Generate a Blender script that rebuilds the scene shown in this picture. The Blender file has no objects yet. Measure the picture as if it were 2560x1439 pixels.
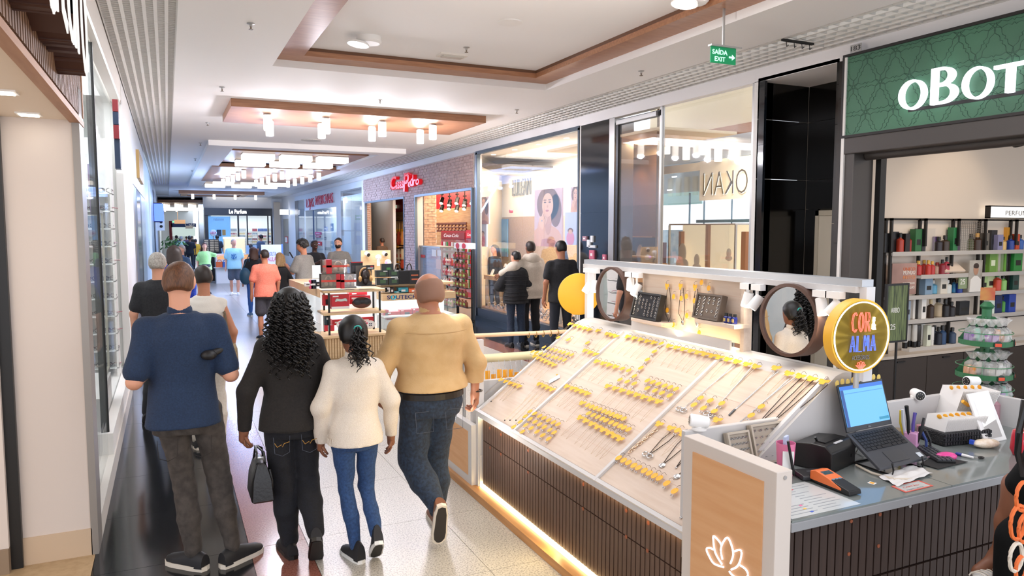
import bpy,bmesh,math,random
import numpy as np
from mathutils import Vector,Matrix
random.seed(7);RNG=np.random.default_rng(7)
PI=math.pi
sc=bpy.context.scene
COL=sc.collection

# ---------------------------------------------------------------- camera, world, lights, exposure
CAMH,FPX=2.05,1840.0
YAW,PITCH=math.radians(25.03),math.radians(4.62)
cam=bpy.data.objects.new('camera',bpy.data.cameras.new('camera'));COL.objects.link(cam)
cam.data.sensor_width=36;cam.data.lens=36*FPX/2560
cam.data.clip_end=300;cam.data.clip_start=0.05
cam.location=(0,0,CAMH);cam.rotation_euler=(PI/2-PITCH,0,-YAW)
sc.camera=cam
sc.view_settings.view_transform='Standard';sc.view_settings.look='None'
sc.view_settings.gamma=1.0;sc.view_settings.use_curve_mapping=False
sc.view_settings.exposure=0.72
w=bpy.data.worlds.new('world');sc.world=w;w.use_nodes=True
w.node_tree.nodes['Background'].inputs[0].default_value=(0.93,0.97,1.06,1)
w.node_tree.nodes['Background'].inputs[1].default_value=1.2

def srgb(h):
 h=h.lstrip('#');v=[int(h[i:i+2],16)/255 for i in(0,2,4)]
 return tuple(x/12.92 if x<=.04045 else((x+.055)/1.055)**2.4 for x in v)+(1,)

def light(kind,loc,power,size=1.0,size_y=None,col='#ffffff',aim=None,angle=60,blend=.6):
 L=bpy.data.lights.new('lamp',kind);L.energy=power;L.color=srgb(col)[:3]
 if kind=='AREA':
  L.shape='RECTANGLE';L.size=size;L.size_y=size_y or size
 else:
  L.shadow_soft_size=size
 if kind=='SPOT':
  L.spot_size=math.radians(angle);L.spot_blend=blend
 o=bpy.data.objects.new('lamp',L);COL.objects.link(o);o.location=loc
 d=Vector(aim)-Vector(loc)if aim else Vector((0,0,-1))
 o.rotation_euler=d.to_track_quat('-Z','Y').to_euler()
 return o
# mall ceiling lighting, one soft source in each ceiling bay
light('AREA',(2.8,-1.0,3.80),50,3.0,3.0,'#f3f6ff')
light('AREA',(2.8,4.5,3.93),55,2.4,4.0,'#f3f6ff')
light('AREA',(2.8,11.7,3.70),60,3.2,1.0,'#eef3ff')
light('AREA',(2.8,22.0,3.66),160,3.0,9.0,'#96baff')
light('AREA',(2.8,38.0,3.66),260,3.0,10.0,'#96baff')
light('AREA',(1.5,60.0,3.50),260,4.0,12.0,'#eef4ff')

for x_ in(1.36,4.44):light('AREA',(x_,24.8,3.78),200,.08,15.5,'#bcd6ff',aim=(x_+(.3 if x_<2 else-.3),24.8,3.98))
for x_,dx in((1.40,.4),(4.27,-.4)):light('AREA',(x_,4.6,3.99),36,.04,7.2,'#fff6ee',aim=(x_+dx,4.6,4.03))  # added fill strips, unseen, to brighten the near bay's inner ceiling
# ---------------------------------------------------------------- calibration: pixel of the photograph -> point on a real plane
_cy,_sy,_cp,_sp=math.cos(YAW),math.sin(YAW),math.cos(PITCH),math.sin(PITCH)
_F=np.array([_sy*_cp,_cy*_cp,-_sp]);_R=np.array([_cy,-_sy,0]);_U=np.cross(_R,_F)
_C=np.array([0,0,CAMH])
def _ray(x,y):return _F*FPX+_R*(x-1280)-_U*(y-719.5)
def PX(x,y,X):d=_ray(x,y);return _C+d*(X/d[0])
def PY(x,y,Y):d=_ray(x,y);return _C+d*(Y/d[1])
def PZ(x,y,Z=0.):d=_ray(x,y);return _C+d*((Z-CAMH)/d[2])

# ---------------------------------------------------------------- materials
MATS={}
def mt(name,col,rough=.5,metal=0.,col2=None,ns=8.,stretch=(1,1,1),bump=0.,bs=40.,emit=None,es=1.,spec=.5,
 detail=3.,lo=.35,hi=.65,coat=0.,sheen=0.,alpha=1.,trans=0.):
 if name in MATS:return MATS[name]
 m=bpy.data.materials.new(name);m.use_nodes=True;MATS[name]=m
 nt=m.node_tree;N,L=nt.nodes,nt.links;b=N['Principled BSDF']
 b.inputs['Base Color'].default_value=srgb(col);b.inputs['Roughness'].default_value=rough
 b.inputs['Metallic'].default_value=metal;b.inputs['Specular IOR Level'].default_value=spec
 b.inputs['Coat Weight'].default_value=coat;b.inputs['Sheen Weight'].default_value=sheen
 b.inputs['Alpha'].default_value=alpha;b.inputs['Transmission Weight'].default_value=trans
 if emit:
  b.inputs['Emission Color'].default_value=srgb(emit);b.inputs['Emission Strength'].default_value=es
  try:m.cycles.emission_sampling='NONE'
  except Exception:pass
 if col2 or bump:
  tc=N.new('ShaderNodeTexCoord');mp=N.new('ShaderNodeMapping');mp.inputs['Scale'].default_value=stretch
  L.new(tc.outputs['Object'],mp.inputs['Vector'])
 if col2:
  nz=N.new('ShaderNodeTexNoise');nz.inputs['Scale'].default_value=ns;nz.inputs['Detail'].default_value=detail
  L.new(mp.outputs[0],nz.inputs['Vector'])
  cr=N.new('ShaderNodeValToRGB');e=cr.color_ramp.elements
  e[0].position,e[1].position=lo,hi;e[0].color,e[1].color=srgb(col),srgb(col2)
  L.new(nz.outputs['Fac'],cr.inputs[0]);L.new(cr.outputs[0],b.inputs['Base Color'])
 if bump:
  nb=N.new('ShaderNodeTexNoise');nb.inputs['Scale'].default_value=bs;nb.inputs['Detail'].default_value=2
  L.new(mp.outputs[0],nb.inputs['Vector'])
  bp=N.new('ShaderNodeBump');bp.inputs['Strength'].default_value=bump;bp.inputs['Distance'].default_value=.01
  L.new(nb.outputs['Fac'],bp.inputs['Height']);L.new(bp.outputs[0],b.inputs['Normal'])
 return m
def glow(name,col,s,base='#777777'):
 return mt(name,base,.4,emit=col,es=s)
def glass(name='glass',tint='#f4faf8',refl=.04,alpha=.04,tcol='#ffffff'):
 """thin pane: mostly see-through, with a mirror-like reflection and a faint film"""
 if name in MATS:return MATS[name]
 m=bpy.data.materials.new(name);m.use_nodes=True;MATS[name]=m
 nt=m.node_tree;N,L=nt.nodes,nt.links;N.clear()
 out=N.new('ShaderNodeOutputMaterial');tr=N.new('ShaderNodeBsdfTransparent');tr.inputs[0].default_value=srgb(tcol)
 gl=N.new('ShaderNodeBsdfGlossy');gl.inputs['Roughness'].default_value=.02
 df=N.new('ShaderNodeBsdfDiffuse');df.inputs[0].default_value=srgb(tint)
 a=N.new('ShaderNodeMixShader');b=N.new('ShaderNodeMixShader')
 lw=N.new('ShaderNodeLayerWeight');lw.inputs[0].default_value=.25
 mu=N.new('ShaderNodeMath');mu.operation='MULTIPLY_ADD';mu.inputs[1].default_value=.22;mu.inputs[2].default_value=refl
 L.new(lw.outputs['Fresnel'],mu.inputs[0]);L.new(mu.outputs[0],b.inputs[0])
 a.inputs[0].default_value=alpha
 L.new(tr.outputs[0],a.inputs[1]);L.new(df.outputs[0],a.inputs[2])
 L.new(a.outputs[0],b.inputs[1]);L.new(gl.outputs[0],b.inputs[2]);L.new(b.outputs[0],out.inputs[0])
 return m
def wood(name,c1,c2,rough=.45,axis=0,sc_=3.):
 st=[14.,14.,14.];st[axis]=1.2
 return mt(name,c1,rough,col2=c2,ns=sc_,stretch=st,detail=4,lo=.3,hi=.7)

# ---------------------------------------------------------------- mesh builder
class MB:
 def __init__(s):s.v,s.f=[],[]
 def add(s,v,f):
  n=len(s.v);s.v+=[tuple(map(float,p))for p in v];s.f+=[tuple(i+n for i in q)for q in f];return s
 def box(s,x0,x1,y0,y1,z0,z1):
  v=[(x,y,z)for z in(z0,z1)for y in(y0,y1)for x in(x0,x1)]
  return s.add(v,[(0,2,3,1),(4,5,7,6),(0,1,5,4),(2,6,7,3),(0,4,6,2),(1,3,7,5)])
 def cb(s,c,d,rz=0.,ax=None,rot=None):
  h=[k/2 for k in d];R=rot or Matrix.Rotation(rz,3,'Z');c=Vector(c)
  v=[c+R@Vector((x,y,z))for z in(-h[2],h[2])for y in(-h[1],h[1])for x in(-h[0],h[0])]
  return s.add(v,[(0,2,3,1),(4,5,7,6),(0,1,5,4),(2,6,7,3),(0,4,6,2),(1,3,7,5)])
 def quad(s,*p):return s.add(p,[tuple(range(len(p)))])
 def cyl(s,a,b,r0,r1=None,n=12,cap=True):
  a,b=Vector(a),Vector(b);r1=r0 if r1 is None else r1
  q=(b-a).to_track_quat('Z','Y').to_matrix();v=[]
  for p,r in((a,r0),(b,r1)):
   v+=[p+q@Vector((r*math.cos(2*PI*i/n),r*math.sin(2*PI*i/n),0))for i in range(n)]
  f=[(i,(i+1)%n,n+(i+1)%n,n+i)for i in range(n)]
  if cap:f+=[tuple(range(n))[::-1],tuple(range(n,2*n))]
  return s.add(v,f)
 def lathe(s,prof,n=20,o=(0,0,0),R=None,sx=1.,sy=1.):
  o=Vector(o);v=[];k=len(prof)
  for r,z in prof:
   for i in range(n):
    p=Vector((r*sx*math.cos(2*PI*i/n),r*sy*math.sin(2*PI*i/n),z))
    v.append(o+(R@p if R else p))
  f=[(j*n+i,j*n+(i+1)%n,(j+1)*n+(i+1)%n,(j+1)*n+i)for j in range(k-1)for i in range(n)]
  f+=[tuple(range(n))[::-1],tuple(range((k-1)*n,k*n))]
  return s.add(v,f)
 def ell(s,c,r,n=14,m=8,R=None):
  if not hasattr(r,'__len__'):r=(r,r,r)
  prof=[(max(1e-4,math.sin(PI*j/m)),-math.cos(PI*j/m))for j in range(m+1)]
  c=Vector(c);v=[]
  for a,z in prof:
   for i in range(n):
    p=Vector((a*math.cos(2*PI*i/n)*r[0],a*math.sin(2*PI*i/n)*r[1],z*r[2]))
    v.append(c+(R@p if R else p))
  return s.add(v,[(j*n+i,j*n+(i+1)%n,(j+1)*n+(i+1)%n,(j+1)*n+i)for j in range(m)for i in range(n)])
 def tube(s,pts,r,n=6,closed=False):
  P=[Vector(p)for p in pts];k=len(P);v=[];f=[];up=Vector((0.13,0.21,1)).normalized()
  rr=r if hasattr(r,'__len__')else[r]*k
  for i in range(k):
   t=(P[(i+1)%k]-P[i-1])if closed else(P[min(i+1,k-1)]-P[max(i-1,0)])
   if t.length<1e-9:t=Vector((0,0,1))
   t.normalize();a=t.cross(up)
   if a.length<.05:a=t.cross(Vector((1,0,0)))
   a.normalize();b=t.cross(a)
   v+=[P[i]+(a*math.cos(2*PI*j/n)+b*math.sin(2*PI*j/n))*rr[i]for j in range(n)]
  for i in range(k if closed else k-1):
   for j in range(n):
    f.append((i*n+j,i*n+(j+1)%n,((i+1)%k)*n+(j+1)%n,((i+1)%k)*n+j))
  if not closed:f+=[tuple(range(n))[::-1],tuple(range((k-1)*n,k*n))]
  return s.add(v,f)
 def prism(s,poly,o,u,w,t):
  """2D outline in the plane (u, w) at o, extruded along u x w by t"""
  o,u,w=Vector(o),Vector(u),Vector(w);nn=u.cross(w).normalized()*t;k=len(poly)
  v=[o+u*a+w*b for a,b in poly]+[o+u*a+w*b+nn for a,b in poly]
  f=[tuple(range(k))[::-1],tuple(range(k,2*k))]+[(i,(i+1)%k,k+(i+1)%k,k+i)for i in range(k)]
  return s.add(v,f)
 def ring(s,po,pi_,o,u,w,t):
  """flat ring between two outlines with the same count of points, extruded"""
  o,u,w=Vector(o),Vector(u),Vector(w);nn=u.cross(w).normalized()*t;k=len(po)
  v=[]
  for off in(Vector(),nn):
   for P in(po,pi_):v+=[o+u*a+w*b+off for a,b in P]
  f=[]
  for i in range(k):
   j=(i+1)%k
   f+=[(j,i,k+i,k+j),(2*k+i,2*k+j,3*k+j,3*k+i),(i,j,2*k+j,2*k+i),(k+j,k+i,3*k+i,3*k+j)]
  return s.add(v,f)
 def tr(s,M):
  s.v=[tuple(M@Vector(p))for p in s.v];return s
 def mesh(s,name,mat=None,smooth=False,ang=.7):
  me=bpy.data.meshes.new(name);me.from_pydata(s.v,[],s.f);me.update()
  if mat:me.materials.append(mat)
  if smooth:me.shade_smooth();me.set_sharp_from_angle(angle=ang)
  return me
 def build(s,name,mat,parent=None,smooth=False,bev=0.,ang=.7,local=False):
  return link(name,s.mesh(name,mat,smooth,ang),parent,bev,local)
def link(name,me,parent=None,bev=0.,local=False):
 o=bpy.data.objects.new(name,me);COL.objects.link(o)
 if parent:
  o.parent=parent;_kids.setdefault(parent,[]).append(o)
  if not local and parent.parent is None:o.matrix_parent_inverse=parent.matrix_basis.inverted()
 if bev:
  b=o.modifiers.new('edge','BEVEL');b.width=bev;b.segments=2;b.limit_method='ANGLE'
 return o
def tag(o,label=None,cat=None,group=None,kind=None):
 if label:o['label']=label
 if cat:o['category']=cat
 if group:o['group']=group
 if kind:o['kind']=kind
 return o
def T(name,label,cat,loc=(0,0,0),rz=0.,group=None):
 o=bpy.data.objects.new(name,None);COL.objects.link(o);o.empty_display_size=.1
 o.location=loc;o.rotation_euler=(0,0,rz)
 return tag(o,label,cat,group)
def S(name,mb,mat,parent=None,**k):
 o=mb.build(name,mat,parent,**k)
 if not parent:o['kind']='structure'
 return o
def dup(root,loc,rz=None,label=None,group=None,scale=None):
 def cp(o,par):
  c=o.copy();COL.objects.link(c);c.parent=par
  if par:_kids.setdefault(par,[]).append(c)
  for ch in KIDS(o):cp(ch,c)
  return c
 r=cp(root,None);r.location=loc
 if rz is not None:r.rotation_euler=(0,0,rz)
 if label:r['label']=label
 if group:r['group']=group
 if scale:r.scale=scale if hasattr(scale,'__len__')else(scale,)*3
 return r
_kids={}
def KIDS(o):return list(_kids.get(o,()))
def textmesh(txt,size=1.,ext=.01,off=0.,sx=1.,shear=0.,align='LEFT',res=3):
 """flat text mesh in the XZ plane (readable from -Y), lower left at the origin"""
 cu=bpy.data.curves.new('t','FONT');cu.body=txt;cu.size=size;cu.extrude=ext;cu.offset=off
 cu.shear=shear;cu.align_x=align;cu.resolution_u=res
 ob=bpy.data.objects.new('t',cu)
 me=bpy.data.meshes.new_from_object(ob);bpy.data.objects.remove(ob);bpy.data.curves.remove(cu)
 me.transform(Matrix(((sx,0,0,0),(0,0,-1,0),(0,1,0,0),(0,0,0,1))))
 return me
def put_text(name,txt,mat,parent,o,u,w,height,width=None,ext=.01,off=0.,shear=0.,center=False,mirror=False):
 """text set at o, running along u, upright along w, scaled to height of capitals and to width"""
 me=textmesh(txt,1.,0.5,off,1.,shear)
 xs=np.array([v.co[:]for v in me.vertices])if len(me.vertices)else np.zeros((1,3))
 x0,x1=xs[:,0].min(),xs[:,0].max();z0=0.;hcap=.7
 sx=(width/(x1-x0))if width else height/hcap
 sz=height/hcap;u,w=Vector(u).normalized(),Vector(w).normalized();nn=u.cross(w)
 M=Matrix(((*(u*sx),0),(*(nn*-ext),0),(*(w*sz),0),(0,0,0,1))).transposed()
 M=Matrix.Translation(Vector(o)-(u*sx*x0)-(u*(x1-x0)*sx/2 if center else Vector()))@M
 me.transform(M);me.materials.append(mat)
 return link(name,me,parent)
# ---------------------------------------------------------------- the setting: floor, ceiling, walls
WHITE=mt('white_paint','#e9e2d9',.6);CEIL=mt('ceiling_paint','#f6f4f2',.7)
CREAM=mt('cream_paint','#dacdc3',.6);OFFW=mt('off_white','#f1efec',.45)
GRAN_D=mt('dark_granite','#17181a',.12,col2='#2a2b2d',ns=160,lo=.45,hi=.7,spec=.45)
GRAN_R=mt('red_granite','#744539',.18,col2='#946357',ns=90,lo=.35,hi=.7,spec=.6)
GRAN_B=mt('beige_granite','#86817a',.28,col2='#bcb7ae',ns=95,detail=8,lo=.36,hi=.54,spec=.4)
GROUT=mt('grout','#5d564b',.8);TAN=mt('tan_stone','#a98f6c',.35,col2='#b89e7b',ns=20)
BLACKG=mt('black_granite','#0c0a09',.12,col2='#1b1613',ns=180,lo=.5,hi=.75,spec=.6)
BLUEG=mt('blue_black_granite','#15191f',.08,col2='#232a33',ns=150,lo=.5,hi=.75,spec=.8)
STEEL=mt('steel','#b9b7b4',.35,.7);DARKM=mt('dark_metal','#2b2725',.45,.3);BLACK=mt('black_plastic','#141313',.4)
WOODC=wood('ceiling_wood','#9c6a4c','#b5825f',.35,0);WOODL=wood('light_wood','#d9b184','#e6c49a',.5,0)
PLENUM=mt('plenum_grey','#6a655e',.9);GRILLE=mt('grille_white','#d9d6d0',.5)
GLASS=glass()

fl=S('floor',MB().box(-8,14,-4,110,-.12,-.022),GROUT)
def tile(x0,x1,y0,y1,m,name='tile'):
 return MB().box(x0+.0015,x1-.0015,y0+.0015,y1-.0015,-.03,0).build(name,m,fl)
_te={}
def tiles(xs,ys,m):
 for x0,x1 in xs:
  key=(round(x1-x0,3),m.name)
  for y0,y1 in zip(ys[:-1],ys[1:]):
   k2=key+(round(y1-y0,3),)
   if k2 not in _te:_te[k2]=MB().box(.0015,x1-x0-.0015,.0015,y1-y0-.0015,-.03,0).mesh('tile',m)
   o=link('tile',_te[k2],fl);o.location=(x0,y0,0)
P_=.93
ys=[4.86+P_*k for k in range(-4,26)]
tiles([(-.48,.41)],ys,GRAN_D);tiles([(.41,.76)],[ys[0]+1.86*k for k in range(15)],GRAN_R)
tiles([(.76+P_*k,.76+P_*(k+1))for k in range(4)]+[(4.48,4.97)],ys,GRAN_B)
tiles([(4.97,5.33)],[ys[0]+1.86*k for k in range(15)],GRAN_R);tiles([(5.33,6.2)],ys,GRAN_D)
for x0,x1,m in((-.48,.41,GRAN_D),(.41,.76,GRAN_R),(.76,4.97,GRAN_B),(4.97,5.33,GRAN_R),(5.33,6.2,GRAN_D)):
 tile(x0,x1,ys[-1],100,m,'far_floor_strip');tile(x0,x1,-4,ys[0],m,'near_floor_strip')
tile(-7,-.48,-4,5.2,TAN,'shop_floor');tile(-7,-.48,5.2,100,mt('shop_floor_pale','#cfc9c2',.25),'shop_floor')
tile(6.2,13,-4,6.4,mt('shop_floor_brown','#5c544d',.3),'shop_floor');tile(6.2,13,6.4,100,mt('shop_floor_tan','#b9a68e',.25),'shop_floor')

# ceiling with two recessed bays
ZC=3.85
c=MB()
for x0,x1,y0,y1 in((.14,1.12,-2,16.5),(4.55,5.35,-2,16.5),(1.12,4.55,-2,.6),(1.12,4.55,8.7,16.5),(.14,.9,16.5,33.),(4.9,5.35,16.5,33.),
     (.14,5.35,33.,45.2),(-.6,2.1,45.2,100)):
 c.box(x0,x1,y0,y1,ZC,ZC+.16)
ceil=S('ceiling',c,CEIL)
S('plenum',MB().box(-.6,.3,-4,100,4.3,4.34).box(5.1,6.6,-4,46,4.3,4.34),PLENUM,ceil)
S('bay_inner_ceiling',MB().box(.9,4.8,.4,8.95,4.02,4.1),CEIL,ceil)
def frame(mb,x0,x1,y0,y1,t,z0,z1):
 return mb.box(x0,x0+t,y0,y1,z0,z1).box(x1-t,x1,y0,y1,z0,z1).box(x0+t,x1-t,y0,y0+t,z0,z1).box(x0+t,x1-t,y1-t,y1,z0,z1)
S('bay_wood_border',frame(MB(),1.12,4.55,.6,8.7,.30,3.93,3.985),WOODC,ceil)
S('bay_shadow_gap',frame(MB(),1.30,4.37,.78,8.52,.12,3.986,4.02),mt('gap_brown','#6d4a34',.7),ceil)
S('bay_ring',frame(MB(),.82,4.98,16.35,33.2,.5,3.74,3.849),CEIL,ceil)
S('bay_inner_ceiling',MB().box(.8,5.,16.3,33.3,3.98,4.04),mt('bay_blue_white','#eef1f4',.6),ceil)

def lantern(R,cyl,par,x,y,z,mat):pass
LANT=glow('lantern_glass','#fff1dc',1.8);BOXL=glow('light_box','#fff6ea',1.25)
def lant_proto():
 t=T('ceiling_lantern','x','lamp')
 MB().lathe([(.035,0),(.06,-.004),(.06,-.02),(.02,-.024)],16).build('mount',STEEL,t,True)
 MB().lathe([(.058,-.024),(.062,-.03),(.062,-.235),(.055,-.245)],18).build('glass_shade',LANT,t,True)
 return t
LP0=lant_proto();LP0.location=(0,-3,2)
used_l=[False]
def put_lantern(x,y,z,label,group):
 if z>3.6 and y<40 and 'pane' not in label:light('POINT',(x,y,z-.27),32 if y<14 else 17,.05,col='#f6f4ff' if y<14 else '#b4ceff')
 if not used_l[0]:
  used_l[0]=True;LP0.location=(x,y,z);LP0['label']=label;LP0['group']=group;return LP0
 return dup(LP0,(x,y,z),None,label,group)
def slab(x0,x1,y0,y1,z0,z1,label):
 return tag(MB().box(x0,x1,y0,y1,z0,z1).build('ceiling_slab',WOODC,bev=.004),label,'ceiling panel')
slab(.86,4.7,11.05,12.75,3.74,3.85,'brown wooden ceiling slab nearest the camera with four pairs of lanterns')
for k,(px,py)in enumerate([(677,285),(683,300),(827,295),(812,312),(964,308),(944,318),(1095,315),(1069,325)]):
 p=PZ(px,py-10,3.74)
 put_lantern(p[0],11.55 if k%2==0 else 12.2,3.74,'white lantern in the %s row under the nearest slab'%('front' if k%2==0 else 'back'),
    'front row of lanterns, nearest slab' if k%2==0 else 'back row of lanterns, nearest slab')
def lightbox(x,y,z,w_,d,label,group):
 t=T('light_box',label,'lamp',(x,y,z),0,group)
 MB().box(x-w_/2,x+w_/2,y-d/2,y+d/2,z-.02,z).build('lid',STEEL,t)
 MB().box(x-w_/2,x+w_/2,y-d/2,y+d/2,z-.15,z-.02).build('diffuser',BOXL,t,bev=.006)
slab(1.15,4.6,17.8,21.0,3.80,3.90,'brown ceiling slab with six light boxes at the near end of the long bay')
slab(1.15,4.6,21.6,28.4,3.72,3.82,'long brown ceiling slab with lantern chains in the middle of the bay')
slab(1.15,4.6,29.0,32.0,3.80,3.90,'brown ceiling slab with six light boxes at the far end of the bay')
for yy,zz,where in((18.4,3.80,'near'),(20.2,3.80,'near'),(29.5,3.80,'far'),(31.2,3.80,'far')):
 for k in range(3):
  lightbox(PY((645,739,830)[k]if yy<19 else(625,711,794)[k],390,yy)[0]if yy<25 else 1.95+k*.98-.2*(yy>30),yy,zz,.72,.42,'white light box on the %s slab of the long bay'%where,where+' light boxes')
for k in range(3):
 for j in range(5):
  put_lantern(1.75+k*1.05+j*.07,26.6-j*1.05,3.72,'white lantern in the %s chain under the long slab'%('left','middle','right')[k],('left','middle','right')[k]+' lantern chain')
slab(.55,4.4,38.2,39.0,3.70,3.85,'narrow brown ceiling slab with four lanterns past the long bay')
for k in range(4):put_lantern(1.15+k*.95,38.4,3.70,'white lantern on the narrow slab past the long bay','lanterns on the narrow slab')
tag(frame(MB(),.7,3.9,40.2,43.6,.3,3.78,3.85).build('ceiling_border',WOODC),'brown wooden border of the square ceiling bay before the dark perfume shop','ceiling panel')
pr=[]
for k in range(14):pr.append((-1.2+3.3*k/13,47.6-.9*math.sin(PI*k/26)))
m_=MB();m_.prism([(a,b)for a,b in pr]+[(2.1,53.5),(-1.2,53.5)],(0,0,3.55),(1,0,0),(0,1,0),.15)
tag(m_.build('ceiling_slab',WOODC),'curved brown ceiling slab with lantern clusters far down the corridor','ceiling panel')
for a in range(3):
 for b in range(4):put_lantern(-.25+a*.75+.13*(b%4),48.6+b*.7,3.55,'tiny lantern in the clusters under the curved far slab','far lantern clusters')
slab(-.4,1.2,58,59,3.5,3.6,'far brown ceiling slab beyond the curved one')
for k in range(2):put_lantern(-.1+k*.75,58.2,3.5,'farthest white lantern of the corridor ceiling','farthest lanterns')

# egg-crate grilles along both sides
def grille(x0,x1,y0,n,pitch,cell,lab,zz,rails):
 key=None;me_b=me_r=None
 for k in range(n):
  t=T('ceiling_grille',lab,'grille',(x0,y0+k*pitch,zz),0,lab)
  if me_b is None:
   b=MB();q=int(pitch/cell)
   for i in range(q):b.box(.004,x1-x0-.004,i*pitch/q+.012,i*pitch/q+.024,0,.034)
   b.box(0,x1-x0,0,.012,-.004,.05).box(0,.012,0,pitch,-.004,.05).box(x1-x0-.012,x1-x0,0,pitch,-.004,.05)
   me_b=b.mesh('blades',GRILLE)
   me_r=MB().box(-.014,.014,.01,pitch,-.006,.06).mesh('rail',mt('rail_white','#efece6',.5))
  o=link('blades',me_b,t,local=True);o['kind']='stuff'
  for j in range(rails):
   o=link('rail',me_r,t,local=True);o.location=((j+1)*(x1-x0)/(rails+1),0,0)
grille(-.45,.14,3.6,24,1.25,.062,'egg crate grille panel of the left ceiling strip',ZC+.02,6)
grille(5.35,6.2,1.8,21,1.25,.125,'egg crate grille panel of the right ceiling strip',ZC+.03,6)
tag(MB().box(-.45,.14,33.6,100,ZC+.02,ZC+.05).build('ceiling_grille',GRILLE),'far stretch of the left ceiling grille','grille')
tag(MB().box(5.35,6.2,28.05,46,ZC+.03,ZC+.06).build('ceiling_grille',GRILLE),'far stretch of the right ceiling grille','grille')

# ---- right wall: fascia, piers
XR=6.2
S('trim_1',MB().box(XR,XR+.12,1,45.8,3.725,4.3),mt('fascia_white','#e8e4e2',.55))
def pier(n,y0,y1,z0,z1,m,d=.35,x0=XR):return S('trim_%d'%n,MB().box(x0,x0+d,y0,y1,z0,z1),m)
pier(2,5.30,5.335,0,3.73,mt('pilaster_white','#e3dfda',.4),.4,6.105);pier(3,6.57,6.66,0,3.73,mt('pilaster_white','#e3dfda',.4),.2)
pier(4,9.6,9.75,0,3.73,STEEL);pier(5,10.6,10.66,0,3.73,mt('pilaster_white','#e3dfda',.4),.2)
pier(6,15.12,15.28,0,3.73,STEEL,.12);pier(7,25.35,25.7,0,3.73,OFFW,.2)
pier(8,40.6,45.8,0,3.73,mt('far_pier','#e6e4e0',.4),.3);pier(9,39.6,40.6,0,3.5,mt('far_pier_dark','#4a5560',.3),.3)
# black granite recess with white service door
rec=S('wall_right',MB().box(7.0,7.05,5.49,6.75,0,3.75),GROUT)
def panel(x0,x1,y0,y1,z0,z1,m=BLACKG):MB().box(x0,x1,y0,y1,z0,z1).build('stone_panel',m,rec)
for z0,z1 in((0,1.25),(1.254,2.62),(2.624,3.3),(3.304,3.73)):
 panel(XR+.0,6.96,6.57,6.60,z0,z1)
for y0,y1,z0,z1 in((5.47,6.06,2.28,2.62),(5.47,6.565,2.624,3.3),(5.47,6.565,3.304,3.73),(6.38,6.565,0,2.276)):
 panel(6.96,7.0,y0,y1,z0,z1)
panel(6.96,7.0,6.064,6.565,2.28,2.62)
for z0,z1 in((0,1.0),(1.004,2.1),(2.104,3.1),(3.104,3.5),(3.504,3.73)):panel(XR,6.9,5.463,5.50,z0,z1)
for z0,z1 in((0,1.9),(1.904,3.35),(3.354,3.72)):panel(XR-.01,XR+.3,5.337,5.462,z0,z1,mt('polished_black','#1a1715',.15,col2='#282421',ns=120,spec=.6))
for z0,z1 in((0,3.0),(3.004,3.72)):panel(XR-.015,XR+.02,6.48,6.565,z0,z1,BLUEG)
S('recess_ceiling',MB().box(XR,7,5.47,6.6,3.72,3.76),CEIL,rec)
d=S('door_1',MB().box(6.93,6.97,5.5,6.36,0,2.2),mt('door_cream','#cfc6b4',.5),bev=.005)
S('door_frame',MB().box(6.92,6.98,6.33,6.38,0,2.26).box(6.92,6.98,5.48,6.38,2.2,2.26),mt('door_frame_cream','#bdb3a0',.5),d)
S('door_handle',MB().box(6.88,6.93,5.6,5.63,1.0,1.14),STEEL,d)
# blue-black granite pier between window and brown shop
bg=S('wall_right_pier',MB().box(XR+.02,XR+.3,9.75,10.6,0,3.73),BLUEG);bg.name='wall_right'
for z0,z1 in((0,.9),(.903,2.3),(2.303,3.72)):MB().box(XR,XR+.02,9.752,10.598,z0,z1).build('stone_panel',BLUEG,bg)

def room(n,x0,x1,y0,y1,z1,wm,cm=None,back=None):
 b=S('wall_back',MB().box(x1,x1+.1,y0,y1,0,z1),back or wm)
 S('wall_side',MB().box(x0+.02,x1,y1,y1+.04,0,z1).box(x0+.02,x1,y0-.04,y0,0,z1),wm)
 S('ceiling_shop',MB().box(x0+.02,x1,y0,y1,z1,z1+.05),cm or OFFW)
 return b
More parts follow.
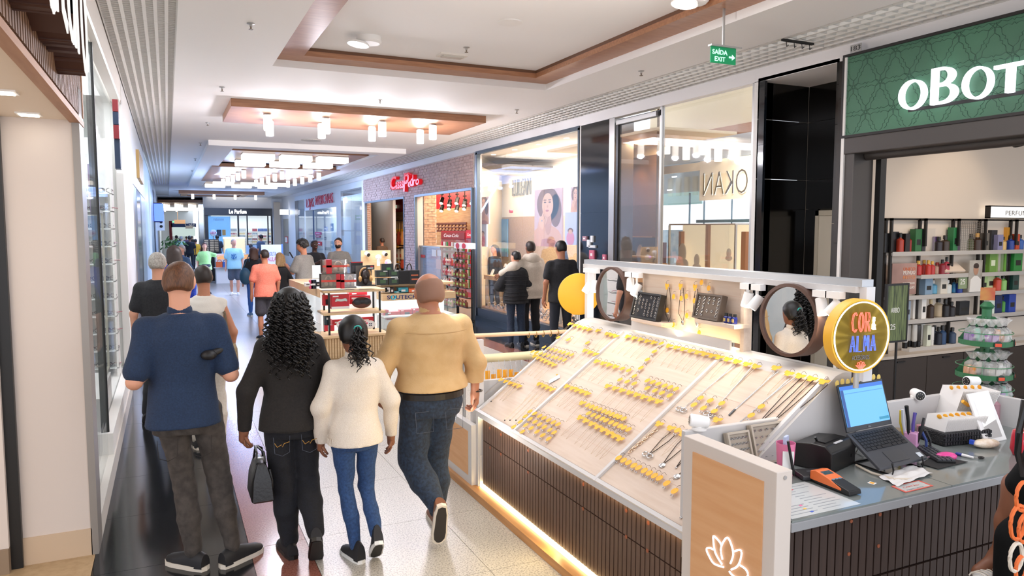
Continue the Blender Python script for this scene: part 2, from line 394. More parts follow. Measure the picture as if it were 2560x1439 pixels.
# ---------------------------------------------------------------- perfume shop on the right (green sign)
MZ=(0,-1,0);UP=(0,0,1) # reading direction of anything lettered on the right wall
GREEN=mt('sign_green','#3f6b52',.45,col2='#487a5d',ns=1.5);GREENL=mt('sign_green_line','#27493a',.5)
NEONW=glow('letter_white','#f2f6ff',1.5)
BAM=mt('poster_green','#39452e',.5,col2='#7f8f5c',ns=6,stretch=(14,14,1))
def boticario():
 t=T('shop_sign','green shop sign board with white glowing letters above the perfume shop','sign',(6.2,4.3,2.96))
 y0,y1,z0,z1=2.6,5.325,2.965,3.725;xf=6.12
 MB().box(xf,6.2,y0,y1,z0,z1).build('board',GREEN,t)
 frame2=MB().box(xf-.02,6.2,y0,y1+.02,z1,z1+.025).box(xf-.02,6.2,y0,y1+.02,z0-.025,z0).box(xf-.02,6.2,y1,y1+.022,z0,z1)
 frame2.build('board_frame',DARKM,t)
 m=MB();a=.30
 def seg(p,q):
  p,q=np.array(p),np.array(q);d=q-p;L=np.linalg.norm(d);d/=L;nn=np.array([-d[1],d[0]])
  for sg in(-1,1):
   pts=[]
   for i in range(19):
    s_=i/18;off=sg*(.012+.017*math.sin(s_*PI*3)**2)
    if abs(s_-.5)<.04:off*=.3
    pp=p+d*L*s_+nn*off
    if y0<pp[0]<y1-.01 and z0+.005<pp[1]<z1-.005:pts.append((xf-.0005,pp[0],pp[1]))
    else:
     if len(pts)>1:m.tube(pts,.0024,3)
     pts=[]
   if len(pts)>1:m.tube(pts,.0024,3)
 for i in range(-1,11):
  for j in range(-1,5):
   p=(y1-.1-i*a-(j%2)*a/2,z0-.06+j*a*.866)
   for ang in(0,60,120):
    seg(p,(p[0]-a*math.cos(math.radians(ang)),p[1]+a*math.sin(math.radians(ang))))
 m.build('pattern',GREENL,t)
 xs=xf-.05
 def loc(px,py):p=PX(px,py,xs);return p[1],p[2]
 def letter(name,po,pi_):
  m1=MB()
  if pi_:m1.ring(po,pi_,(xs,0,0),(0,1,0),UP,.05)if False else m1.ring([(-a_,b_)for a_,b_ in po],[(-a_,b_)for a_,b_ in pi_],(xs+.045,0,0),MZ,UP,.045)
  else:m1.prism([(-a_,b_)for a_,b_ in po],(xs+.045,0,0),MZ,UP,.045)
  return m1
 mm=MB()
 def O(pl,pr,pb,ptp):
  yc=(loc(pl,220)[0]+loc(pr,220)[0])/2;hw=abs(loc(pl,220)[0]-loc(pr,220)[0])/2;xm=(pl+pr)/2
  zt,zb=loc(xm,ptp)[1],loc(xm,pb)[1];zc,hh=(zt+zb)/2,(zt-zb)/2
  po=[(yc+hw*math.cos(2*PI*i/40),zc+hh*math.sin(2*PI*i/40))for i in range(40)]
  pi2=[(yc+hw*.70*math.cos(2*PI*i/40),zc+hh*.86*math.sin(2*PI*i/40))for i in range(40)]
  mm.add(*(lambda q:(q.v,q.f))(letter('o',po,pi2)))
 O(2246,2312,273,199);O(2403,2478,247,166)
 # B
 ya,zb=loc(2324,263);yb,zt=loc(2392,175);zt=loc(2330,172)[1];wd=ya-yb;hh=zt-zb
 def bowl(z_0,z_1,w_,k):
  zc,r=(z_0+z_1)/2,(z_1-z_0)/2;o=[(ya,z_0)];i_=[(ya-.05,z_0+.02)]
  for q in range(17):
   an=-PI/2+PI*q/16
   o.append((ya-w_*.45-w_*.55*math.cos(an),zc+r*math.sin(an)))
   i_.append((ya-w_*.45-(w_*.55-.052)*math.cos(an),zc+(r-.022)*math.sin(an)))
  o.append((ya,z_1));i_.append((ya-.05,z_1-.02));return o,i_
 for args in((zb,zb+hh*.55,wd,0),(zb+hh*.5,zt,wd*.88,0)):
  o,i_=bowl(*args);q=letter('b',o,i_);mm.add(q.v,q.f)
 # T
 ya,zt=loc(2484,168);yb=loc(2566,150)[0];zb=loc(2520,231)[1];zt=loc(2520,158)[1];yc=(ya+yb)/2
 for poly in([(ya,zt),(yb,zt),(yb,zt-.028),(ya,zt-.028)],[(yc+.028,zt),(yc-.028,zt),(yc-.028,zb),(yc+.028,zb)]):
  q=letter('t',poly,None);mm.add(q.v,q.f)
 mm.build('glowing_letters',NEONW,t)
 MB().box(xs+.046,xf,3.0,4.62,3.10,3.13).build('letter_rail',BLACK,t)
 n=T('unit_number_plate','small grey plate reading 183 above the green sign corner','sign',(6.19,5.2,3.76))
 a_,b_=PX(2143,140,6.19),PX(2170,140,6.19)
 MB().box(6.092,6.10,b_[1],a_[1],3.755,3.825).build('plate',mt('plate_grey','#a9a6a3',.5),n)
 put_text('number','183',BLACK,n,(6.0915,a_[1]-.008,3.767),MZ,UP,.045,a_[1]-b_[1]-.016,.002)
boticario()
FRAME_G=mt('shutter_frame','#4a4542',.4,.3)
S('trim_10',MB().box(6.1,6.45,1.5,5.3,2.78,2.94).box(6.12,6.4,5.19,5.298,0,2.8),FRAME_G,bev=.01)
tag(MB().cyl((6.3,1.5,2.77),(6.3,5.18,2.77),.05,n=16).build('shutter_roller',FRAME_G,None,True),'grey roller tube under the green sign at the shop opening','shutter')
S('trim_11',MB().box(6.42,6.5,5.12,5.18,0,2.75),BLACK)
BW=mt('perfume_wall','#dccfc0',.6)
S('wall_back',MB().box(6.45,13,5.43,5.48,0,3.6),BW)
S('wall_side',MB().box(12.9,13,0,5.43,0,3.6),BW);S('ceiling_shop',MB().box(6.25,13,0,5.43,3.25,3.3),OFFW)
# track lamp in the shop
def trackspot(root_label,p,aim,mat,col,power,r=.045,L=.12,group=None,name='track_spotlight',em=12.,zt=3.25):
 p=Vector(p);d=(Vector(aim)-p).normalized()
 t=T(name,root_label,'lamp',p,0,group)
 MB().cb(p+Vector((0,0,.16)),(.06,.12,.03)).cyl((p.x,p.y,max(zt,p.z+.17)),p,.012,n=8).build('arm',mat,t,True)
 MB().cyl(p-d*L*.4,p+d*L*.6,r*.9,r,18).build('can',mat,t,True)
 MB().cyl(p+d*L*.6,p+d*(L*.6+.003),r*.85,n=18).build('lens',glow('lens_'+col[1:],col,em),t)
 if power:light('SPOT',p+d*(L*.6+.02),power,.03,col=col,aim=p+d,angle=75)
 return t
trackspot('black track spotlight under the perfume shop ceiling',PX(2545,335,6.9),(8,4,1),BLACK,'#ffe3c0',0,.07,.16)
light('AREA',(7.3,3.6,3.2),16,1.6,1.6,'#ffe6cc');light('SPOT',(7.9,4.3,3.1),11,.1,col='#ffe8cc',aim=(7.9,5.4,2.2),angle=80)

SHX0=6.86
YR=5.40;YF=PX(2230,600,SHX0)[1]
SHX1=9.4
BLK_ST=mt('shelf_black','#262321',.45,.2);SHELFW=mt('shelf_white','#e4e0da',.4)
def px2(px,py,dy=.03):return PY(px,py,YF+dy)
rack=T('perfume_shelf_unit','tall black framed perfume shelving unit along the cream wall of the perfume shop','shelf',(8,YF,0))
ztop=px2(2240,545)[2]
for px in(2230,2303,2386,2467,2530):
 x=SHX0 if px==2230 else PY(px,560,YR-.03)[0]if px in(2303,2386,2530)else PY(px,560,YF)[0]
 a=MB().box(x-.013,x+.013,YR-.03,YR,.05,ztop);a.build('upright',BLK_ST,rack)
 a=MB().box(x-.013,x+.013,YF,YF+.025,.05 if px in(2230,2467)else ztop-.3,ztop).box(x-.013,x+.013,YF,YR,ztop-.025,ztop)
 a.build('upright',BLK_ST,rack)
MB().box(SHX0-.01,SHX1,YR-.02,YR,ztop-.02,ztop).box(SHX0-.01,SHX1,YR-.02,YR,1.0,1.02).build('cross_bar',BLK_ST,rack)
SH=[]
for k,(px,py,pxr)in enumerate([(2212,632,0),(2300,689,0),(2204,745,0),(2266,802,0),(2270,872,0)]):
 p=PY(px,py,YF);SH.append(p[2])
 MB().box(max(SHX0,p[0]),SHX1,YF-.01,YR-.02,p[2]-.03,p[2]).build('shelf_board',SHELFW,rack)
 MB().box(max(SHX0,p[0]),SHX1,YF-.014,YF-.01,p[2]-.035,p[2]+.01).build('price_rail',mt('rail_grey','#bdb8b2',.4),rack)
def meshmat():return mt('wire_mesh','#8d857c',.5,.4)
g=MB();xa,xb=PY(2395,560,YR-.03)[0],PY(2466,560,YR-.03)[0]
for i in range(16):
 x=xa+(xb-xa)*i/15;g.box(x-.002,x+.002,YR-.035,YR-.031,SH[0],ztop-.03)
for i in range(18):
 z=SH[0]+(ztop-.03-SH[0])*i/17;g.box(xa,xb,YR-.035,YR-.031,z-.002,z+.002)
tag(g.build('mesh_panel',meshmat(),rack),kind='stuff')
sgn=T('category_sign','white box sign reading PERFUMA above the perfume shelves','sign',(8,YF,ztop))
a,b=px2(2472,543),px2(2472,516)
MB().box(a[0],a[0]+.9,YF+.02,YF+.06,a[2],b[2]).build('sign_face',glow('sign_face','#fff8ef',1.1),sgn)
frame3=MB();zz0,zz1=a[2]-.012,b[2]+.012
frame3.box(a[0]-.012,a[0]+.9,YF+.01,YF+.07,zz0,a[2]).box(a[0]-.012,a[0]+.9,YF+.01,YF+.07,b[2],zz1).box(a[0]-.012,a[0],YF+.01,YF+.07,zz0,zz1)
frame3.build('sign_frame',BLK_ST,sgn)
p=px2(2514,538,.018);put_text('lettering','PERFUMA',mt('ink','#2d2825',.5),sgn,p,(1,0,0),UP,.055,px2(2575,538)[0]-p[0],.002,-.005)

# products: (pixel centre, pixel width, pixel height, colour, kind[, second colour])
def product(px,wpx,hpx,z,colr,kind,dy,label,group,c2='#20201f'):
 sc_=PY(px+wpx/2,600,YF+dy)[0]-PY(px-wpx/2,600,YF+dy)[0];x=PY(px,600,YF+dy)[0]
 h=hpx*sc_/max(wpx,1)*.88;w_=sc_*.94;d=min(max(w_*.7,.03),.16);yc=YF+dy+d/2
 m=mt('prod_'+colr[1:],colr,.35,spec=.5);m2=mt('prod_'+c2[1:],c2,.35)
 name={'box':'perfume_box','bottle':'perfume_bottle','tube':'lotion_tube','set':'gift_set','card':'display_card'}[kind]
 t=T(name,label,'box' if kind in('box','set')else 'card' if kind=='card' else 'bottle',(x,yc,z+.001),0,group)
 if kind=='box':
  MB().box(-w_/2,w_/2,-d/2,d/2,0,h).build('carton',m,t,local=True,bev=.002)
  MB().box(-w_*.3,w_*.3,-d/2-.001,-d/2,h*.3,h*.55).build('print',m2,t,local=True)
 elif kind=='bottle':
  MB().lathe([(w_*.3,0),(w_*.5,.004),(w_*.5,h*.62),(w_*.3,h*.7),(w_*.16,h*.71),(w_*.16,h*.76)],14).build('flask',m,t,True,local=True)
  MB().lathe([(w_*.24,h*.76),(w_*.24,h*.97),(w_*.2,h)],12).build('cap',m2,t,True,local=True)
 elif kind=='tube':
  MB().lathe([(w_*.34,0),(w_*.36,h*.25)],12).build('cap',m2,t,True,local=True)
  MB().lathe([(w_*.36,h*.25),(w_*.48,h*.3),(w_*.46,h*.9),(w_*.42,h)],12,sy=.7).build('body',m,t,True,local=True)
 elif kind=='set':
  MB().box(-w_/2,w_/2,d*.3,d/2,0,h).box(-w_/2,-w_*.28,-d/2,d*.3,0,h).build('carton',m,t,local=True)
  MB().lathe([(w_*.1,0),(w_*.1,h*.5),(w_*.04,h*.6),(w_*.05,h*.75)],10,(w_*.12,0,0)).lathe([(w_*.07,0),(w_*.07,h*.6)],10,(-w_*.15,0,0)).build('bottles',m2,t,True,local=True)
  MB().box(-w_*.27,w_/2,-d/2,-d/2+.002,0,h).build('clear_window',GLASS,t,local=True)
 else:
  R=Matrix.Rotation(-.15,3,'X')
  MB().cb((0,0,h/2),(w_,.006,h),rot=R).build('board',m,t,local=True)
  MB().cb((0,-.005,h*.45),(w_*.6,.002,h*.5),rot=R).build('print',m2,t,local=True)
 return t
ORD=['first','second','third','fourth','fifth','sixth','seventh','eighth','ninth','tenth','eleventh','twelfth','thirteenth','fourteenth','fifteenth',
 'sixteenth','seventeenth','eighteenth','nineteenth','twentieth','twenty-first','twenty-second','twenty-third','twenty-fourth','twenty-fifth','twenty-sixth']
ROWS=[
('top',0,[(2222,20,38,'#1c1b1c','box'),(2240,16,40,'#222022','box'),(2256,13,38,'#b23a24','bottle'),(2270,12,36,'#1d1a1a','box'),(2281,12,36,'#c22a1c','bottle'),
(2297,17,44,'#2f6a3c','box'),(2322,34,44,'#2a2a2d','set'),(2344,9,28,'#6b4f86','box'),(2353,13,28,'#2a2126','bottle','#111111'),(2370,15,30,'#3a2a1c','bottle'),(2379,9,26,'#2b6d74','bottle'),
(2391,16,44,'#2f7a48','box'),(2408,28,42,'#4b3b52','set'),(2434,14,30,'#5d6b3e','bottle'),(2450,15,32,'#3a2416','bottle','#b98d4a'),(2466,16,32,'#6d6860','box'),(2486,15,36,'#2c2c30','box'),
(2502,14,28,'#8d8bb0','box'),(2513,12,24,'#d9b46a','bottle'),(2523,10,40,'#e2a23a','box'),(2533,12,26,'#1f3f9a','bottle'),(2545,10,28,'#d2502c','box'),(2556,12,26,'#2b62b8','bottle')]),
('second',1,[(2304,12,28,'#b9322e','bottle','#e0b04a'),(2318,10,28,'#b9322e','bottle','#e0b04a'),(2328,10,28,'#c53c30','bottle','#e0b04a'),(2338,10,26,'#b9322e','bottle','#e0b04a'),(2352,12,22,'#d9b3a0','bottle','#a33'.ljust(7,'3')),
(2364,11,28,'#8c2430','bottle'),(2374,10,32,'#b33a4e','bottle'),(2466,14,22,'#5d8a2e','bottle','#8fb04a'),(2486,18,40,'#6f9a44','box','#dfe9c9'),(2503,18,36,'#86a85c','set'),(2524,20,34,'#74b04a','set'),(2549,22,36,'#2c8a3e','box')]),
('third',2,[(2328,20,32,'#7f9bb4','box'),(2344,15,26,'#5fa3c4','bottle','#d9d6d0'),(2366,18,34,'#d9d3c6','box'),(2380,15,26,'#cdd2cf','bottle','#d9d6d0'),(2396,12,26,'#3a8ec0','bottle'),(2409,11,26,'#2646a0','bottle'),
(2468,14,30,'#aecb8a','box'),(2485,22,32,'#c9d9a6','box'),(2505,13,32,'#c8442c','bottle','#2f7a48'),(2519,12,28,'#8cc46a','bottle'),(2531,12,30,'#4aa34a','bottle'),(2546,16,30,'#224a44','box')]),
('fourth',3,[(2277,16,38,'#9aa9ba','box','#222222'),(2304,28,44,'#e5e1da','box','#3a3a3a'),(2318,12,44,'#efece6','box'),(2340,12,36,'#3a2a20','bottle','#c8b48a'),(2360,16,36,'#b9a88c','bottle','#1a1a1a'),(2378,14,34,'#1b1a1c','bottle'),
(2393,14,28,'#241f22','bottle'),(2420,26,26,'#20242b','box'),(2489,14,30,'#dfeee2','box','#3aa05a'),(2506,18,32,'#1d2f5e','box'),(2522,10,28,'#5fb04a','bottle'),(2540,18,32,'#2648a8','box')]),
('bottom',4,[(2279,13,46,'#e6e3dd','tube','#191818'),(2290,12,46,'#dcd9d3','tube','#191818'),(2302,12,44,'#d5d2cb','tube','#191818'),(2312,12,42,'#33302e','tube','#191818'),(2322,12,42,'#e9e7e2','tube','#dfddd7'),
(2334,11,40,'#dfe3cf','box'),(2345,10,36,'#e9e7e2','tube','#dfddd7'),(2352,11,36,'#2b3a52','bottle'),(2363,12,34,'#1d2230','bottle'),(2373,13,36,'#2a4a72','bottle'),(2386,13,34,'#22406e','bottle'),(2398,13,30,'#3b4d66','bottle')])]
for nm,si,row in ROWS:
 for k,it in enumerate(row):
  cname={'box':'perfume carton','bottle':'perfume bottle','tube':'lotion tube','set':'boxed gift set'}[it[4]]
  product(it[0],it[1],it[2],SH[si],it[3],it[4],.03+(.05 if k%3==1 else 0),'%s, %s item from the left on the %s perfume shelf'%(cname,ORD[k],nm),'items on the %s perfume shelf'%nm,*(it[5:6]))
red=T('open_gift_box','open red presentation box with pale insert on the second perfume shelf','box',(PY(2395,600,YF)[0],YF+.1,SH[1]))
x=red.location.x
MB().cb((x,YF+.09,SH[1]+.09),(.34,.02,.2),rot=Matrix.Rotation(-.9,3,'X')).build('insert',mt('insert_pale','#e8d6c4',.5),red)
MB().cb((x-.02,YF+.2,SH[1]+.13),(.36,.02,.2),rot=Matrix.Rotation(-.15,3,'X')).build('red_lid',mt('red_lid','#b3202a',.4),red)
MB().box(x-.12,x-.06,YF+.0,YF+.13,SH[1]+.1,SH[1]+.12).build('flask',mt('prod_dark','#2a2320',.3),red)
def boardcard(nm,lab,pxl,pxr,pyt,pyb,m,dy,lines=()):
 a,b=px2(pxl,pyb,dy),px2(pxr,pyt,dy)
 t=T(nm,lab,'poster',(a[0],a[1],a[2]))
 MB().box(a[0],b[0],a[1],a[1]+.012,a[2],b[2]).build('board',m,t)
 for(tx,rel,hh,colr)in lines:
  put_text('lettering',tx,mt('ink_'+colr[1:],colr,.6),t,(a[0]+(b[0]-a[0])*.45,a[1]-.001,a[2]+(b[2]-a[2])*rel),(1,0,0),UP,hh,(b[0]-a[0])*.48,.002)
 return t,a,b
boardcard('promotion_card','rose coloured card with copper lettering left of the second perfume shelf',2228,2293,657,738,mt('card_rose','#b58f83',.4,col2='#96746b',ns=3),.0,
  [('ÚNICO',.76,.035,'#d6682e'),('MUNDO',.64,.045,'#f2ece4'),('FEITO',.5,.035,'#e08a4a'),('MACERADO',.33,.022,'#f2ece4'),('CARVALHO',.18,.028,'#f2ece4')])
t,a,b=boardcard('portrait_card','clear card with a man in white shirt between perfume shelves',2421,2457,650,730,mt('card_grey','#8f8a80',.4,col2='#c9c4ba',ns=4),-.02)
q=(b[0]-a[0]);xm=(a[0]+b[0])/2
MB().ell((xm,a[1]-.002,a[2]+.25),(.045,.004,.062)).build('face',mt('print_skin','#b78c72',.6),t)
MB().ell((xm,a[1]-.003,a[2]+.29),(.047,.004,.035)).build('hair',mt('print_hair','#3a2c24',.6),t)
MB().prism([(-q*.45,0),(q*.45,0),(q*.4,.14),(q*.12,.18),(-q*.12,.18),(-q*.4,.14)],(xm,a[1]-.001,a[2]),(1,0,0),UP,.003).build('shirt',mt('print_shirt','#e9e6e0',.6),t)
t,a,b=boardcard('price_card','small green card reading 25 on the third perfume shelf',2397,2422,692,722,mt('card_green','#8fa07c',.4),.0)
put_text('lettering','25',mt('ink_white','#f5f3ee',.5),t,(a[0]+.02,a[1]-.001,a[2]+.05),(1,0,0),UP,.06,.08,.002)
# drawer cabinet under the shelves
cab=T('drawer_cabinet','dark brown drawer cabinet under the perfume shelves','cabinet',(7.4,YF,0))
zc=SH[4]-.03;ycf=YF-.12;DKB=mt('cabinet_brown','#3a302a',.5)
xa=PY(2180,900,ycf)[0];xm=PY(2318,900,ycf)[0]
MB().box(xa,SHX1,ycf+.02,YR,.0,zc-.03).build('body',DKB,cab);MB().box(xa-.01,SHX1,ycf-.01,YR,zc-.03,zc).build('cabinet_top',mt('cab_top','#cbbfb0',.4),cab)
for x0,x1 in((xa+.01,xm-.004),(xm+.004,xm+.6),(xm+.61,SHX1)):
 o=MB().box(x0,x1,ycf,ycf+.02,.08,zc-.04).build('drawer',DKB,cab,bev=.003)
 MB().box((x0+x1)/2-.06,(x0+x1)/2+.06,ycf-.015,ycf,zc-.075,zc-.06).build('handle',BLACK,o)
st=T('floor_poster_stand','black framed bamboo poster on a thin stand before the perfume cabinet','poster',(0,0,0))
yp=YF-.5;a,b=PY(2215,853,yp),PY(2270,712,yp);st.location=(a[0]+.1,yp,0)
MB().box(a[0],b[0],yp,yp+.02,a[2],b[2]).build('poster_print',BAM,st)
frm=MB();f_=.018
frm.box(a[0]-f_,a[0],yp-.004,yp+.024,a[2]-f_,b[2]+f_).box(b[0],b[0]+f_,yp-.004,yp+.024,a[2]-f_,b[2]+f_).box(a[0],b[0],yp-.004,yp+.024,b[2],b[2]+f_).box(a[0],b[0],yp-.004,yp+.024,a[2]-f_,a[2])
frm.build('poster_frame',BLACK,st)
xm=(a[0]+b[0])/2+.02
MB().cyl((xm,yp+.01,0),(xm,yp+.01,a[2]),.012).cyl((xm,yp,0),(xm,yp,.02),.15,n=20).build('stand_pole',BLACK,st,True)
for tx,zz,hh in(('ARBO',.30,.05),('25',.12,.055)):
 put_text('lettering',tx,mt('ink_white','#f5f3ee',.5),st,(a[0]+.05,yp-.001,a[2]+zz*.9),(1,0,0),UP,hh,.12 if tx=='ARBO' else.07,.002)
# ---------------------------------------------------------------- green gift carousel at the perfume shop entrance
CAR=Vector((5.05,PX(2466,800,5.05)[1],0))
def carousel():
 cx,cy=CAR.x,CAR.y
 def zat(py):return PX(2466,py,cx)[2]
 g=mt('carousel_green','#2f6d45',.45)
 t=T('gift_carousel','green three tier gift carousel full of cellophane bags at the perfume shop entrance','display stand',(cx,cy,0))
 MB().cyl((cx,cy,0),(cx,cy,zat(770)),.03).lathe([(.3,0),(.3,.03),(.05,.06)],24,(cx,cy,0)).build('pole',g,t,True)
 rpx=abs(PX(2466,880,cx)[1]-PX(2534,880,cx)[1])
 tiers=[(846,.16),(928,.17),(985,.18)]
 for k,(py,r)in enumerate(tiers):
  z=zat(py+12)
  MB().lathe([(.02,z),(r,z),(r,z+.008),(.02,z+.008)],28,(cx,cy,0)).build('tray',g,t)
  P=[(cx+r*math.cos(i*2*PI/32),cy+r*math.sin(i*2*PI/32))for i in range(32)]
  m=MB()
  for i in range(32):
   a,b=P[i],P[(i+1)%32];m.quad((*a,z-.005),(*b,z-.005),(*b,z+.03),(*a,z+.03))
  m.build('rim',g,t);MB().tube([(x,y,z+.08)for x,y in P],.003,5,True).build('guard_wire',mt('wire_green','#4d8a62',.4),t)
  for j in range(4):
   an=j*PI/2+.5;d=Vector((math.cos(an),math.sin(an),0));w_=d*.012
   pts=[(.02,.19),(.05,.185),(.1,.12),(r,.02),(r,0),(.02,0)]
   nn=Vector((-d.y,d.x,0))*.004
   v=[Vector((cx,cy,z))+d*a+Vector((0,0,b))+nn for a,b in pts]+[Vector((cx,cy,z))+d*a+Vector((0,0,b))-nn for a,b in pts]
   q=len(pts);MB().add(v,[tuple(range(q)),tuple(range(2*q-1,q-1,-1))]+[(i,q+i,q+(i+1)%q,(i+1)%q)for i in range(q)]).build('fin',g,t)
  for j in range(5):
   an=-2.75+j*.62+k*.15;d=Vector((math.cos(an),math.sin(an),0));p=Vector((cx,cy,z+.012))+d*(r+.004)
   if j in(1,3):
    R=d.to_track_quat('Z','Y').to_matrix()
    o=MB().cyl(p,p+d*.004,.026,n=18).build('price_disc',mt('disc_dark','#1d3a30',.4),t)
    MB().cb(p+d*.006,(.04,.022,.003)if False else(.003,.04,.022),an).build('orange_sticker',mt('sticker','#e2532f',.5),o)
 # sign on top
 q=Vector((cx,cy,zat(770)));z0,z1=zat(750),zat(718)
 MB().cb((cx,cy,(z0+z1)/2),(.09,.008,z1-z0),-.6).build('top_card',mt('card_yellow','#c9a64a',.5,col2='#b5452e',ns=5),t)
 MB().lathe([(.03,0),(.045,.02),(.02,.05)],12,(cx,cy,zat(772))).build('hub',g,t,True)
 cols=['#8e6bb5','#e79a4a','#d9d4c9','#5fbfa4','#b9b2a6','#8f8a82','#a06bb0','#c7c1b5']
 used=0
 for k,(py,r)in enumerate(tiers):
  z=zat(py+12)+.009
  for j in range(8):
   an=-3.4+j*.55+k*.2;bx,by=cx+(r-.055)*math.cos(an),cy+(r-.055)*math.sin(an)
   c_=cols[(j*3+k)%8]
   b=T('gift_bag','cellophane gift bag on the %s tier of the carousel'%('top','middle','bottom')[k],'gift bag',(bx,by,z),an,'gift bags on the %s carousel tier'%('top','middle','bottom')[k])
   if j%2==0:MB().box(-.03,.03,-.042,-.002,0,.07).box(-.03,.03,.002,.042,0,.065).build('soap_bar',mt('soap_'+c_[1:],c_,.5),b,local=True,bev=.004)
   else:MB().lathe([(.012,0),(.014,.02),(.021,.025),(.019,.085),(.016,.1)],10,(0,-.02,0)).lathe([(.012,0),(.014,.02),(.018,.025),(.016,.07)],10,(0,.026,0)).build('lotion_tube',mt('soap_'+c_[1:],c_,.4),b,True,local=True)
   m=MB();n_=12;pr=[(.05,0),(.058,.04),(.05,.09),(.012,.115),(.03,.14),(.05,.165)]
   v=[]
   for(rr,zz)in pr:
    for i in range(n_):
     w_=rr*(1+.18*math.sin(i*2.6+zz*60+j));v.append((w_*.8*math.cos(2*PI*i/n_),w_*math.sin(2*PI*i/n_),zz))
   f=[(a*n_+i,a*n_+(i+1)%n_,(a+1)*n_+(i+1)%n_,(a+1)*n_+i)for a in range(len(pr)-1)for i in range(n_)]
   m.add(v,f).build('cellophane',glass('cellophane','#f4f2ee',.06,.25),b,local=True)
   MB().tube([(.014*math.cos(a),.014*math.sin(a),.115)for a in np.linspace(0,6.28,9)],.003,4).tube([(0,0,.115),(.02,.02,.09),(.03,.01,.06)],.002,4).build('ribbon',BLACK,b,local=True)
carousel()

# ---------------------------------------------------------------- glass front, brown shop and jeweller's window on the right wall
BROWN=mt('brown_felt','#5c4026',.6,col2='#66482c',ns=200);CREAMW=mt('warm_cream','#e3cfae',.6)
# divider between brown shop and the reflected scene built behind the glass
def vwall(name,a,b,z0,z1,m,t=.03):
 a,b=Vector((*a,0)),Vector((*b,0));d=(b-a).normalized();n=Vector((-d.y,d.x,0))*t
 v=[a,b,b+n,a+n];return S(name,MB().add([Vector((p.x,p.y,z))for z in(z0,z1)for p in v],[(3,2,1,0),(4,5,6,7),(0,1,5,4),(1,2,6,5),(2,3,7,6),(3,0,4,7)]),m)
vwall('wall_side',(6.35,8.68),(8.25,11.26),0,3.73,BROWN)
vwall('wall_back',(7.3,9.96),(7.3,11.75),0,3.25,BROWN,.05)
S('ceiling_shop',MB().box(6.24,7.6,8.5,11.9,3.42,3.46),mt('warm_ceiling','#ecd9b8',.6))
S('wall_back',MB().box(7.3,7.4,9.96,11.75,3.2,3.42),CREAMW)
light('SPOT',(6.95,10.35,3.38),30,.05,col='#ffcf93',aim=(7.3,10.6,1.5),angle=70);light('AREA',(6.75,9.7,3.38),22,.5,col='#ffd7a3')
n=T('lit_wall_niche','small glowing jewellery niche in the brown shop wall','showcase',(7.28,10.3,1.7))
a,b=PX(1552,637,7.27),PX(1641,592,7.27);a=np.array([7.27,max(a[1],b[1]),a[2]]);yl,yr,z0,z1=PX(1552,637,7.27)[1],PX(1643,637,7.27)[1],PX(1552,637,7.27)[2],PX(1552,592,7.27)[2]
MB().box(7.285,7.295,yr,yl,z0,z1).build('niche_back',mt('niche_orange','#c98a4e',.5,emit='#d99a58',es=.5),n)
fr=MB();fr.box(7.15,7.29,yr-.02,yl+.02,z0-.02,z0).box(7.15,7.29,yr-.02,yl+.02,z1,z1+.02).box(7.15,7.29,yl,yl+.02,z0,z1);fr.build('niche_frame',mt('gold_frame','#b58a55',.35,.6),n)
for k,yy in enumerate((yl-.13,yl-.62)):
 MB().prism([(-.05,0),(.05,0),(.06,.14),(.03,.19),(-.03,.19),(-.06,.14)],(7.22,yy,z0),(0,-1,0),(0.25,0,1),.02).build('bust',CREAM,n)
MB().box(7.2,7.202,yl-.46,yl-.30,z0+.05,z1).build('sticker',mt('sticker_brown','#8a5236',.6),n)
MB().box(7.2,7.27,yr+.05,yl-.05,z0,z0+.012).build('tray',OFFW,n)
low=T('lit_wall_niche','low glowing counter ledge at the foot of the brown wall','showcase',(7.2,10.5,1.3))
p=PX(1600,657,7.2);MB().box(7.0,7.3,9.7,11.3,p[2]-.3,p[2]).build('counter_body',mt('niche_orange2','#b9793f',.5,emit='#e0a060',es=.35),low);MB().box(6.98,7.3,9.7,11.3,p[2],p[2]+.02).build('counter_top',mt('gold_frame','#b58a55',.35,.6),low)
gd=S('door_2',MB().box(6.22,6.232,8.47,9.57,0,3.6),GLASS)
S('door_frame',MB().box(6.2,6.26,9.5,9.56,0,3.66).box(6.2,6.26,8.44,9.5,3.6,3.68),BLACK,gd)
S('door_closer',MB().box(6.16,6.2,8.5,9.5,3.60,3.66),STEEL,gd)
cm=T('security_camera','small dome camera on the ceiling of the brown shop','camera',(6.9,9.9,3.4));p=PX(1572,350,6.9)
MB().ell(p,.045).build('dome',STEEL,cm,True);MB().cyl(p,p+np.array([0,0,3.42-p[2]]),.04).build('mount',OFFW,cm,True)

# reflection in the large glass pane, built as objects behind it: bay ceiling, wooden beam with lanterns, lettered fascia, daylight window, showcase
XB=8.15
SKYW=glow('reflected_daylight','#e9f3fb',1.35);TEAL=mt('teal_blind','#8fb9bd',.6,emit='#9cc4c6',es=.35)
def refl_rect(pxl,pxr,pyt,pyb,X):
 a,b=PX(pxl,pyb,X),PX(pxr,pyt,X);c_,d_=PX(pxl,pyt,X),PX(pxr,pyb,X)
 return b[1],a[1],(a[2]+d_[2])/2,(b[2]+c_[2])/2
def refl_box(pxl,pxr,pyt,pyb,X,t=.03):y0,y1,z0,z1=refl_rect(pxl,pxr,pyt,pyb,X);return MB().box(X,X+t,y0,y1,z0,z1)
wn=S('window_1',refl_box(1630,1900,480,720,XB+.35),SKYW)  # window of the reflected scene, its daylight put in as glow
S('window_blind',refl_box(1630,1755,482,512,XB+.33),TEAL,wn)
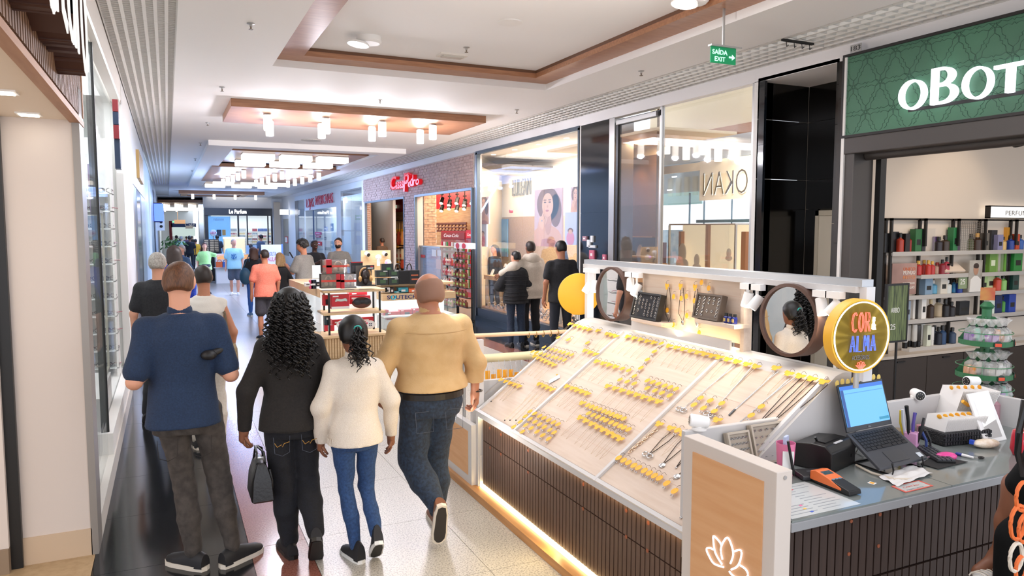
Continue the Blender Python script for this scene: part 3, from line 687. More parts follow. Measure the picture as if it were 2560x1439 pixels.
for px in(1641,1721,1757,1826):S('window_mullion',refl_box(px-3,px+3,482,720,XB+.3),mt('mullion_blue','#4f6d80',.4),wn)
S('window_mullion',refl_box(1740,1900,548,556,XB+.3),mt('mullion_blue','#4f6d80',.4),wn)
S('window_street',refl_box(1630,1900,575,720,XB+.345),mt('reflected_street','#7fa0b8',.6,emit='#8fb0c6',es=.4,col2='#cfd8dc',ns=6),wn)
S('wall_back',refl_box(1630,1900,400,482,XB+.34),mt('reflected_blue','#bcd3e2',.6))
S('ceiling_shop',refl_box(1625,1905,190,330,XB+.2,.1),mt('reflected_cream','#d9c9a9',.6))
S('trim_20',refl_box(1640,1890,327,349,XB-.05,.05),WOODC)
S('ceiling_shop',refl_box(1635,1895,349,402,XB+.22,.1),mt('reflected_sky','#c9d2da',.5))
S('trim_21',refl_box(1640,1890,405,425,XB+.1,.05),CREAMW)
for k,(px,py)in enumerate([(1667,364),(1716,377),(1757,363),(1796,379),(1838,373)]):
 p=PX(px,py-14,XB-.12);put_lantern(p[0],p[1],p[2],'white lantern under the brown beam reflected in the large glass pane, %s from the left'%ORD[k],'lanterns in the glass pane')
sg=T('shop_sign','cream fascia with backlit reversed letters reflected in the large glass pane','sign',(XB,9.3,2.6))
refl_box(1748,1890,395,498,XB-.02).build('board',mt('fascia_cream','#d8cbb4',.4),sg)
y0,y1,z0,z1=refl_rect(1756,1868,424,486,XB-.06)
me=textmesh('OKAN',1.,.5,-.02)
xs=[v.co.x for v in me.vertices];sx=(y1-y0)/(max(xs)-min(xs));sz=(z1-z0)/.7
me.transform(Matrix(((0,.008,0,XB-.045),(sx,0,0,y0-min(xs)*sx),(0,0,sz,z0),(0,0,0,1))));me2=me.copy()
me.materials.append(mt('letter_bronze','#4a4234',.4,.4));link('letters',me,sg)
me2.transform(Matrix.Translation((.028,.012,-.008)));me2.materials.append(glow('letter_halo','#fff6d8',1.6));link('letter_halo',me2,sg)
for px,py in((1686,443),(1674,476)):
 p=PX(px,py,XB+.25);tag(MB().lathe([(.07,0),(.075,.02)],16,(p[0],p[1],p[2]),sx=.3).build('downlight',glow('downlight','#ffffff',2)),'small round downlight on the blue ceiling reflected in the glass pane','lamp','downlights in the glass pane')
sh=T('glass_showcase','tall glass showcase with cream necklace busts reflected in the large glass pane','showcase',(7.5,8.6,0))
XS=7.35;y0,y1,z0,z1=refl_rect(1670,1838,562,690,XS);zz0=0
MB().box(XS+.28,XS+.30,y0,y1,z0-.4,z1).build('back_panel',mt('case_cream_glow','#e7d6b3',.6,emit='#ecdcb8',es=.6),sh)  # back of the reflected case, its brightness put in as glow
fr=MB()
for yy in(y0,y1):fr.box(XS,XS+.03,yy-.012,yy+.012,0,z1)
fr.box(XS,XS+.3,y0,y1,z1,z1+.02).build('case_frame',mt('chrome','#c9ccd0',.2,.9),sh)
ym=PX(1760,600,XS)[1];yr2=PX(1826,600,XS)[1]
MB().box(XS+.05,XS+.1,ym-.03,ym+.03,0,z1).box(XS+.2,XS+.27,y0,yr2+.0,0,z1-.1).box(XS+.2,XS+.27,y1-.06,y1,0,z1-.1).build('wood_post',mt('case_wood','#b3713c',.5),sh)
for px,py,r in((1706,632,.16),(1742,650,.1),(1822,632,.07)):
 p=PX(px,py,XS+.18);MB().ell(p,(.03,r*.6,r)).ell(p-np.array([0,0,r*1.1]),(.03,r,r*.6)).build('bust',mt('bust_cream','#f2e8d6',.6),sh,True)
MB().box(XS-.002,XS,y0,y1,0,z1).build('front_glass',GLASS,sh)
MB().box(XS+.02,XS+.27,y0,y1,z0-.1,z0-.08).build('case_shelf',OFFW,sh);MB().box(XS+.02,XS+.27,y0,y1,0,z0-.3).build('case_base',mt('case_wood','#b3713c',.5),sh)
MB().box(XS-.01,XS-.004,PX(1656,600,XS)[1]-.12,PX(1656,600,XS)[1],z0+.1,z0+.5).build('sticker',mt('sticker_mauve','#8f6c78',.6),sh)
light('AREA',(7.4,8.4,3.3),55,.8,col='#fff0d8')  # added lamp for the reflected scene built behind the pane
pane=S('window_2',MB().box(6.22,6.232,6.68,8.42,0,3.72),glass('tinted_pane','#e8e4d8',.03,.03));S('window_frame',MB().box(6.2,6.25,8.42,8.46,0,3.72).box(6.2,6.25,6.66,6.69,0,3.72),STEEL,pane)  # clear pane standing for mirror glass; its reflection is the geometry behind

# jeweller's window
vwall('wall_side',(6.24,10.64),(8.2,13.1),0,3.73,OFFW);vwall('wall_side',(6.3,15.28),(8.2,18.2),0,3.73,mt('lulean_side','#e9dcc4',.6))
S('wall_back',MB().box(8.2,8.25,13.0,18.2,2.35,3.7),mt('lulean_white','#f4f3ef',.6));S('wall_back',MB().box(8.2,8.25,13.0,18.2,0,2.35),mt('lulean_brown','#a98d68',.5,col2='#c2a781',ns=30))
S('ceiling_shop',MB().box(6.25,8.3,10.7,18.2,3.68,3.72),mt('lulean_ceiling','#e9e4d8',.5))
light('AREA',(7.2,13.6,3.6),125,1.4,2.6,'#fff4e4');light('SPOT',(7.7,14.3,3.6),130,.05,col='#ffffff',aim=(8.2,14.5,2.6),angle=60);light('SPOT',(7.7,13.2,3.6),130,.05,col='#ffffff',aim=(8.2,13.4,2.6),angle=60)
for k in range(12):
 x,y=6.6+(k%3)*.5,11.8+(k//3)*1.1
 tag(MB().lathe([(.05,-.004),(.055,0)],14,(x,y,3.677)).build('downlight',glow('downlight','#ffffff',2)),'round ceiling downlight inside the jeweller window','lamp','downlights inside the jeweller window')
wj=S('window_3',MB().box(6.22,6.23,10.66,12.85,.3,3.68).box(6.22,6.23,12.855,15.1,.3,3.68),glass('shop_glass','#eaf3f6',.03,.02))
S('window_frame',MB().box(6.18,6.26,10.64,15.15,3.66,3.73).box(6.18,6.26,15.05,15.13,0,3.7).box(6.18,6.26,10.64,10.68,0,3.7),mt('frame_blue_steel','#59636c',.35,.4),wj)
S('window_sill',MB().box(6.16,6.3,10.64,15.12,0,.12).box(6.18,6.28,10.64,15.12,.12,.30),mt('sill_dark','#3a4450',.3,.3),wj)
sg=T('wall_sign','silver serif letters reading LULEAN on the white jeweller wall','sign',(8.19,14.5,2.9))
a,b=PX(1281,490,8.17),PX(1326,485,8.17)
put_text('letters','LULEAN',mt('letter_silver','#9fa6a8',.3,.6),sg,(8.17,a[1],a[2]),MZ,UP,PX(1281,449,8.17)[2]-a[2],a[1]-b[1],.03)
SKIN_P=mt('print_skin2','#d9a98c',.6);HAIR_P=mt('print_brown','#7a553f',.6)
def portrait(name,lab,X,pxl,pxr,pyt,pyb,bg,flip=1,small=False):
 yl,yr=PX(pxl,560,X)[1],PX(pxr,560,X)[1];z0,z1=PX((pxl+pxr)/2,pyb,X)[2],PX((pxl+pxr)/2,pyt,X)[2]
 W_,H_=yl-yr,z1-z0;t=T(name,lab,'poster',(X,(yl+yr)/2,z0))
 MB().box(X,X+.03,yr,yl,z0,z1).build('board',bg,t)
 def el(nm,u,v,a,b,m,k,rot=0.):
  po=[]
  for i in range(20):
   p,q=a*math.cos(2*PI*i/20),b*math.sin(2*PI*i/20)
   uu,vv=u+(p*math.cos(rot)-q*math.sin(rot)),v+(p*math.sin(rot)+q*math.cos(rot))
   po.append((min(max(uu,0),1)*W_,min(max(vv,0),1)*H_))
  MB().prism(po,(X-.001-.0012*k,yl,z0),MZ,UP,.001).build(nm,m,t)
 if not small:
  el('hair_print',.5,.74,.40,.3,HAIR_P,0);el('hair_print',.78,.62,.2,.28,HAIR_P,0);el('shoulder_print',.45,.12,.55,.26,SKIN_P,1);el('top_print',.5,.0,.42,.14,mt('print_rose','#b97f78',.6),2)
  el('neck_print',.52,.42,.12,.22,mt('print_skin3','#c99679',.6),2);el('face_print',.5,.72,.2,.21,mt('print_skin4','#e3b698',.6),3,-.1)
  for u in(.41,.58):el('eye_print',u,.77,.045,.012,mt('print_eye','#5a4034',.6),4)
  el('brow_print',.41,.81,.06,.01,HAIR_P,4);el('brow_print',.58,.81,.06,.01,HAIR_P,4);el('nose_print',.5,.7,.025,.03,mt('print_shade','#cf9d80',.6),4);el('mouth_print',.49,.625,.06,.018,mt('print_lip','#b56a63',.6),4)
  el('hand_print',.3,.42,.1,.12,mt('print_skin4','#e3b698',.6),5,.5)
  for k in range(4):el('finger_print',.33+k*.045,.55-k*.03,.022,.09,mt('print_skin4','#e3b698',.6),6,-.5)
  el('arm_print',.2,.2,.1,.26,SKIN_P,4,-.1);el('ring_print',.3,.45,.02,.014,mt('chrome','#c9ccd0',.2,.9),7)
 else:
  el('figure_print',.5,.2,.34,.22,mt('print_pink','#d88aa8',.6),1);el('face_print',.5,.4,.16,.07,SKIN_P,2);el('hair_print',.5,.44,.24,.08,HAIR_P,1)
portrait('portrait_poster','large poster of a woman with hand at her chin hanging in the jeweller window',6.6,1336,1405,472,616,mt('poster_mauve','#d3b9bd',.5))
portrait('portrait_poster','second woman poster cut off by the right edge of the jeweller window',6.6,1426,1452,466,540,mt('poster_mauve','#d3b9bd',.5))
portrait('portrait_poster','woman poster at the left edge of the jeweller window',6.45,1198,1222,492,560,mt('poster_mauve','#d3b9bd',.5))
portrait('window_banner','narrow lilac banner with a small figure at the left of the jeweller window',6.45,1198,1216,540,616,mt('banner_lilac','#c3cdea',.5),small=True)
portrait('window_banner','narrow lilac banner with a small figure at the right of the jeweller window',6.45,1412,1441,530,612,mt('banner_lilac','#c3cdea',.5),small=True)
tag(MB().box(8.15,8.18,PX(1268,600,8.15)[1],PX(1228,600,8.15)[1],1.3,2.3).build('wall_poster',mt('poster_blue','#5b93c4',.5,col2='#8fb9dc',ns=2)),'pale blue poster on the jeweller back wall','poster')
tag(MB().cyl((6.3,PX(1281,528,6.3)[1],PX(1281,528,6.3)[2]),(6.24,PX(1281,528,6.3)[1],PX(1281,528,6.3)[2]),.035,n=16).build('round_alarm',mt('alarm_red','#d0252c',.4)),'round red sticker on the jeweller window','sticker')
def bench(lab,pxl,pxr,py,yoff,zlow,n,items,X0=6.4,d=.55):
 y1,y0=PX(pxl,py,X0)[1],PX(pxr,py,X0)[1];z=PX((pxl+pxr)/2,py,X0)[2]
 y1=min(y1,15.2);y0=max(y0,11.65)
 t=T('display_bench',lab,'table',(X0,(y0+y1)/2,0));WB=mt('bench_wood','#c99d72',.5)
 MB().box(X0,X0+d,y0,y1,z-.09,z).build('table_top',WB,t)
 for yy in(y0+.05,y1-.05):
  for xx in(X0+.04,X0+d-.04):MB().box(xx-.02,xx+.02,yy-.02,yy+.02,.3,z-.09).build('leg',STEEL,t)
 return y0,y1,z
y0,y1,z=bench('pale wooden display bench with jewellery stands in the jeweller window, left half',1192,1300,692,0,0,0,0)
IVORY=mt('ivory_stand','#f3efe4',.5);GOLD=mt('gold','#c9a55a',.3,.9);SILV=mt('silver','#cfd0d2',.22,.95);LEATH=mt('leather_cord','#3a2a1f',.5)
def jstand(x,y,z,h,lab,grp):
 t=T('jewellery_stand',lab,'jewellery',(x,y,z),0,grp)
 MB().prism([(-.05,0),(.05,0),(.055,h*.8),(.03,h),(-.03,h),(-.055,h*.8)],(0,0,0),MZ,(.45,0,1),.015).build('board',IVORY,t,local=True)
 MB().tube([(-.02+h*.28,.035*math.cos(a),h*.6+.05*math.sin(a))for a in np.linspace(PI,2*PI,9)],.004,4).build('necklace',GOLD,t,local=True);return t
J0=None
for k in range(4):
 yy=y1-.2-k*.42
 for r in range(2):
  lab='ivory necklace stand on the %s row of the left jeweller bench'%('front','back')[r]
  J0=jstand(6.5+r*.25,yy,z,.13+.12*r,lab,'stands on the %s row of the left bench'%('front','back')[r])if J0 is None else dup(J0,(6.5+r*.25,yy-r*.1,z),0,lab,'stands on the %s row of the left bench'%('front','back')[r],(1,1,1+r*.9))
y0,y1,z=bench('pale wooden display bench in the jeweller window, right half',1385,1452,688,0,0,0,0)
for k in range(3):dup(J0,(6.5,y1-.15-k*.3,z),0,'ivory necklace stand on the right jeweller bench','stands on the right bench',(1,1,1.6))
S('wall_low',MB().box(6.3,8.2,10.9,15.3,0,.31),mt('window_floor_wood','#b58a62',.5)).name='floor_window'
WATCH=None
def watch(x,y,z,lab,grp):
 global WATCH
 if WATCH is None:
  t=T('watch',lab,'watch',(x,y,z),0,grp)
  MB().tube([(.035*math.cos(a),0,.045+.042*math.sin(a))for a in np.linspace(0,2*PI,14)[:-1]],.009,5,True).build('strap',SILV,t,True,local=True)
  MB().cyl((-.032,0,.055),(-.045,0,.058),.022,n=14).build('dial',mt('dial','#3a3a40',.2),t,True,local=True);WATCH=t;return t
 return dup(WATCH,(x,y,z),random.uniform(-.8,.8),lab,grp)
for k in range(60):
 yy=14.9-(k//4)*.27+random.uniform(-.05,.05);xx=6.4+(k%4)*.16+random.uniform(-.03,.03);st=(k%4)*.05
 watch(xx,yy,.311+st*0,'silver watch on the floor of the jeweller window','watches along the window floor').scale=(1.3,)*3
for i_,(px,py,w_,h_,c_)in enumerate([(1463,596,10,12,'#a8808c'),(1473,608,8,18,'#d9dde0'),(1481,597,6,16,'#e6e8ea'),(1482,616,16,6,'#cfd4d8'),(1481,636,12,22,'#c96a82'),(1512,644,8,16,'#c96a82')]):
 a,b=PX(px-w_/2,py+h_/2,6.19),PX(px+w_/2,py-h_/2,6.19)
 t=T('wall_device','%s on the blue-black stone pier beside the jeweller window'%['square mauve plaque','tall white sensor','upper white sensor','flat white sensor box','larger pink notice','smaller pink notice'][i_],'device' if i_ in(1,2,3)else 'sign',(6.19,a[1],a[2]))
 MB().box(6.17,6.2,b[1],a[1],a[2],b[2]).build('face_plate',mt('dev_'+c_[1:],c_,.5),t,bev=.004)
 MB().box(6.168,6.17,b[1]+(a[1]-b[1])*.3,a[1]-(a[1]-b[1])*.3,a[2]+(b[2]-a[2])*.35,a[2]+(b[2]-a[2])*.65).build('mark',OFFW,t)
# ---------------------------------------------------------------- brick shop front (dry goods) on the right wall
BRICK=mt('brick','#b3938a',.8,col2='#d3bab2',ns=14,lo=.3,hi=.7,bump=.4,bs=60);MORTAR=mt('mortar','#d6c8c1',.9);REDP=mt('shop_red','#b01a22',.4)
FB=T('brick_front','pinkish brick shop front with red cursive letters over two openings','shop front',(6.2,20,0))
def bricks(mb,y0,y1,z0,z1,x,lenb=.23,hb=.072):
 r=0;z=z0
 while z<z1-.01:
  y=y0-(lenb/2 if r%2 else 0)
  while y<y1:
   a,b=max(y,y0),min(y+lenb,y1)
   if b-a>.03:
    d=random.uniform(.012,.024);mb.add(MB().box(x-d,x,a+.005,b-.005,z+.004,min(z+hb,z1)-.004).v,[(0,4,6,2),(0,1,5,4),(2,6,7,3),(4,5,7,6),(0,2,3,1)])
   y+=lenb
  z+=hb;r+=1
 return mb
MB().box(6.19,6.4,15.28,25.35,2.95,3.72).box(6.19,6.4,19.5,20.5,0,2.95).build('masonry',MORTAR,FB)
bk=MB();bricks(bk,15.28,25.35,2.95,3.70,6.19);bricks(bk,19.5,20.5,0,2.95,6.19)
tag(bk.build('brickwork',BRICK,FB),kind='stuff')
# brick returns inside the openings, lit warm
def bricks_x(mb,x0,x1,z0,z1,y):
 r=0;z=z0
 while z<z1-.01:
  x=x0-(.115 if r%2 else 0)
  while x<x1:
   a,b=max(x,x0),min(x+.23,x1)
   if b-a>.03:
    d=random.uniform(.008,.026);mb.box(a+.005,b-.005,y-d,y,z+.004,min(z+.072,z1)-.004)
   x+=.23
  z+=.072;r+=1
xa=6.42;xb=PY(1091,560,19.5)[0]
MB().box(xa,xb,19.5,20.5,0,3.4).build('masonry',MORTAR,FB)
bk=MB();bricks_x(bk,xa,xb,0,3.4,19.5);bricks_x(bk,6.22,6.36,0,2.9,25.1)
tag(bk.build('brickwork',mt('brick_warm','#a88066',.8,col2='#c9a488',ns=14,bump=.4,bs=60),FB),kind='stuff')
fr=MB()
for y0,y1 in((15.3,19.5),(20.5,25.1)):fr.box(6.15,6.22,y0,y1,2.90,2.96).box(6.15,6.22,y1-.06,y1,0,2.9).box(6.15,6.22,y0,y0+.05,0,2.9)
fr.build('opening_frame',mt('frame_blue_grey','#6f7d89',.4,.3),FB);
sg=T('shop_sign','red three dimensional cursive letters reading Casas Pedro on the brick front','sign',(6.17,20.5,3.2))
REDL=mt('letter_red','#d3121c',.3,emit='#c8101a',es=.35)
def lett(tx,pxl,pxr,pyb,pyt,shear=.12):
 a,b=PX(pxl,pyb,6.10),PX(pxr,pyb,6.10);tp=PX(pxl,pyt,6.10)
 put_text('lettering',tx,REDL,sg,(6.11,a[1],a[2]),MZ,UP,tp[2]-a[2],a[1]-b[1],.1,.02,shear)
lett('C',979,994,473,443);lett('asas',992,1012,472,447);lett('P',1011,1026,478,434);lett('e',1023,1030,467,448);lett('d',1029,1037,465,438);lett('ro',1036,1051,463,442)
MB().tube([PX(1016,455,6.07),PX(1010,447,6.07),PX(1013,436,6.07),PX(1022,432,6.07),PX(1030,437,6.07)],.02,6).tube([PX(976,470,6.07),PX(983,474,6.07),PX(990,470,6.07)],.018,6).build('flourish',REDL,sg,True)
# interior
S('wall_back',MB().box(8.3,8.4,17.6,34,2.7,3.5),REDP);S('wall_back',MB().box(8.3,8.4,17.6,34,0,2.7),wood('panel_wood','#a67c52','#c79c6c',.5,1,2.))
S('ceiling_shop',MB().box(6.42,8.4,15.3,34,3.45,3.5),mt('ceil_dark','#3b2a26',.7));vwall('wall_side',(6.45,25.4),(8.3,33.5),0,3.5,mt('pedro_side','#c2a182',.6))
light('AREA',(7.3,17.8,3.4),75,1.2,3,'#ffe9cf');light('AREA',(7.4,23.,3.4),90,1.2,4,'#ffe9cf');light('SPOT',(6.9,18.2,3.3),45,.05,col='#ffe9cf',aim=(6.9,19.5,2.2),angle=70)
for k in range(9):
 p=PX(1105+(k%5)*19,500+(k//5)*14+(k%2)*5,7.2)
 trackspot('black track spotlight at the red ceiling band of the brick shop',p,p+np.array([-.5,-.6,-1]),BLACK,'#ffe9c9',0,.06,.2,'spotlights in the brick shop',em=25 if k in(6,7)else 6,zt=3.45)
ex=T('exit_sign','small pale green SAÍDA sign inside the brick shop','sign',(8.2,28,2.8));a,b=PX(970,522,8.25),PX(991,512,8.25)
MB().box(8.25,8.27,b[1],a[1],a[2],b[2]).build('plate',mt('exit_pale','#bcd9c2',.5,emit='#bcd9c2',es=.3),ex);put_text('lettering','SAÍDA',mt('ink_green','#2e7d4f',.5),ex,(8.245,a[1]-.05,a[2]+.06),MZ,UP,(b[2]-a[2])*.5,(a[1]-b[1])*.85,.004)
# grain dispensers and shelves seen through the far opening
def at8(px,py):return PX(px,py,8.05)
dp=T('dispenser_rack','rack of tall grain dispensers with yellow bases in the brick shop','dispenser',at8(975,640)*np.array([1,1,0]))
z0,z1=at8(975,583)[2],at8(975,553)[2]
for k in range(12):
 yy=at8(943+k*6.3,580)[1];c_=['#c9a46a','#d8b888','#b98d55','#e3d3b4'][k%4]
 o=MB().box(8.0,8.15,yy-.11,yy+.11,z0+.18,z1).build('dispenser_tube',mt('grain_'+c_[1:],c_,.4),dp);MB().box(7.99,8.15,yy-.11,yy+.11,z0,z0+.18).build('yellow_base',mt('yellow_base','#e3a72c',.5),o)
MB().box(7.95,8.2,at8(1012,580)[1],at8(938,580)[1],z0-.03,z0).box(7.95,8.2,at8(1012,580)[1],at8(938,580)[1],z1,z1+.02).build('rack_rail',BLACK,dp)
shf=T('grocery_shelves','grocery shelves with yellow price rails in the brick shop','shelf',(8,at8(975,600)[1],0))
for py in(612,648,670):
 z=at8(975,py)[2];MB().box(7.8,8.2,at8(1012,600)[1],at8(938,600)[1],z-.04,z).build('shelf_board',mt('shelf_tan','#8a6a4a',.5),shf);MB().box(7.79,7.8,at8(1012,600)[1],at8(938,600)[1],z-.06,z+.02).build('price_rail',mt('yellow_base','#e3a72c',.5),shf)
pk=None
for r,(py,h)in enumerate(((612,.5),(648,.4),(670,.35))):
 for k in range(8):
  p=PX(943+k*9,py,7.95);c_=['#e6d9c2','#c98a4a','#d9c9a9','#b5462e','#efe9dd'][(k*3+r)%5]
  t=T('grocery_bag','packed grocery bag on the %s shelf behind the far brick opening'%('upper','middle','lower')[r],'bag',p,0,'grocery bags on the %s shelf'%('upper','middle','lower')[r])
  MB().lathe([(.13,0),(.15,.05),(.14,h*.7),(.1,h*.9),(.12,h)],8,sx=.5).build('pouch',mt('pouch_'+c_[1:],c_,.5),t,True,local=True);MB().box(-.082,-.07,-.07,.07,h*.2,h*.5).build('paper_label',mt('pouch_b5462e','#b5462e',.5),t,local=True)
# lattice, refrigerators
def cocacooler(lab,pxl,pxr,pyt,pyb,X,c1):
 yl,yr=PX(pxl,600,X)[1],PX(pxr,600,X)[1];zt=PX(pxl,pyt,X)[2]
 t=T('drinks_cooler',lab,'refrigerator',(X,yl,0));MB().box(X,X+.6,yr,yl,0,zt).build('body',mt(c1,'#a3141d' if c1=='cooler_red' else '#c01824',.4),t)
 zh=zt-(zt-PX(pxl,pyb,X)[2])*.3
 MB().box(X-.02,X,yr+.04,yl-.04,zh,zt-.04).build('header',mt('header_'+c1,'#7d2a26' if c1=='cooler_red' else '#d01a28',.4,emit='#802020',es=.2),t)
 dr=MB().box(X-.02,X-.01,yr+.05,yl-.05,.2,zh-.02).build('glass_door',GLASS,t)
 q=MB()
 for j in range(4):q.box(X+.001-.015,X+.0,yr+.08,yl-.08,.3+j*.35,.32+j*.35)
 q.build('wire_shelf',STEEL,t)
 for j in range(4):
  for i in range(9):
   yy=yl-.12-i*(yl-yr-.24)/8
   MB().cyl((X-.004,yy,.33+j*.35),(X-.004,yy,.58+j*.35),.05 if yl-yr>.9 else.035,n=8).build('drink_bottle',mt('drink_%d'%(i%3),['#b9202c','#d8d3cf','#4a8a3c'][i%3],.3),t,True)
 put_text('lettering','Coca-Cola',OFFW,t,(X-.022,yl-.15*(yl-yr),zh+(zt-zh)*.25),MZ,UP,(zt-zh)*.4,(yl-yr)*.6,.006,0,.25)
cocacooler('dark red drinks cooler with white cursive lettering in the brick shop',1103,1164,577,640,8.0,'cooler_red')
cocacooler('bright red drinks cooler cut off by the window frame of the brick shop',1165,1200,575,640,7.9,'cooler_bright')
la=MB();ztl,zbl=PX(1130,560,8.1)[2],PX(1130,576,8.1)[2];yl,yr=PX(1091,570,8.1)[1],PX(1168,570,8.1)[1]
nL=9
for i in range(nL):
 for j in range(2):
  cy_=yr+(i+.5)*(yl-yr)/nL;cz=zbl+(j+.5)*(ztl-zbl)/2;ry,rz=(yl-yr)/nL/2,(ztl-zbl)/4
  la.tube([(8.08,cy_+ry*math.cos(a),cz+rz*math.sin(a))for a in np.linspace(0,2*PI,13)[:-1]],.022,4,True)
t=T('carved_lattice','carved dark wooden lattice with petal openings above the coolers','panel',(8.1,(yl+yr)/2,zbl));la.build('lattice_rings',mt('lattice_wood','#6e3b24',.5),t);MB().box(8.06,8.1,yr,yl,ztl,ztl+.05).box(8.06,8.1,yr,yl,zbl-.05,zbl).build('lattice_rails',mt('lattice_wood','#6e3b24',.5),t)
# glass snack case and bread racks before the near opening
def at6(px,py):return PX(px,py,6.35)
yl,yr,zt=at6(1050,640)[1],at6(1106,640)[1],at6(1075,618)[2]
t=T('snack_case','small glass snack case with paper notices at the brick shop entrance','showcase',(6.5,yl,0))
MB().box(6.3,6.75,yr,yl,0,.75).build('case_base',mt('case_base','#8a8f94',.4),t);MB().box(6.3,6.31,yr,yl,.75,zt).box(6.3,6.75,yl-.01,yl,.75,zt).box(6.3,6.75,yr,yr+.01,.75,zt).build('case_glass',glass('case_glass','#b9d0de',.12,.3),t)
MB().box(6.28,6.77,yr-.01,yl+.01,zt,zt+.04).build('case_lid',STEEL,t)
for px,py,w_,h_,c_ in((1085,632,11,16,'#efe9df'),(1098,632,9,14,'#efe9df'),(1096,660,12,22,'#e9cfc2'),(1057,640,10,6,'#c0392b')):
 a,b=PX(px-w_/2,py+h_/2,6.29),PX(px+w_/2,py-h_/2,6.29);MB().box(6.288,6.294,b[1],a[1],a[2],b[2]).build('paper_notice',mt('notice_'+c_[1:],c_,.7),t)
for k in range(5):MB().ell((6.5,yl-.15-k*.13,1.05+.2*(k%2)),(.1,.06,.05)).build('pastry',mt('pastry','#c98f4e',.6),t,True)
MB().box(6.32,6.74,yr+.02,yl-.02,.98,1.0).box(6.32,6.74,yr+.02,yl-.02,1.2,1.21).build('case_shelf',GLASS,t)
def breadrack(lab,pxl,pxr,pyt,X,cols,rows,pyb):
 yl,yr=PX(pxl,640,X)[1],PX(pxr,640,X)[1];zt,zb=PX(pxl,pyt,X)[2],PX(pxl,pyb,X)[2]
 t=T('snack_rack',lab,'rack',(X,yl,0));fr=MB()
 for yy in(yl,yr):fr.cyl((X+.1,yy,0),(X+.1,yy,zt),.018,n=6)
 fr.box(X-.1,X+.15,yr,yl,.03,.06);fr.build('rack_frame',BLACK,t)
 n=4
 for j in range(rows):
  z=zb+(zt-zb)*j/rows
  MB().box(X-.02,X+.12,yr,yl,z-.015,z).build('rack_shelf',BLACK,t)
  for i in range(n):
   yy=yl-(i+.5)*(yl-yr)/n;c_=cols[(i+j)%len(cols)]
   b=T('bread_bag','bread bag in the %s row of the %s'%(ORD[rows-1-j],' '.join(lab.split()[:3])),'bag',(X,yy,z+.001),0,'bread bags of the '+' '.join(lab.split()[:3])+' row %d'%j)
   hh=(zt-zb)/rows*.72;wy=(yl-yr)/n*.46
   MB().lathe([(wy*.8,0),(wy,hh*.15),(wy,hh*.7),(wy*.3,hh*.86),(wy*.6,hh)],9,sx=.45).build('pouch',mt('pouch_'+c_[1:],c_,.35),b,True,local=True)
   MB().box(-wy*.46,-wy*.44,-wy*.6,wy*.6,hh*.3,hh*.6).build('paper_label',mt('lab_red' if j>rows/2 else 'lab_green','#c8222c' if j>rows/2 else '#9fb545',.5),b,local=True)
 return t,yl,yr,zt
breadrack('tall snack rack of small brown loaves at the window frame',1135,1168,622,5.75,['#6b3a26','#7d4630','#8a5638'],6,760)
breadrack('short snack rack of red ribboned bags under the bald head',1108,1132,636,5.8,['#d9b49a','#c9574a','#e3cdb8'],5,760)
a,b=PX(1137,620,5.7),PX(1172,608,5.7);t=T('rack_header','white header box with red oval marks on top of the tall snack rack','box',(5.7,a[1],a[2]))
MB().box(5.68,5.85,b[1],a[1],a[2],b[2]).build('carton',OFFW,t)
for k in(.27,.72):MB().lathe([(.02,0),(.11,.004)],14,(5.679,a[1]+(b[1]-a[1])*k,(a[2]+b[2])/2),R=Matrix.Rotation(-PI/2,3,'Y'),sx=.55).build('oval_mark',mt('lab_red','#c8222c',.5),t)

# ---------------------------------------------------------------- glass fronted store with red letters
WA=mt('americanas_wall','#dfe5ea',.5)
S('wall_right',MB().box(6.2,6.4,25.7,40.6,3.5,3.73).box(6.2,6.3,29.2,30.0,0,3.5).box(6.2,6.25,30.0,37.6,2.92,3.5),WA)
S('wall_back',MB().box(7.4,7.5,26,46,0,3.6),mt('americanas_back','#dbe2e6',.6));S('ceiling_shop',MB().box(6.4,7.5,25.8,46,3.5,3.55),OFFW)
light('AREA',(6.9,28,3.45),80,.8,3,'#eef6ff');light('AREA',(6.9,34,3.45),120,.8,6,'#eef6ff')
gw=S('window_4',MB().box(6.21,6.225,25.72,27.4,0,3.5).box(6.21,6.225,27.41,29.2,0,3.5),glass('pane_cool','#dfeaf0',.10,.16));S('window_frame',MB().box(6.2,6.24,25.7,29.2,1.95,1.97),STEEL,gw)
gw=S('window_5',MB().box(6.21,6.225,37.6,39.6,0,3.5),glass('pane_cool'));S('window_frame',MB().box(6.2,6.24,37.55,37.62,0,3.5),WA,gw)
dg=S('door_3',MB().box(6.21,6.225,30.0,35.2,0,2.9).box(6.21,6.225,35.28,37.55,0,2.9),glass('pane_cool'));S('door_frame',MB().box(6.18,6.24,35.2,35.28,0,2.9),mt('navy_frame','#2d4468',.4),dg)
sg=T('shop_sign','red capital letters reading LOJAS AMERICANAS on the white store front','sign',(6.15,34,3.1))
a,b=PX(766,519,6.14),PX(794,515,6.14);put_text('letters','LOJAS',mt('letter_red2','#cf2b42',.4),sg,(6.14,a[1],a[2]),MZ,UP,PX(766,496,6.14)[2]-a[2]-.02,a[1]-PX(784,515,6.14)[1],.03,-.01)
a,b=PX(788,514,6.14),PX(832,508,6.14);put_text('letters','AMERICANAS',mt('letter_red2','#cf2b42',.4),sg,(6.14,a[1],3.1),MZ,UP,.42,a[1]-b[1],.03,-.01)
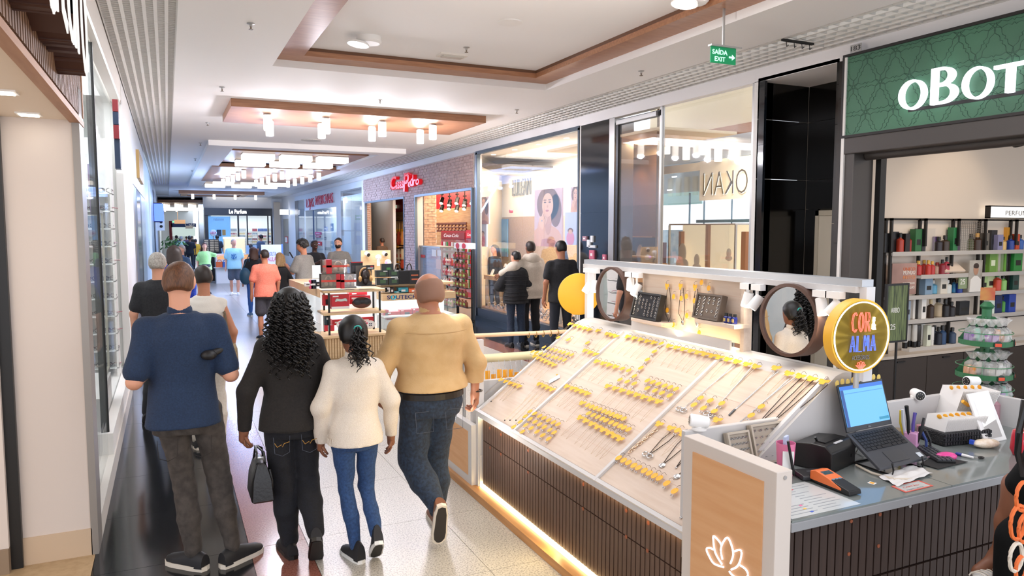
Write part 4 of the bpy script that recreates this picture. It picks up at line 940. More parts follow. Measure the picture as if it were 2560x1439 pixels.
for pxl,pxr,pyt,pyb,X,c_,lab in[(787,802,580,586,6.19,'#c33a78','pink strip notice on the glass store door'),(789,800,589,593,6.19,'#a8385e','thin pink notice on the glass store door'),(788,803,604,612,6.19,'#d0232f','red notice on the glass store door'),
  (810,817,566,577,6.9,'#2a5aa8','blue package behind the glass store door'),(826,832,558,577,6.9,'#2a5aa8','tall blue package at the white pillar'),(811,815,592,601,6.9,'#26355e','dark blue box on the store shelf'),(808,832,602,640,6.6,'#e9eff2','white lettered poster in the store entrance'),(826,833,603,620,6.55,'#2b8fa6','teal panel beside the white lettered poster'),
  (888,905,536,550,6.95,'#9cc48a','pale green panel behind the store glass'),(886,906,556,610,6.9,'#c9cfe6','pastel goods wall behind the store glass')]:
 a,b=PX(pxl,pyb,X),PX(pxr,pyt,X);t=T('store_panel',lab,'poster' if 'pack' not in lab and 'box' not in lab else 'package',(X,a[1],a[2]));MB().box(X,X+.03,b[1],a[1],a[2],b[2]).build('face',mt('pn_'+c_[1:],c_,.5),t);MB().box(X-.004,X,b[1]+(a[1]-b[1])*.2,a[1]-(a[1]-b[1])*.2,a[2]+(b[2]-a[2])*.4,a[2]+(b[2]-a[2])*.6).build('print',OFFW if c_!='#e9eff2' else mt('ink_slate','#5a6a78',.6),t)
for py in(580,602):
 p=PX(820,py,6.95);tag(MB().box(6.8,7.3,PX(834,py,6.95)[1],PX(808,py,6.95)[1],p[2]-.03,p[2]).build('wall_shelf',OFFW),'white wall shelf %s inside the glass store'%('upper' if py==580 else 'lower'),'shelf')
t=T('wall_lightbox','small white glowing sign on the pale pier past the glass store','sign',(6.05,43,2.7));a,b=PX(708,537,6.0),PX(720,523,6.0);MB().box(5.7,6.2,(a[1]+b[1])/2-.06,(a[1]+b[1])/2+.06,a[2],b[2]).build('lit_panel',glow('lit_white','#f4f7ff',3),t);MB().box(6.15,6.2,(a[1]+b[1])/2-.1,(a[1]+b[1])/2+.1,a[2],b[2]).build('bracket',STEEL,t)
nc=S('wall_niche',MB().box(6.19,6.21,PX(722,600,6.19)[1],PX(709,600,6.19)[1],.5,2.6),mt('niche_metal','#b4b7b2',.25,.7));nc.name='trim_30'
t=T('fire_notice','small red framed notice in the metal niche on the pale pier','sign',(6.18,43,1.5));a,b=PX(713,607,6.18),PX(719,591,6.18);MB().box(6.17,6.19,b[1],a[1],a[2],b[2]).build('frame',mt('lab_red','#c8222c',.5),t);MB().box(6.165,6.17,b[1]+.06,a[1]-.06,a[2]+.05,b[2]-.05).build('sheet',OFFW,t)

# ---------------------------------------------------------------- dark perfume shop closing the corridor on the right
YP=45.5
def at(px,py,Y=YP):return PY(px,py,Y)
def pbox(pxl,pxr,pyt,pyb,Y=YP,t=.1):a,b=at(pxl,pyb,Y),at(pxr,pyt,Y);return MB().box(a[0],b[0],Y,Y+t,a[2],b[2])
ZF=lambda px,Y:max(0,0)
def pcol(pxl,pxr,pyt,Y=YP,t=.1):a,b=at(pxl,pyt,Y),at(pxr,pyt,Y);return MB().box(a[0],b[0],Y,Y+t,0,a[2])
LPB=mt('perfume_black','#15171d',.3)
S('wall_end',MB().box(at(508,520)[0],6.6,YP+.1,YP+.4,at(560,520)[2],4.2),WHITE)
S('wall_end',MB().box(at(681,600)[0],6.3,YP,YP+.3,0,3.8),mt('far_pier','#e6e4e0',.4));pcol(684,700,505,45.3,.1).build('door_opening',mt('warm_passage','#d9c4a8',.6)).name='trim_31';bpy.data.objects['trim_31']['kind']='structure'
shp=T('perfume_shop_front','black shop front with white glowing letters closing the corridor','shop front',(3.8,YP,0))
pbox(511,680,521,538,YP-.15,.3).build('fascia',LPB,shp)
for l,r in((511,520),(593,597),(616,619),(668,671),(677,681)):pcol(l,r,538,YP).build('mullion',LPB,shp)
pcol(511,681,690 if False else 640,YP+.02,.05).build('shop_base',LPB,shp)
a=at(573,533,YP-.2);put_text('letters','Le Parfum',glow('letter_lit','#ffffff',4),shp,a,(1,0,0),UP,at(573,523.5,YP-.2)[2]-a[2],at(616,533,YP-.2)[0]-a[0],.05)
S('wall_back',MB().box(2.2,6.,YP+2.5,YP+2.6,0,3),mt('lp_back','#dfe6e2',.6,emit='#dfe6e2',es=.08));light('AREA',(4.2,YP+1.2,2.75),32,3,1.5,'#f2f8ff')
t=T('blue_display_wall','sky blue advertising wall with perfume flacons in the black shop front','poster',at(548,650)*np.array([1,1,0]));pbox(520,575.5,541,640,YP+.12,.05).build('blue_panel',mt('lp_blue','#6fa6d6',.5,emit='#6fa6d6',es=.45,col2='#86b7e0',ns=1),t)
a=at(534,551,YP+.04);put_text('lettering','rabanne',mt('ink_paleblue','#a9c8e6',.5),t,a,(1,0,0),UP,.17,at(560,551,YP)[0]-a[0],.01)
pbox(542,553,574,590,YP+.03,.02).build('flacon_print',mt('print_navy','#36465e',.5),t);pbox(556,564,574,588,YP+.03,.02).build('flacon_print',mt('print_gold','#d9a860',.5),t)
for k,(l,r,c_)in enumerate([(577,592,'#6a737c'),(598,615,'#8f979c'),(631,643,'#7c2430'),(645,668,'#26467e'),(620,630,'#b9c0c2'),(669,678,'#9aa0a2')]):
 t=T('perfume_wall_bay','%s shelf bay of the black perfume shop'%['dark grey','grey','wine red','navy headed','pale','narrow pale'][k],'shelf',at(l,640,YP+2)*np.array([1,1,0]))
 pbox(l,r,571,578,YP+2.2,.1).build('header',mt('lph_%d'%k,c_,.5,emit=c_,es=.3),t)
 for j in range(7):
  pbox(l,r,586+j*7,587.2+j*7,YP+2.2,.2).build('shelf_board',OFFW,t)
  m=MB()
  for i in range(max(2,int((r-l)/3))):q=pbox(l+i*3+.4,l+i*3+2.2,581.5+j*7,586+j*7,YP+2.22,.1);m.add(q.v,q.f)
  m.build('bottles',mt('lpb_%d'%((k+j)%4),['#8a2b3a','#c7b27a','#5f7f96','#d8d4cc'][(k+j)%4],.4),t)
S('window_6',pbox(576,680,538,640,YP+.05,.01),GLASS)
pl=S('column_1',MB().box(at(499,600)[0],at(510,600)[0],YP-.3,YP+.5,0,3.4),mt('mirror_column','#8f98a0',.12,.9))
# far corridor
YE=88.
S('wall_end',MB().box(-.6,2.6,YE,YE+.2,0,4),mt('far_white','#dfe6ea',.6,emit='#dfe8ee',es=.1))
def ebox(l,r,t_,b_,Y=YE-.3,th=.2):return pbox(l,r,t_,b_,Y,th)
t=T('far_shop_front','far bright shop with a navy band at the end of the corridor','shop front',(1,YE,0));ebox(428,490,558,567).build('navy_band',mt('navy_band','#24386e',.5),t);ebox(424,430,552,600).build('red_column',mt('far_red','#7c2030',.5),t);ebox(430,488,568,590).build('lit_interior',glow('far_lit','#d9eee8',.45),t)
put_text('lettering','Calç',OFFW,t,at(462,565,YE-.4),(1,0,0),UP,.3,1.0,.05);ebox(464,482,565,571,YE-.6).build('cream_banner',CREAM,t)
tag(pbox(436,463,549,559,62,.1).cyl((.75,62.05,2.7),(.75,62.05,3.85),.02).build('hanging_board',mt('tan_board','#c08e62',.5)),'tan hanging board under the far corridor ceiling','sign')
S('wall_right',MB().box(2.1,2.3,YP+.5,60,0,3.85).box(3.35,3.5,60,88,0,3.85),mt('far_side','#c9d2d8',.4))
S('trim_32',MB().box(-.45,2.1,56,56.4,3.25,3.85),WHITE)
t=T('green_sign','tiny green exit sign at the far end of the corridor','sign',at(433,555,70));pbox(431,436,552,556,70,.05).build('plate',glow('green_lit','#5fd08a',1),t)
# hanging exit sign near the camera
ex=T('exit_sign','green hanging sign reading SAÍDA EXIT with an arrow under the ceiling','sign',(4.3,5.1,3.55))
Ye=5.1;A,B,Cc,Dd=PY(1777,155,Ye),PY(1839,163,Ye),PY(1839,122,Ye),PY(1777,115,Ye)
x0,x1,z0,z1=A[0],B[0],(A[2]+B[2])/2,(Cc[2]+Dd[2])/2
MB().box(x0,x1,Ye,Ye+.012,z0,z1).build('plate',mt('exit_green','#0f7a4c',.4,emit='#0c7446',es=.35),ex)
MB().box(x0-.01,x1+.05,Ye-.02,Ye+.03,z1,z1+.015).box((x0+x1)/2-.01,(x0+x1)/2+.01,Ye,Ye+.012,z1,3.93).build('hanger',STEEL,ex)
EL=glow('exit_letters','#aef2d2',1.);W_=x1-x0;H_=z1-z0
put_text('lettering','SAÍDA',EL,ex,(x0+W_*.05,Ye-.002,z0+H_*.54),(1,0,0),UP,H_*.28,W_*.6,.003,.01);put_text('lettering','EXIT',EL,ex,(x0+W_*.15,Ye-.002,z0+H_*.12),(1,0,0),UP,H_*.28,W_*.42,.003,.01)
MB().prism([(0,.35),(.5,.35),(.5,0),(1,.5),(.5,1),(.5,.65),(0,.65)],(0,0,0),(W_*.25,0,0),(0,0,H_*.36),.003).tr(Matrix.Translation((x0+W_*.71,Ye-.002,z0+H_*.25))).build('arrow',EL,ex)
# ceiling fittings
def fit(px,py):return PZ(px,py,ZC)
sp=None
for k,(px,py,z)in enumerate([(627,58,ZC),(555,217,ZC),(950,250,ZC),(1292,274,ZC),(519,306,ZC),(1603,177,ZC),(1166,118,4.02),(501,357,ZC),(488,396,ZC),(986,380,ZC),(480,425,ZC)]):
 p=PZ(px,py,z)
 lab='small ceiling sprinkler head'+(' inside the near wood-bordered bay' if z>4 else ' on the plain white ceiling')
 if sp is None:
  sp=T('sprinkler',lab,'sprinkler',p,0,'ceiling sprinklers');MB().lathe([(.035,0),(.035,-.006),(.012,-.01),(.012,-.03)],12).build('escutcheon',STEEL,sp,True,local=True);MB().lathe([(.008,-.03),(.006,-.05),(.02,-.052),(.02,-.056)],10).build('deflector',mt('brass_dark','#7a6a58',.4,.6),sp,True,local=True)
 else:dup(sp,p,0,lab,'ceiling sprinklers')
for px,py,lab in((910,100,'round white surface spotlight with a glowing disc at the left of the near bay'),(1722,-4,'round white surface spotlight cut off by the top edge of the near bay')):
 p=PZ(px+12,py-8,4.02);t=T('surface_spotlight',lab,'lamp',p)
 MB().lathe([(.13,0),(.13,-.05),(.11,-.07)],24,p).build('housing',OFFW,t,True);q=Vector(p)+Vector((-.12,-.03,-.10));R=Matrix.Rotation(.15,3,'Y')
 MB().lathe([(.09,.03),(.11,.02),(.115,0)],24,q,R=R).build('head',OFFW,t,True);MB().lathe([(.1,-.004),(.105,-.002)],24,q,R=R).build('glowing_disc',glow('disc_glow','#ffffff',6),t)
p=PZ(1275,55,4.02);t=T('ceiling_speaker','round recessed ceiling speaker in the near bay','speaker',p);MB().lathe([(.115,0),(.12,-.01),(.1,-.012)],24,p).build('ring',OFFW,t,True);MB().lathe([(.1,-.011),(.02,-.006)],24,p).build('speaker_cone',mt('speaker_grey','#8d8274',.7),t,True)
p=PZ(1130,137,4.02);t=T('recessed_fitting','rectangular recessed ceiling light fitting in the near bay','lamp',p);MB().box(p[0]-.16,p[0]+.16,p[1]-.09,p[1]+.09,4.0,4.02).build('trim_plate',WHITE,t);MB().box(p[0]-.12,p[0]+.12,p[1]-.05,p[1]+.05,3.985,4.0).build('lens',mt('frosted','#cfcac0',.2),t)
p=PZ(778,350,ZC);tag(MB().lathe([(.2,0),(.2,-.012)],20,p).build('ceiling_vent',mt('vent_grey','#c5c3bd',.6)),'flat round vent before the long ceiling bay','vent')
p=PX(2070,97,6.0);t=T('hanging_hook_rail','short black hook rail hanging at the right ceiling grille','rail',p)
MB().cb((5.6,p[1],ZC+.0),(.4,.03,.02)).build('rail_bar',BLACK,t)
for k in range(4):MB().tube([(5.45+k*.1,p[1],ZC),(5.45+k*.1,p[1]-.01,ZC-.06),(5.45+k*.1,p[1]-.03,ZC-.05)],.005,5).build('hook',BLACK,t)

# ---------------------------------------------------------------- left side: lettered wooden fascia, cream return wall, eyewear window
XL=-.46
MU=(0,1,0)
SLW=wood('slat_brown','#6f4f3a','#8f6a4d',.5,2,2.)
fs=T('slat_fascia','brown vertical slat fascia with white rounded letters at the upper left','shop front',(XL,4,2.69))
MB().box(XL-.12,XL-.03,1.5,5.42,2.72,4.0).build('backing',mt('slat_shadow','#2e2019',.7),fs)
m=MB();yy=1.5
while yy<5.4:m.box(XL-.03,XL,yy,yy+.032,2.74,4.0);yy+=.055
tag(m.build('slats',SLW,fs),kind='stuff');MB().box(XL-.05,XL+.005,1.5,5.44,2.685,2.72).box(XL-.14,XL+.005,5.40,5.44,2.74,4.0).build('edge_board',wood('slat_edge','#a87a5a','#b98b6a',.5,1),fs)
ltr=T('raised_letters','white edged brown block letters spelling the end of natura on the slat fascia','sign',(XL+.06,4.6,3.1))
NAT=mt('letter_dark_brown','#4a2c22',.5);NATW=glow('letter_face_white','#fdf8f2',.6)
zb=2.86
def stroke(pts,r=.032):
 return pts
def nletter(y0,kind,wd):
 z1=zb+.36;c_=[]
 if kind=='n':c_=[[(y0,zb),(y0,z1)],[(y0,z1-.1)]+[(y0+wd/2-wd/2*math.cos(a),z1-.12+.12*math.sin(a))for a in np.linspace(0,PI,8)]+[(y0+wd,zb)]]
 if kind=='a':c_=[[(y0+wd,zb),(y0+wd,z1)],[(y0+wd/2+wd/2*math.cos(a),(zb+z1)/2+.21*math.sin(a))for a in np.linspace(0,2*PI,18)]]
 if kind=='t':c_=[[(y0+wd*.4,zb+.47),(y0+wd*.4,zb+.04),(y0+wd,zb)],[(y0,z1),(y0+wd,z1)]]
 if kind=='u':c_=[[(y0,z1)]+[(y0+wd/2-wd/2*math.cos(a),zb+.12-.12*math.sin(a))for a in np.linspace(0,PI,8)]+[(y0+wd,z1)],[(y0+wd,z1),(y0+wd,zb)]]
 if kind=='r':c_=[[(y0,zb),(y0,z1)],[(y0,z1-.14),(y0+wd*.4,z1-.02),(y0+wd,z1)]]
 m1,m2=MB(),MB()
 for pl in c_:
  for(ya,za),(yb_,zb_)in zip(pl[:-1],pl[1:]):
   d=Vector((0,yb_-ya,zb_-za));L_=d.length+.03
   R=Matrix(((1,0,0),(0,d.y/d.length,-d.z/d.length),(0,d.z/d.length,d.y/d.length)))
   m1.cb((XL+.06,(ya+yb_)/2,(za+zb_)/2),(.12,L_,.05),rot=R);m2.cb((XL+.123,(ya+yb_)/2,(za+zb_)/2),(.006,L_,.046),rot=R)
 o=m1.build('letter_body',NAT,ltr);m2.build('letter_face',NATW,o)
for kind,y0,wd in(('n',2.62,.22),('a',2.97,.24),('t',3.33,.18),('u',3.6,.22),('r',3.94,.14),('a',4.14,.23)):nletter(y0,kind,wd)
S('ceiling_shop',MB().box(-4,XL-.03,-2,5.2,2.70,2.72),mt('soffit_cream','#f0e2d0',.6))
for px,py in((72,284),(6,228)):
 p=PZ(px,py,2.70);t=T('recessed_spotlight','square recessed spotlight in the cream soffit, %s'%('nearer the cream wall' if px==72 else 'cut off by the left edge'),'lamp',p)
 MB().box(p[0]-.06,p[0]+.06,p[1]-.06,p[1]+.06,2.692,2.70).build('trim_ring',OFFW,t);MB().box(p[0]-.045,p[0]+.045,p[1]-.045,p[1]+.045,2.688,2.692).build('lens',glow('soffit_lens','#fff6e6',8),t)
light('AREA',(-1.3,3.9,2.66),8,.5,.5,'#fff1e2')
xg=PY(33,900,5.2)[0]
S('wall_left',MB().box(xg,-.5,5.2,5.34,.17,2.70),CREAM);S('baseboard_left',MB().box(xg,-.495,5.19,5.34,0,.17),mt('baseboard_tan','#cdb498',.5))
S('wall_left',MB().box(-3.5,xg-.06,5.12,5.3,.15,2.70),CREAM);S('baseboard_left',MB().box(-3.5,xg-.06,5.10,5.3,0,.15),mt('baseboard_brown','#8f7a64',.5));S('trim_40',MB().box(xg-.06,xg,5.16,5.3,0,2.7),BLACK)
# eyewear shop
S('trim_41',MB().box(XL-.04,XL+.0,5.19,5.45,0,2.9),mt('post_grey','#9b958f',.4,.4))
S('trim_42',MB().box(XL-.12,XL+.0,5.44,10.3,3.55,4.1),mt('fascia_left','#efe9e2',.5));S('trim_43',MB().box(XL-.3,XL,5.44,10.3,0,.16),mt('base_white','#d9d4cd',.4));S('trim_44',MB().box(XL-.3,XL-.01,6.9,10.3,.16,.34),OFFW)
gl=S('window_7',MB().box(XL-.06,XL-.05,5.45,6.95,.16,3.55).box(XL-.1,XL-.09,6.98,10.2,.34,3.55),glass('left_glass','#dbe7e4',.03,.07));S('window_mullion',MB().box(XL-.1,XL-.04,6.95,6.98,.16,3.6),BLACK,gl);S('window_frame',MB().box(XL-.08,XL,10.2,10.35,0,3.6),OFFW,gl)
S('wall_back',MB().box(-3.6,-3.5,5.3,11,0,3.7),mt('eyewear_wall','#e9ece9',.5));S('wall_side',MB().box(-3.5,XL-.12,10.9,11,0,3.7),mt('eyewear_side','#d6ddd8',.5));S('ceiling_shop',MB().box(-3.6,XL-.1,5.34,11,3.66,3.72),OFFW)
light('AREA',(-1.2,8.0,3.6),60,2,4,'#f4fbff')
def lw(px,py,X):return PX(px,py,X)
ew=T('eyewear_shelving','white eyewear display shelving full of small frames behind the left window','shelf',(-1.1,9,0))
EYE=None
for k in range(11):
 z=.45+k*.2
 MB().box(-1.3,-.56,9.55,9.9,z-.012,z).build('shelf_board',mt('shelf_glassy','#e9efee',.2),ew)
 for j in range(7):
  xx=-1.15+j*.088;lab='pair of eyeglasses on the white shelving behind the left window'
  if EYE is None:
   EYE=T('eyeglasses',lab,'eyeglasses',(xx,9.6,z),0,'eyeglasses behind the left window');mm=MB()
   for s_ in(-1,1):mm.tube([(0,s_*.034+.028*math.cos(a),.03+.022*math.sin(a))for a in np.linspace(0,2*PI,12)[:-1]],.004,4,True)
   mm.build('rims',mt('frame_dark','#2c2a33',.3),EYE,local=True);MB().tube([(0,.06,.035),(-.12,.06,.03)],.004,4).tube([(0,-.06,.035),(-.12,-.06,.03)],.004,4).build('temples',mt('frame_red','#8a2f34',.3),EYE,local=True)
  else:dup(EYE,(xx,9.6,z),-1.57+random.uniform(-.5,.5),lab,None,1.1)
MB().box(-1.3,-.56,9.9,9.93,0,3.1).build('back_panel',OFFW,ew)
for yy in(-1.33,-.58):MB().box(yy,yy+.02,9.55,9.9,0,3.1).build('side_panel',OFFW,ew)
t=T('display_plinth','white low plinth with a shoe behind the left window','plinth',(-.9,7.6,.0));MB().box(-1.2,-.56,7.0,8.3,0,.62).build('plinth_body',OFFW,t)
t=T('blue_shoe','blue and white shoe on the low white plinth','shoe',(-.72,7.6,.62));MB().ell((-.72,7.6,.66),(.05,.13,.045)).build('upper',mt('shoe_blue','#2f4fb0',.5),t,True);MB().box(-.77,-.67,7.46,7.74,.621,.64).build('sole',OFFW,t)
t=T('display_plinth','tall pale plinth right behind the cream wall edge','plinth',(-.9,5.9,0));MB().box(-1.0,-.54,5.5,6.3,.16,1.55).build('plinth_body',mt('plinth_blue','#cfd8dd',.4),t,bev=.01);MB().box(-.95,-.6,5.6,6.2,1.55,1.75).build('display_box',mt('case_tan','#c7b299',.5),t)
t=T('picture_frame_stand','pale metal rectangular display frame on the plinth behind the left window','frame',(-.6,8.4,.6));frb=MB();y0,y1=7.9,8.5;frb.box(-.6,-.58,y0,y0+.03,.62,2.2).box(-.6,-.58,y1-.03,y1,.62,2.2).box(-.6,-.58,y0,y1,2.2,2.23).box(-.6,-.58,y0,y1,.62,.65);frb.build('metal_frame',mt('pale_metal','#c2bfae',.4,.5),t)
def surf(lab,pxc,X,pyt,pyb,hw):
 c_=PX(pxc,(pyt+pyb)/2,X);zt,zb_=PX(pxc,pyt,X)[2],PX(pxc,pyb,X)[2];yc=c_[1];n_=24;po=[]
 for i in range(n_+1):s_=i/n_;po.append((hw*math.sin(PI*min(1,s_*.55+.0))**.8 if s_<1 else hw*.98,zb_+(zt-zb_)*s_))
 t=T('hanging_banner',lab,'banner',(X,yc,zb_));poly=[(a,b)for a,b in po]+[(-a,b)for a,b in po[::-1]]
 MB().prism(poly,(X,yc,0),MU,UP,.01).build('cloth',mt('banner_purple','#a87da0',.5,col2='#6c6490',ns=1.2),t);MB().cyl((X,yc,zt),(X,yc,3.66),.01).build('cord',STEEL,t)
surf('tapered purple banner hanging behind the left glass',231,XL-.15,420,620,.30)
t=T('projecting_sign','red, navy and white block sign projecting from the eyewear shop fascia','sign',(XL+.1,9.0,2.7))
for k,(y0,y1,z0,z1,c_)in enumerate([(8.55,8.7,3.23,3.35,'#8a1a24'),(8.55,8.7,3.1,3.225,'#1c3050'),(8.55,8.7,2.96,3.095,'#8a1c26'),(8.6,8.8,2.66,2.955,'#223450')]):MB().box(XL,XL+.05,y0,y1,z0,z1).build('colour_block',mt('blk_'+c_[1:],c_,.4),t)
for k in range(5):MB().box(XL+.0,XL+.10,8.85+k*.22,8.98+k*.22,2.64+.03*k,3.2-.06*k).build('white_letter',glow('sign_white','#f2f5ff',1.2),t)
# further left fronts
S('wall_left',MB().box(XL-.3,XL,10.35,12.85,0,4.1),mt('left_pale','#e3e1de',.35))
S('wall_left',MB().box(XL-.3,XL,12.85,20,2.75,4.1),mt('left_pale_blue','#dfe6ec',.35))
for y0,y1,m in((12.85,13.35,mt('dark_brown_frame','#33241c',.35)),(13.36,13.6,mt('gold_strip','#b39560',.35,.7)),(13.61,14.6,mt('dark_brown_frame','#33241c',.35)),(14.7,16.4,mt('left_pane_dark','#6d7a83',.12)),(16.4,17.2,BLACK),(17.2,20.,mt('left_pane_blue','#b9d3df',.2))):
 S('trim_45',MB().box(XL-.2,XL-.01,y0,y1,0,2.75),m)
t=T('gold_letters','gold vertical block letters standing off the left fascia','sign',(XL+.1,16,3.1))
for k in range(7):MB().box(XL,XL+.05,14.8+k*.36,14.98+k*.36,2.95,3.45).build('letter',mt('gold_letter','#c2a36e',.3,.8),t)
S('wall_left',MB().box(XL-.3,XL-.02,20,33,0,4.1),mt('left_light_blue','#cfe6f0',.3));S('trim_46',MB().box(XL-.1,XL+.02,24.8,25.2,0,3.5),OFFW)
S('wall_left',MB().box(XL-.3,XL,33,36,0,3.6),mt('left_navy','#1d2b4a',.3));S('wall_left',MB().box(XL-.3,XL,33,88,3.6,4.1).box(XL-.3,XL,36,88,0,3.6),mt('left_far','#d3d6d6',.4))
t=T('blue_lit_sign','blue glowing sign projecting from the left wall far down','sign',(XL+.1,33,2.6));MB().box(XL,XL+.35,33.2,33.5,2.35,3.05).build('lit_face',glow('blue_lit','#4a6cff',1.6),t);MB().box(XL,XL+.3,33.5,33.55,2.3,3.1).build('sign_back',BLACK,t)
t=T('white_wall_box','white box with three dark dials on the far left wall','box',(XL+.2,40,2.0));MB().box(XL,XL+.35,39.8,40,1.95,2.75).build('casing',OFFW,t)
for k in range(3):MB().cyl((XL+.2,39.79,2.15+k*.22),(XL+.2,39.8,2.15+k*.22),.07,n=12).build('dial',DARKM,t)
# ---------------------------------------------------------------- jewellery kiosk
KW=mt('kiosk_white','#c9c6c4',.4);KBACK=wood('kiosk_birch','#c8b3a1','#d1bfaf',.55,1);SLAT=wood('kiosk_slat','#4a352b','#5d463a',.5,2,3.);PEACH=wood('kiosk_peach','#d29a68','#dba878',.5,1,2.)
LEDW=glow('led_warm','#ffe2a8',7.);PLW=wood('plinth_wood','#a8743f','#bf8a55',.45,1,2.)
K0=np.array([2.1,0,.65]);KWv=np.array([.813,0,.582]);KN=np.array([-.582,0,.813])
def KP(px,py,off=0.):
 d=_ray(px,py);return _C+d*(((K0+KN*off-_C)@KN)/(d@KN))
def KS(y,s,off=0.):return K0+KWv*s+KN*off+np.array([0,y,0])
KR=Matrix((tuple((0,-1,0)),tuple(KWv),tuple(KN))).transposed()
ks=T('jewellery_kiosk','white jewellery kiosk with dark vertical slats, sloped trays and a glowing base','kiosk',(3.0,3.6,0))
YL,YRt=5.15,2.62
MB().box(2.05,4.3,2.06,5.9,0,.055).build('base_plinth',PLW,ks)
MB().box(2.2,3.05,YRt,YL,.055,.62).build('carcass',KW,ks);MB().box(2.16,2.2,YRt,YL,.09,.6).build('carcass_front',mt('slat_gap','#2e211b',.7),ks)
MB().box(2.13,2.20,YRt,YL,.057,.075).box(2.12,2.19,YRt,YL,.607,.617).build('led_strip',LEDW,ks)
light('AREA',(2.14,3.9,.10),6,.05,2.5,'#ffdf9e',aim=(1.9,3.9,0));
ml1=ml2=None;y=YRt+.01;k=0
ml1=MB().box(2.145,2.165,0,.033,.085,.425).mesh('slat',SLAT);ml2=MB().box(2.145,2.165,0,.033,.432,.598).mesh('slat',SLAT)
while y<YL-.03:
 for m_ in(ml1,ml2):
  o=link('slat',m_,ks);o.location=(0,y,0)
  o.matrix_parent_inverse=ks.matrix_basis.inverted()
 y+=.041
kn=mt('finger_hole','#8a4a2e',.5)
for px,py in((1224,1070),(1252,1086),(1225,1119),(1252,1135),(1320,1126),(1320,1180),(1458,1210),(1457,1271),(1565,1276),(1565,1341),(1620,1307),(1618,1376)):
 p=PX(px,py,2.144);MB().cyl((2.1435,p[1],p[2]),(2.146,p[1],p[2]),.011,n=12).build('finger_hole',kn,ks)
# sloped tray body: side profile, trays, dividers
prof=[(2.1,.62),(2.1,.65),(2.96,1.265),(3.02,1.31),(3.07,1.325),(3.13,1.325),(3.13,.62)]
body=MB();body.prism(prof,(0,YRt,0),(1,0,0),(0,0,1),.0001)
v=[(a,YRt,b)for a,b in prof]+[(a,YL,b)for a,b in prof];q=len(prof)
MB().add(v,[tuple(range(q)),tuple(range(2*q-1,q-1,-1))]+[(i,q+i,q+(i+1)%q,(i+1)%q)for i in range(q)]).build('sloped_body',KW,ks)
YD=[YL-.03,4.48,3.41,YRt+.03]
for a,b in zip(YD[:-1],YD[1:]):
 vv=[KS(a-.012,.03,.004),KS(b+.012,.03,.004),KS(b+.012,1.06,.004),KS(a-.012,1.06,.004)]
 MB().add(vv+[p-KN*.003 for p in vv],[(0,1,2,3),(7,6,5,4),(0,4,5,1),(1,5,6,2),(2,6,7,3),(3,7,4,0)]).build('tray_panel',KBACK,ks)
 for s in(.2,.4,.6,.8):
  p0,p1=KS(a-.012,s,.0045),KS(b+.012,s,.0045);MB().quad(p0-KWv*.001,p1-KWv*.001,p1+KWv*.001,p0+KWv*.001).build('tray_joint',mt('joint','#c9a893',.6),ks)
for yv in YD:
 c=KS(yv,.55,.008);MB().cb(c,(.022,1.1,.022),rot=KR).build('tray_rail',KW,ks)
MB().cb(KS((YL+YRt)/2,.012,.006),(YL-YRt,.022,.024),rot=KR).build('tray_rail',KW,ks)
# upright back wall
XW=3.09
MB().box(XW-.03,XW+.05,YRt-.1,YL+.02,1.765,1.80).build('top_rail',mt('rail_alu','#b9bcc0',.35,.5),ks)
MB().box(XW-.05,XW+.03,YRt-.08,YL,1.735,1.765).build('lamp_rail',KW,ks)
for yv in(YL,YRt-.1):MB().box(XW-.02,XW+.04,yv-.02,yv+.02,1.30,1.765).build('post',mt('post_white','#dcdcde',.4),ks)
ya,yb=PX(1606,760,XW)[1],PX(1862,760,XW)[1]
bp=MB().box(XW,XW+.03,yb,ya,1.36,1.765).build('back_panel',KBACK,ks)
for z in(1.5,1.64):MB().box(XW-.001,XW,yb,ya,z,z+.002).build('panel_joint',mt('joint','#c9a893',.6),bp)
MB().box(XW-.03,XW+.03,yb-.03,yb,1.32,1.765).build('post',KBACK,ks)
MB().box(XW-.08,XW-.065,yb+.03,ya+.02,1.325,1.385).build('led_lip',KW,ks);MB().box(XW-.06,XW-.03,yb+.04,ya,1.327,1.335).build('led_strip',LEDW,ks)
light('AREA',(XW-.045,(ya+yb)/2,1.345),1.6,.03,.9,'#ffe3ac',aim=(XW-.02,(ya+yb)/2,1.9))
for k,(pxl,pxr,py)in enumerate(((1583,1660,793),(1742,1842,822))):
 a,b=PX(pxl,py,XW-.1),PX(pxr,py,XW-.1);MB().box(XW-.12,XW+.0,b[1],a[1],a[2]-.022 if k==0 else b[2]-.0,(a[2]if k==0 else b[2]+.022)).build('ledge',KBACK,ks)
 if k==0:LZ0=a[2]
 else:LZ1=b[2]+.022
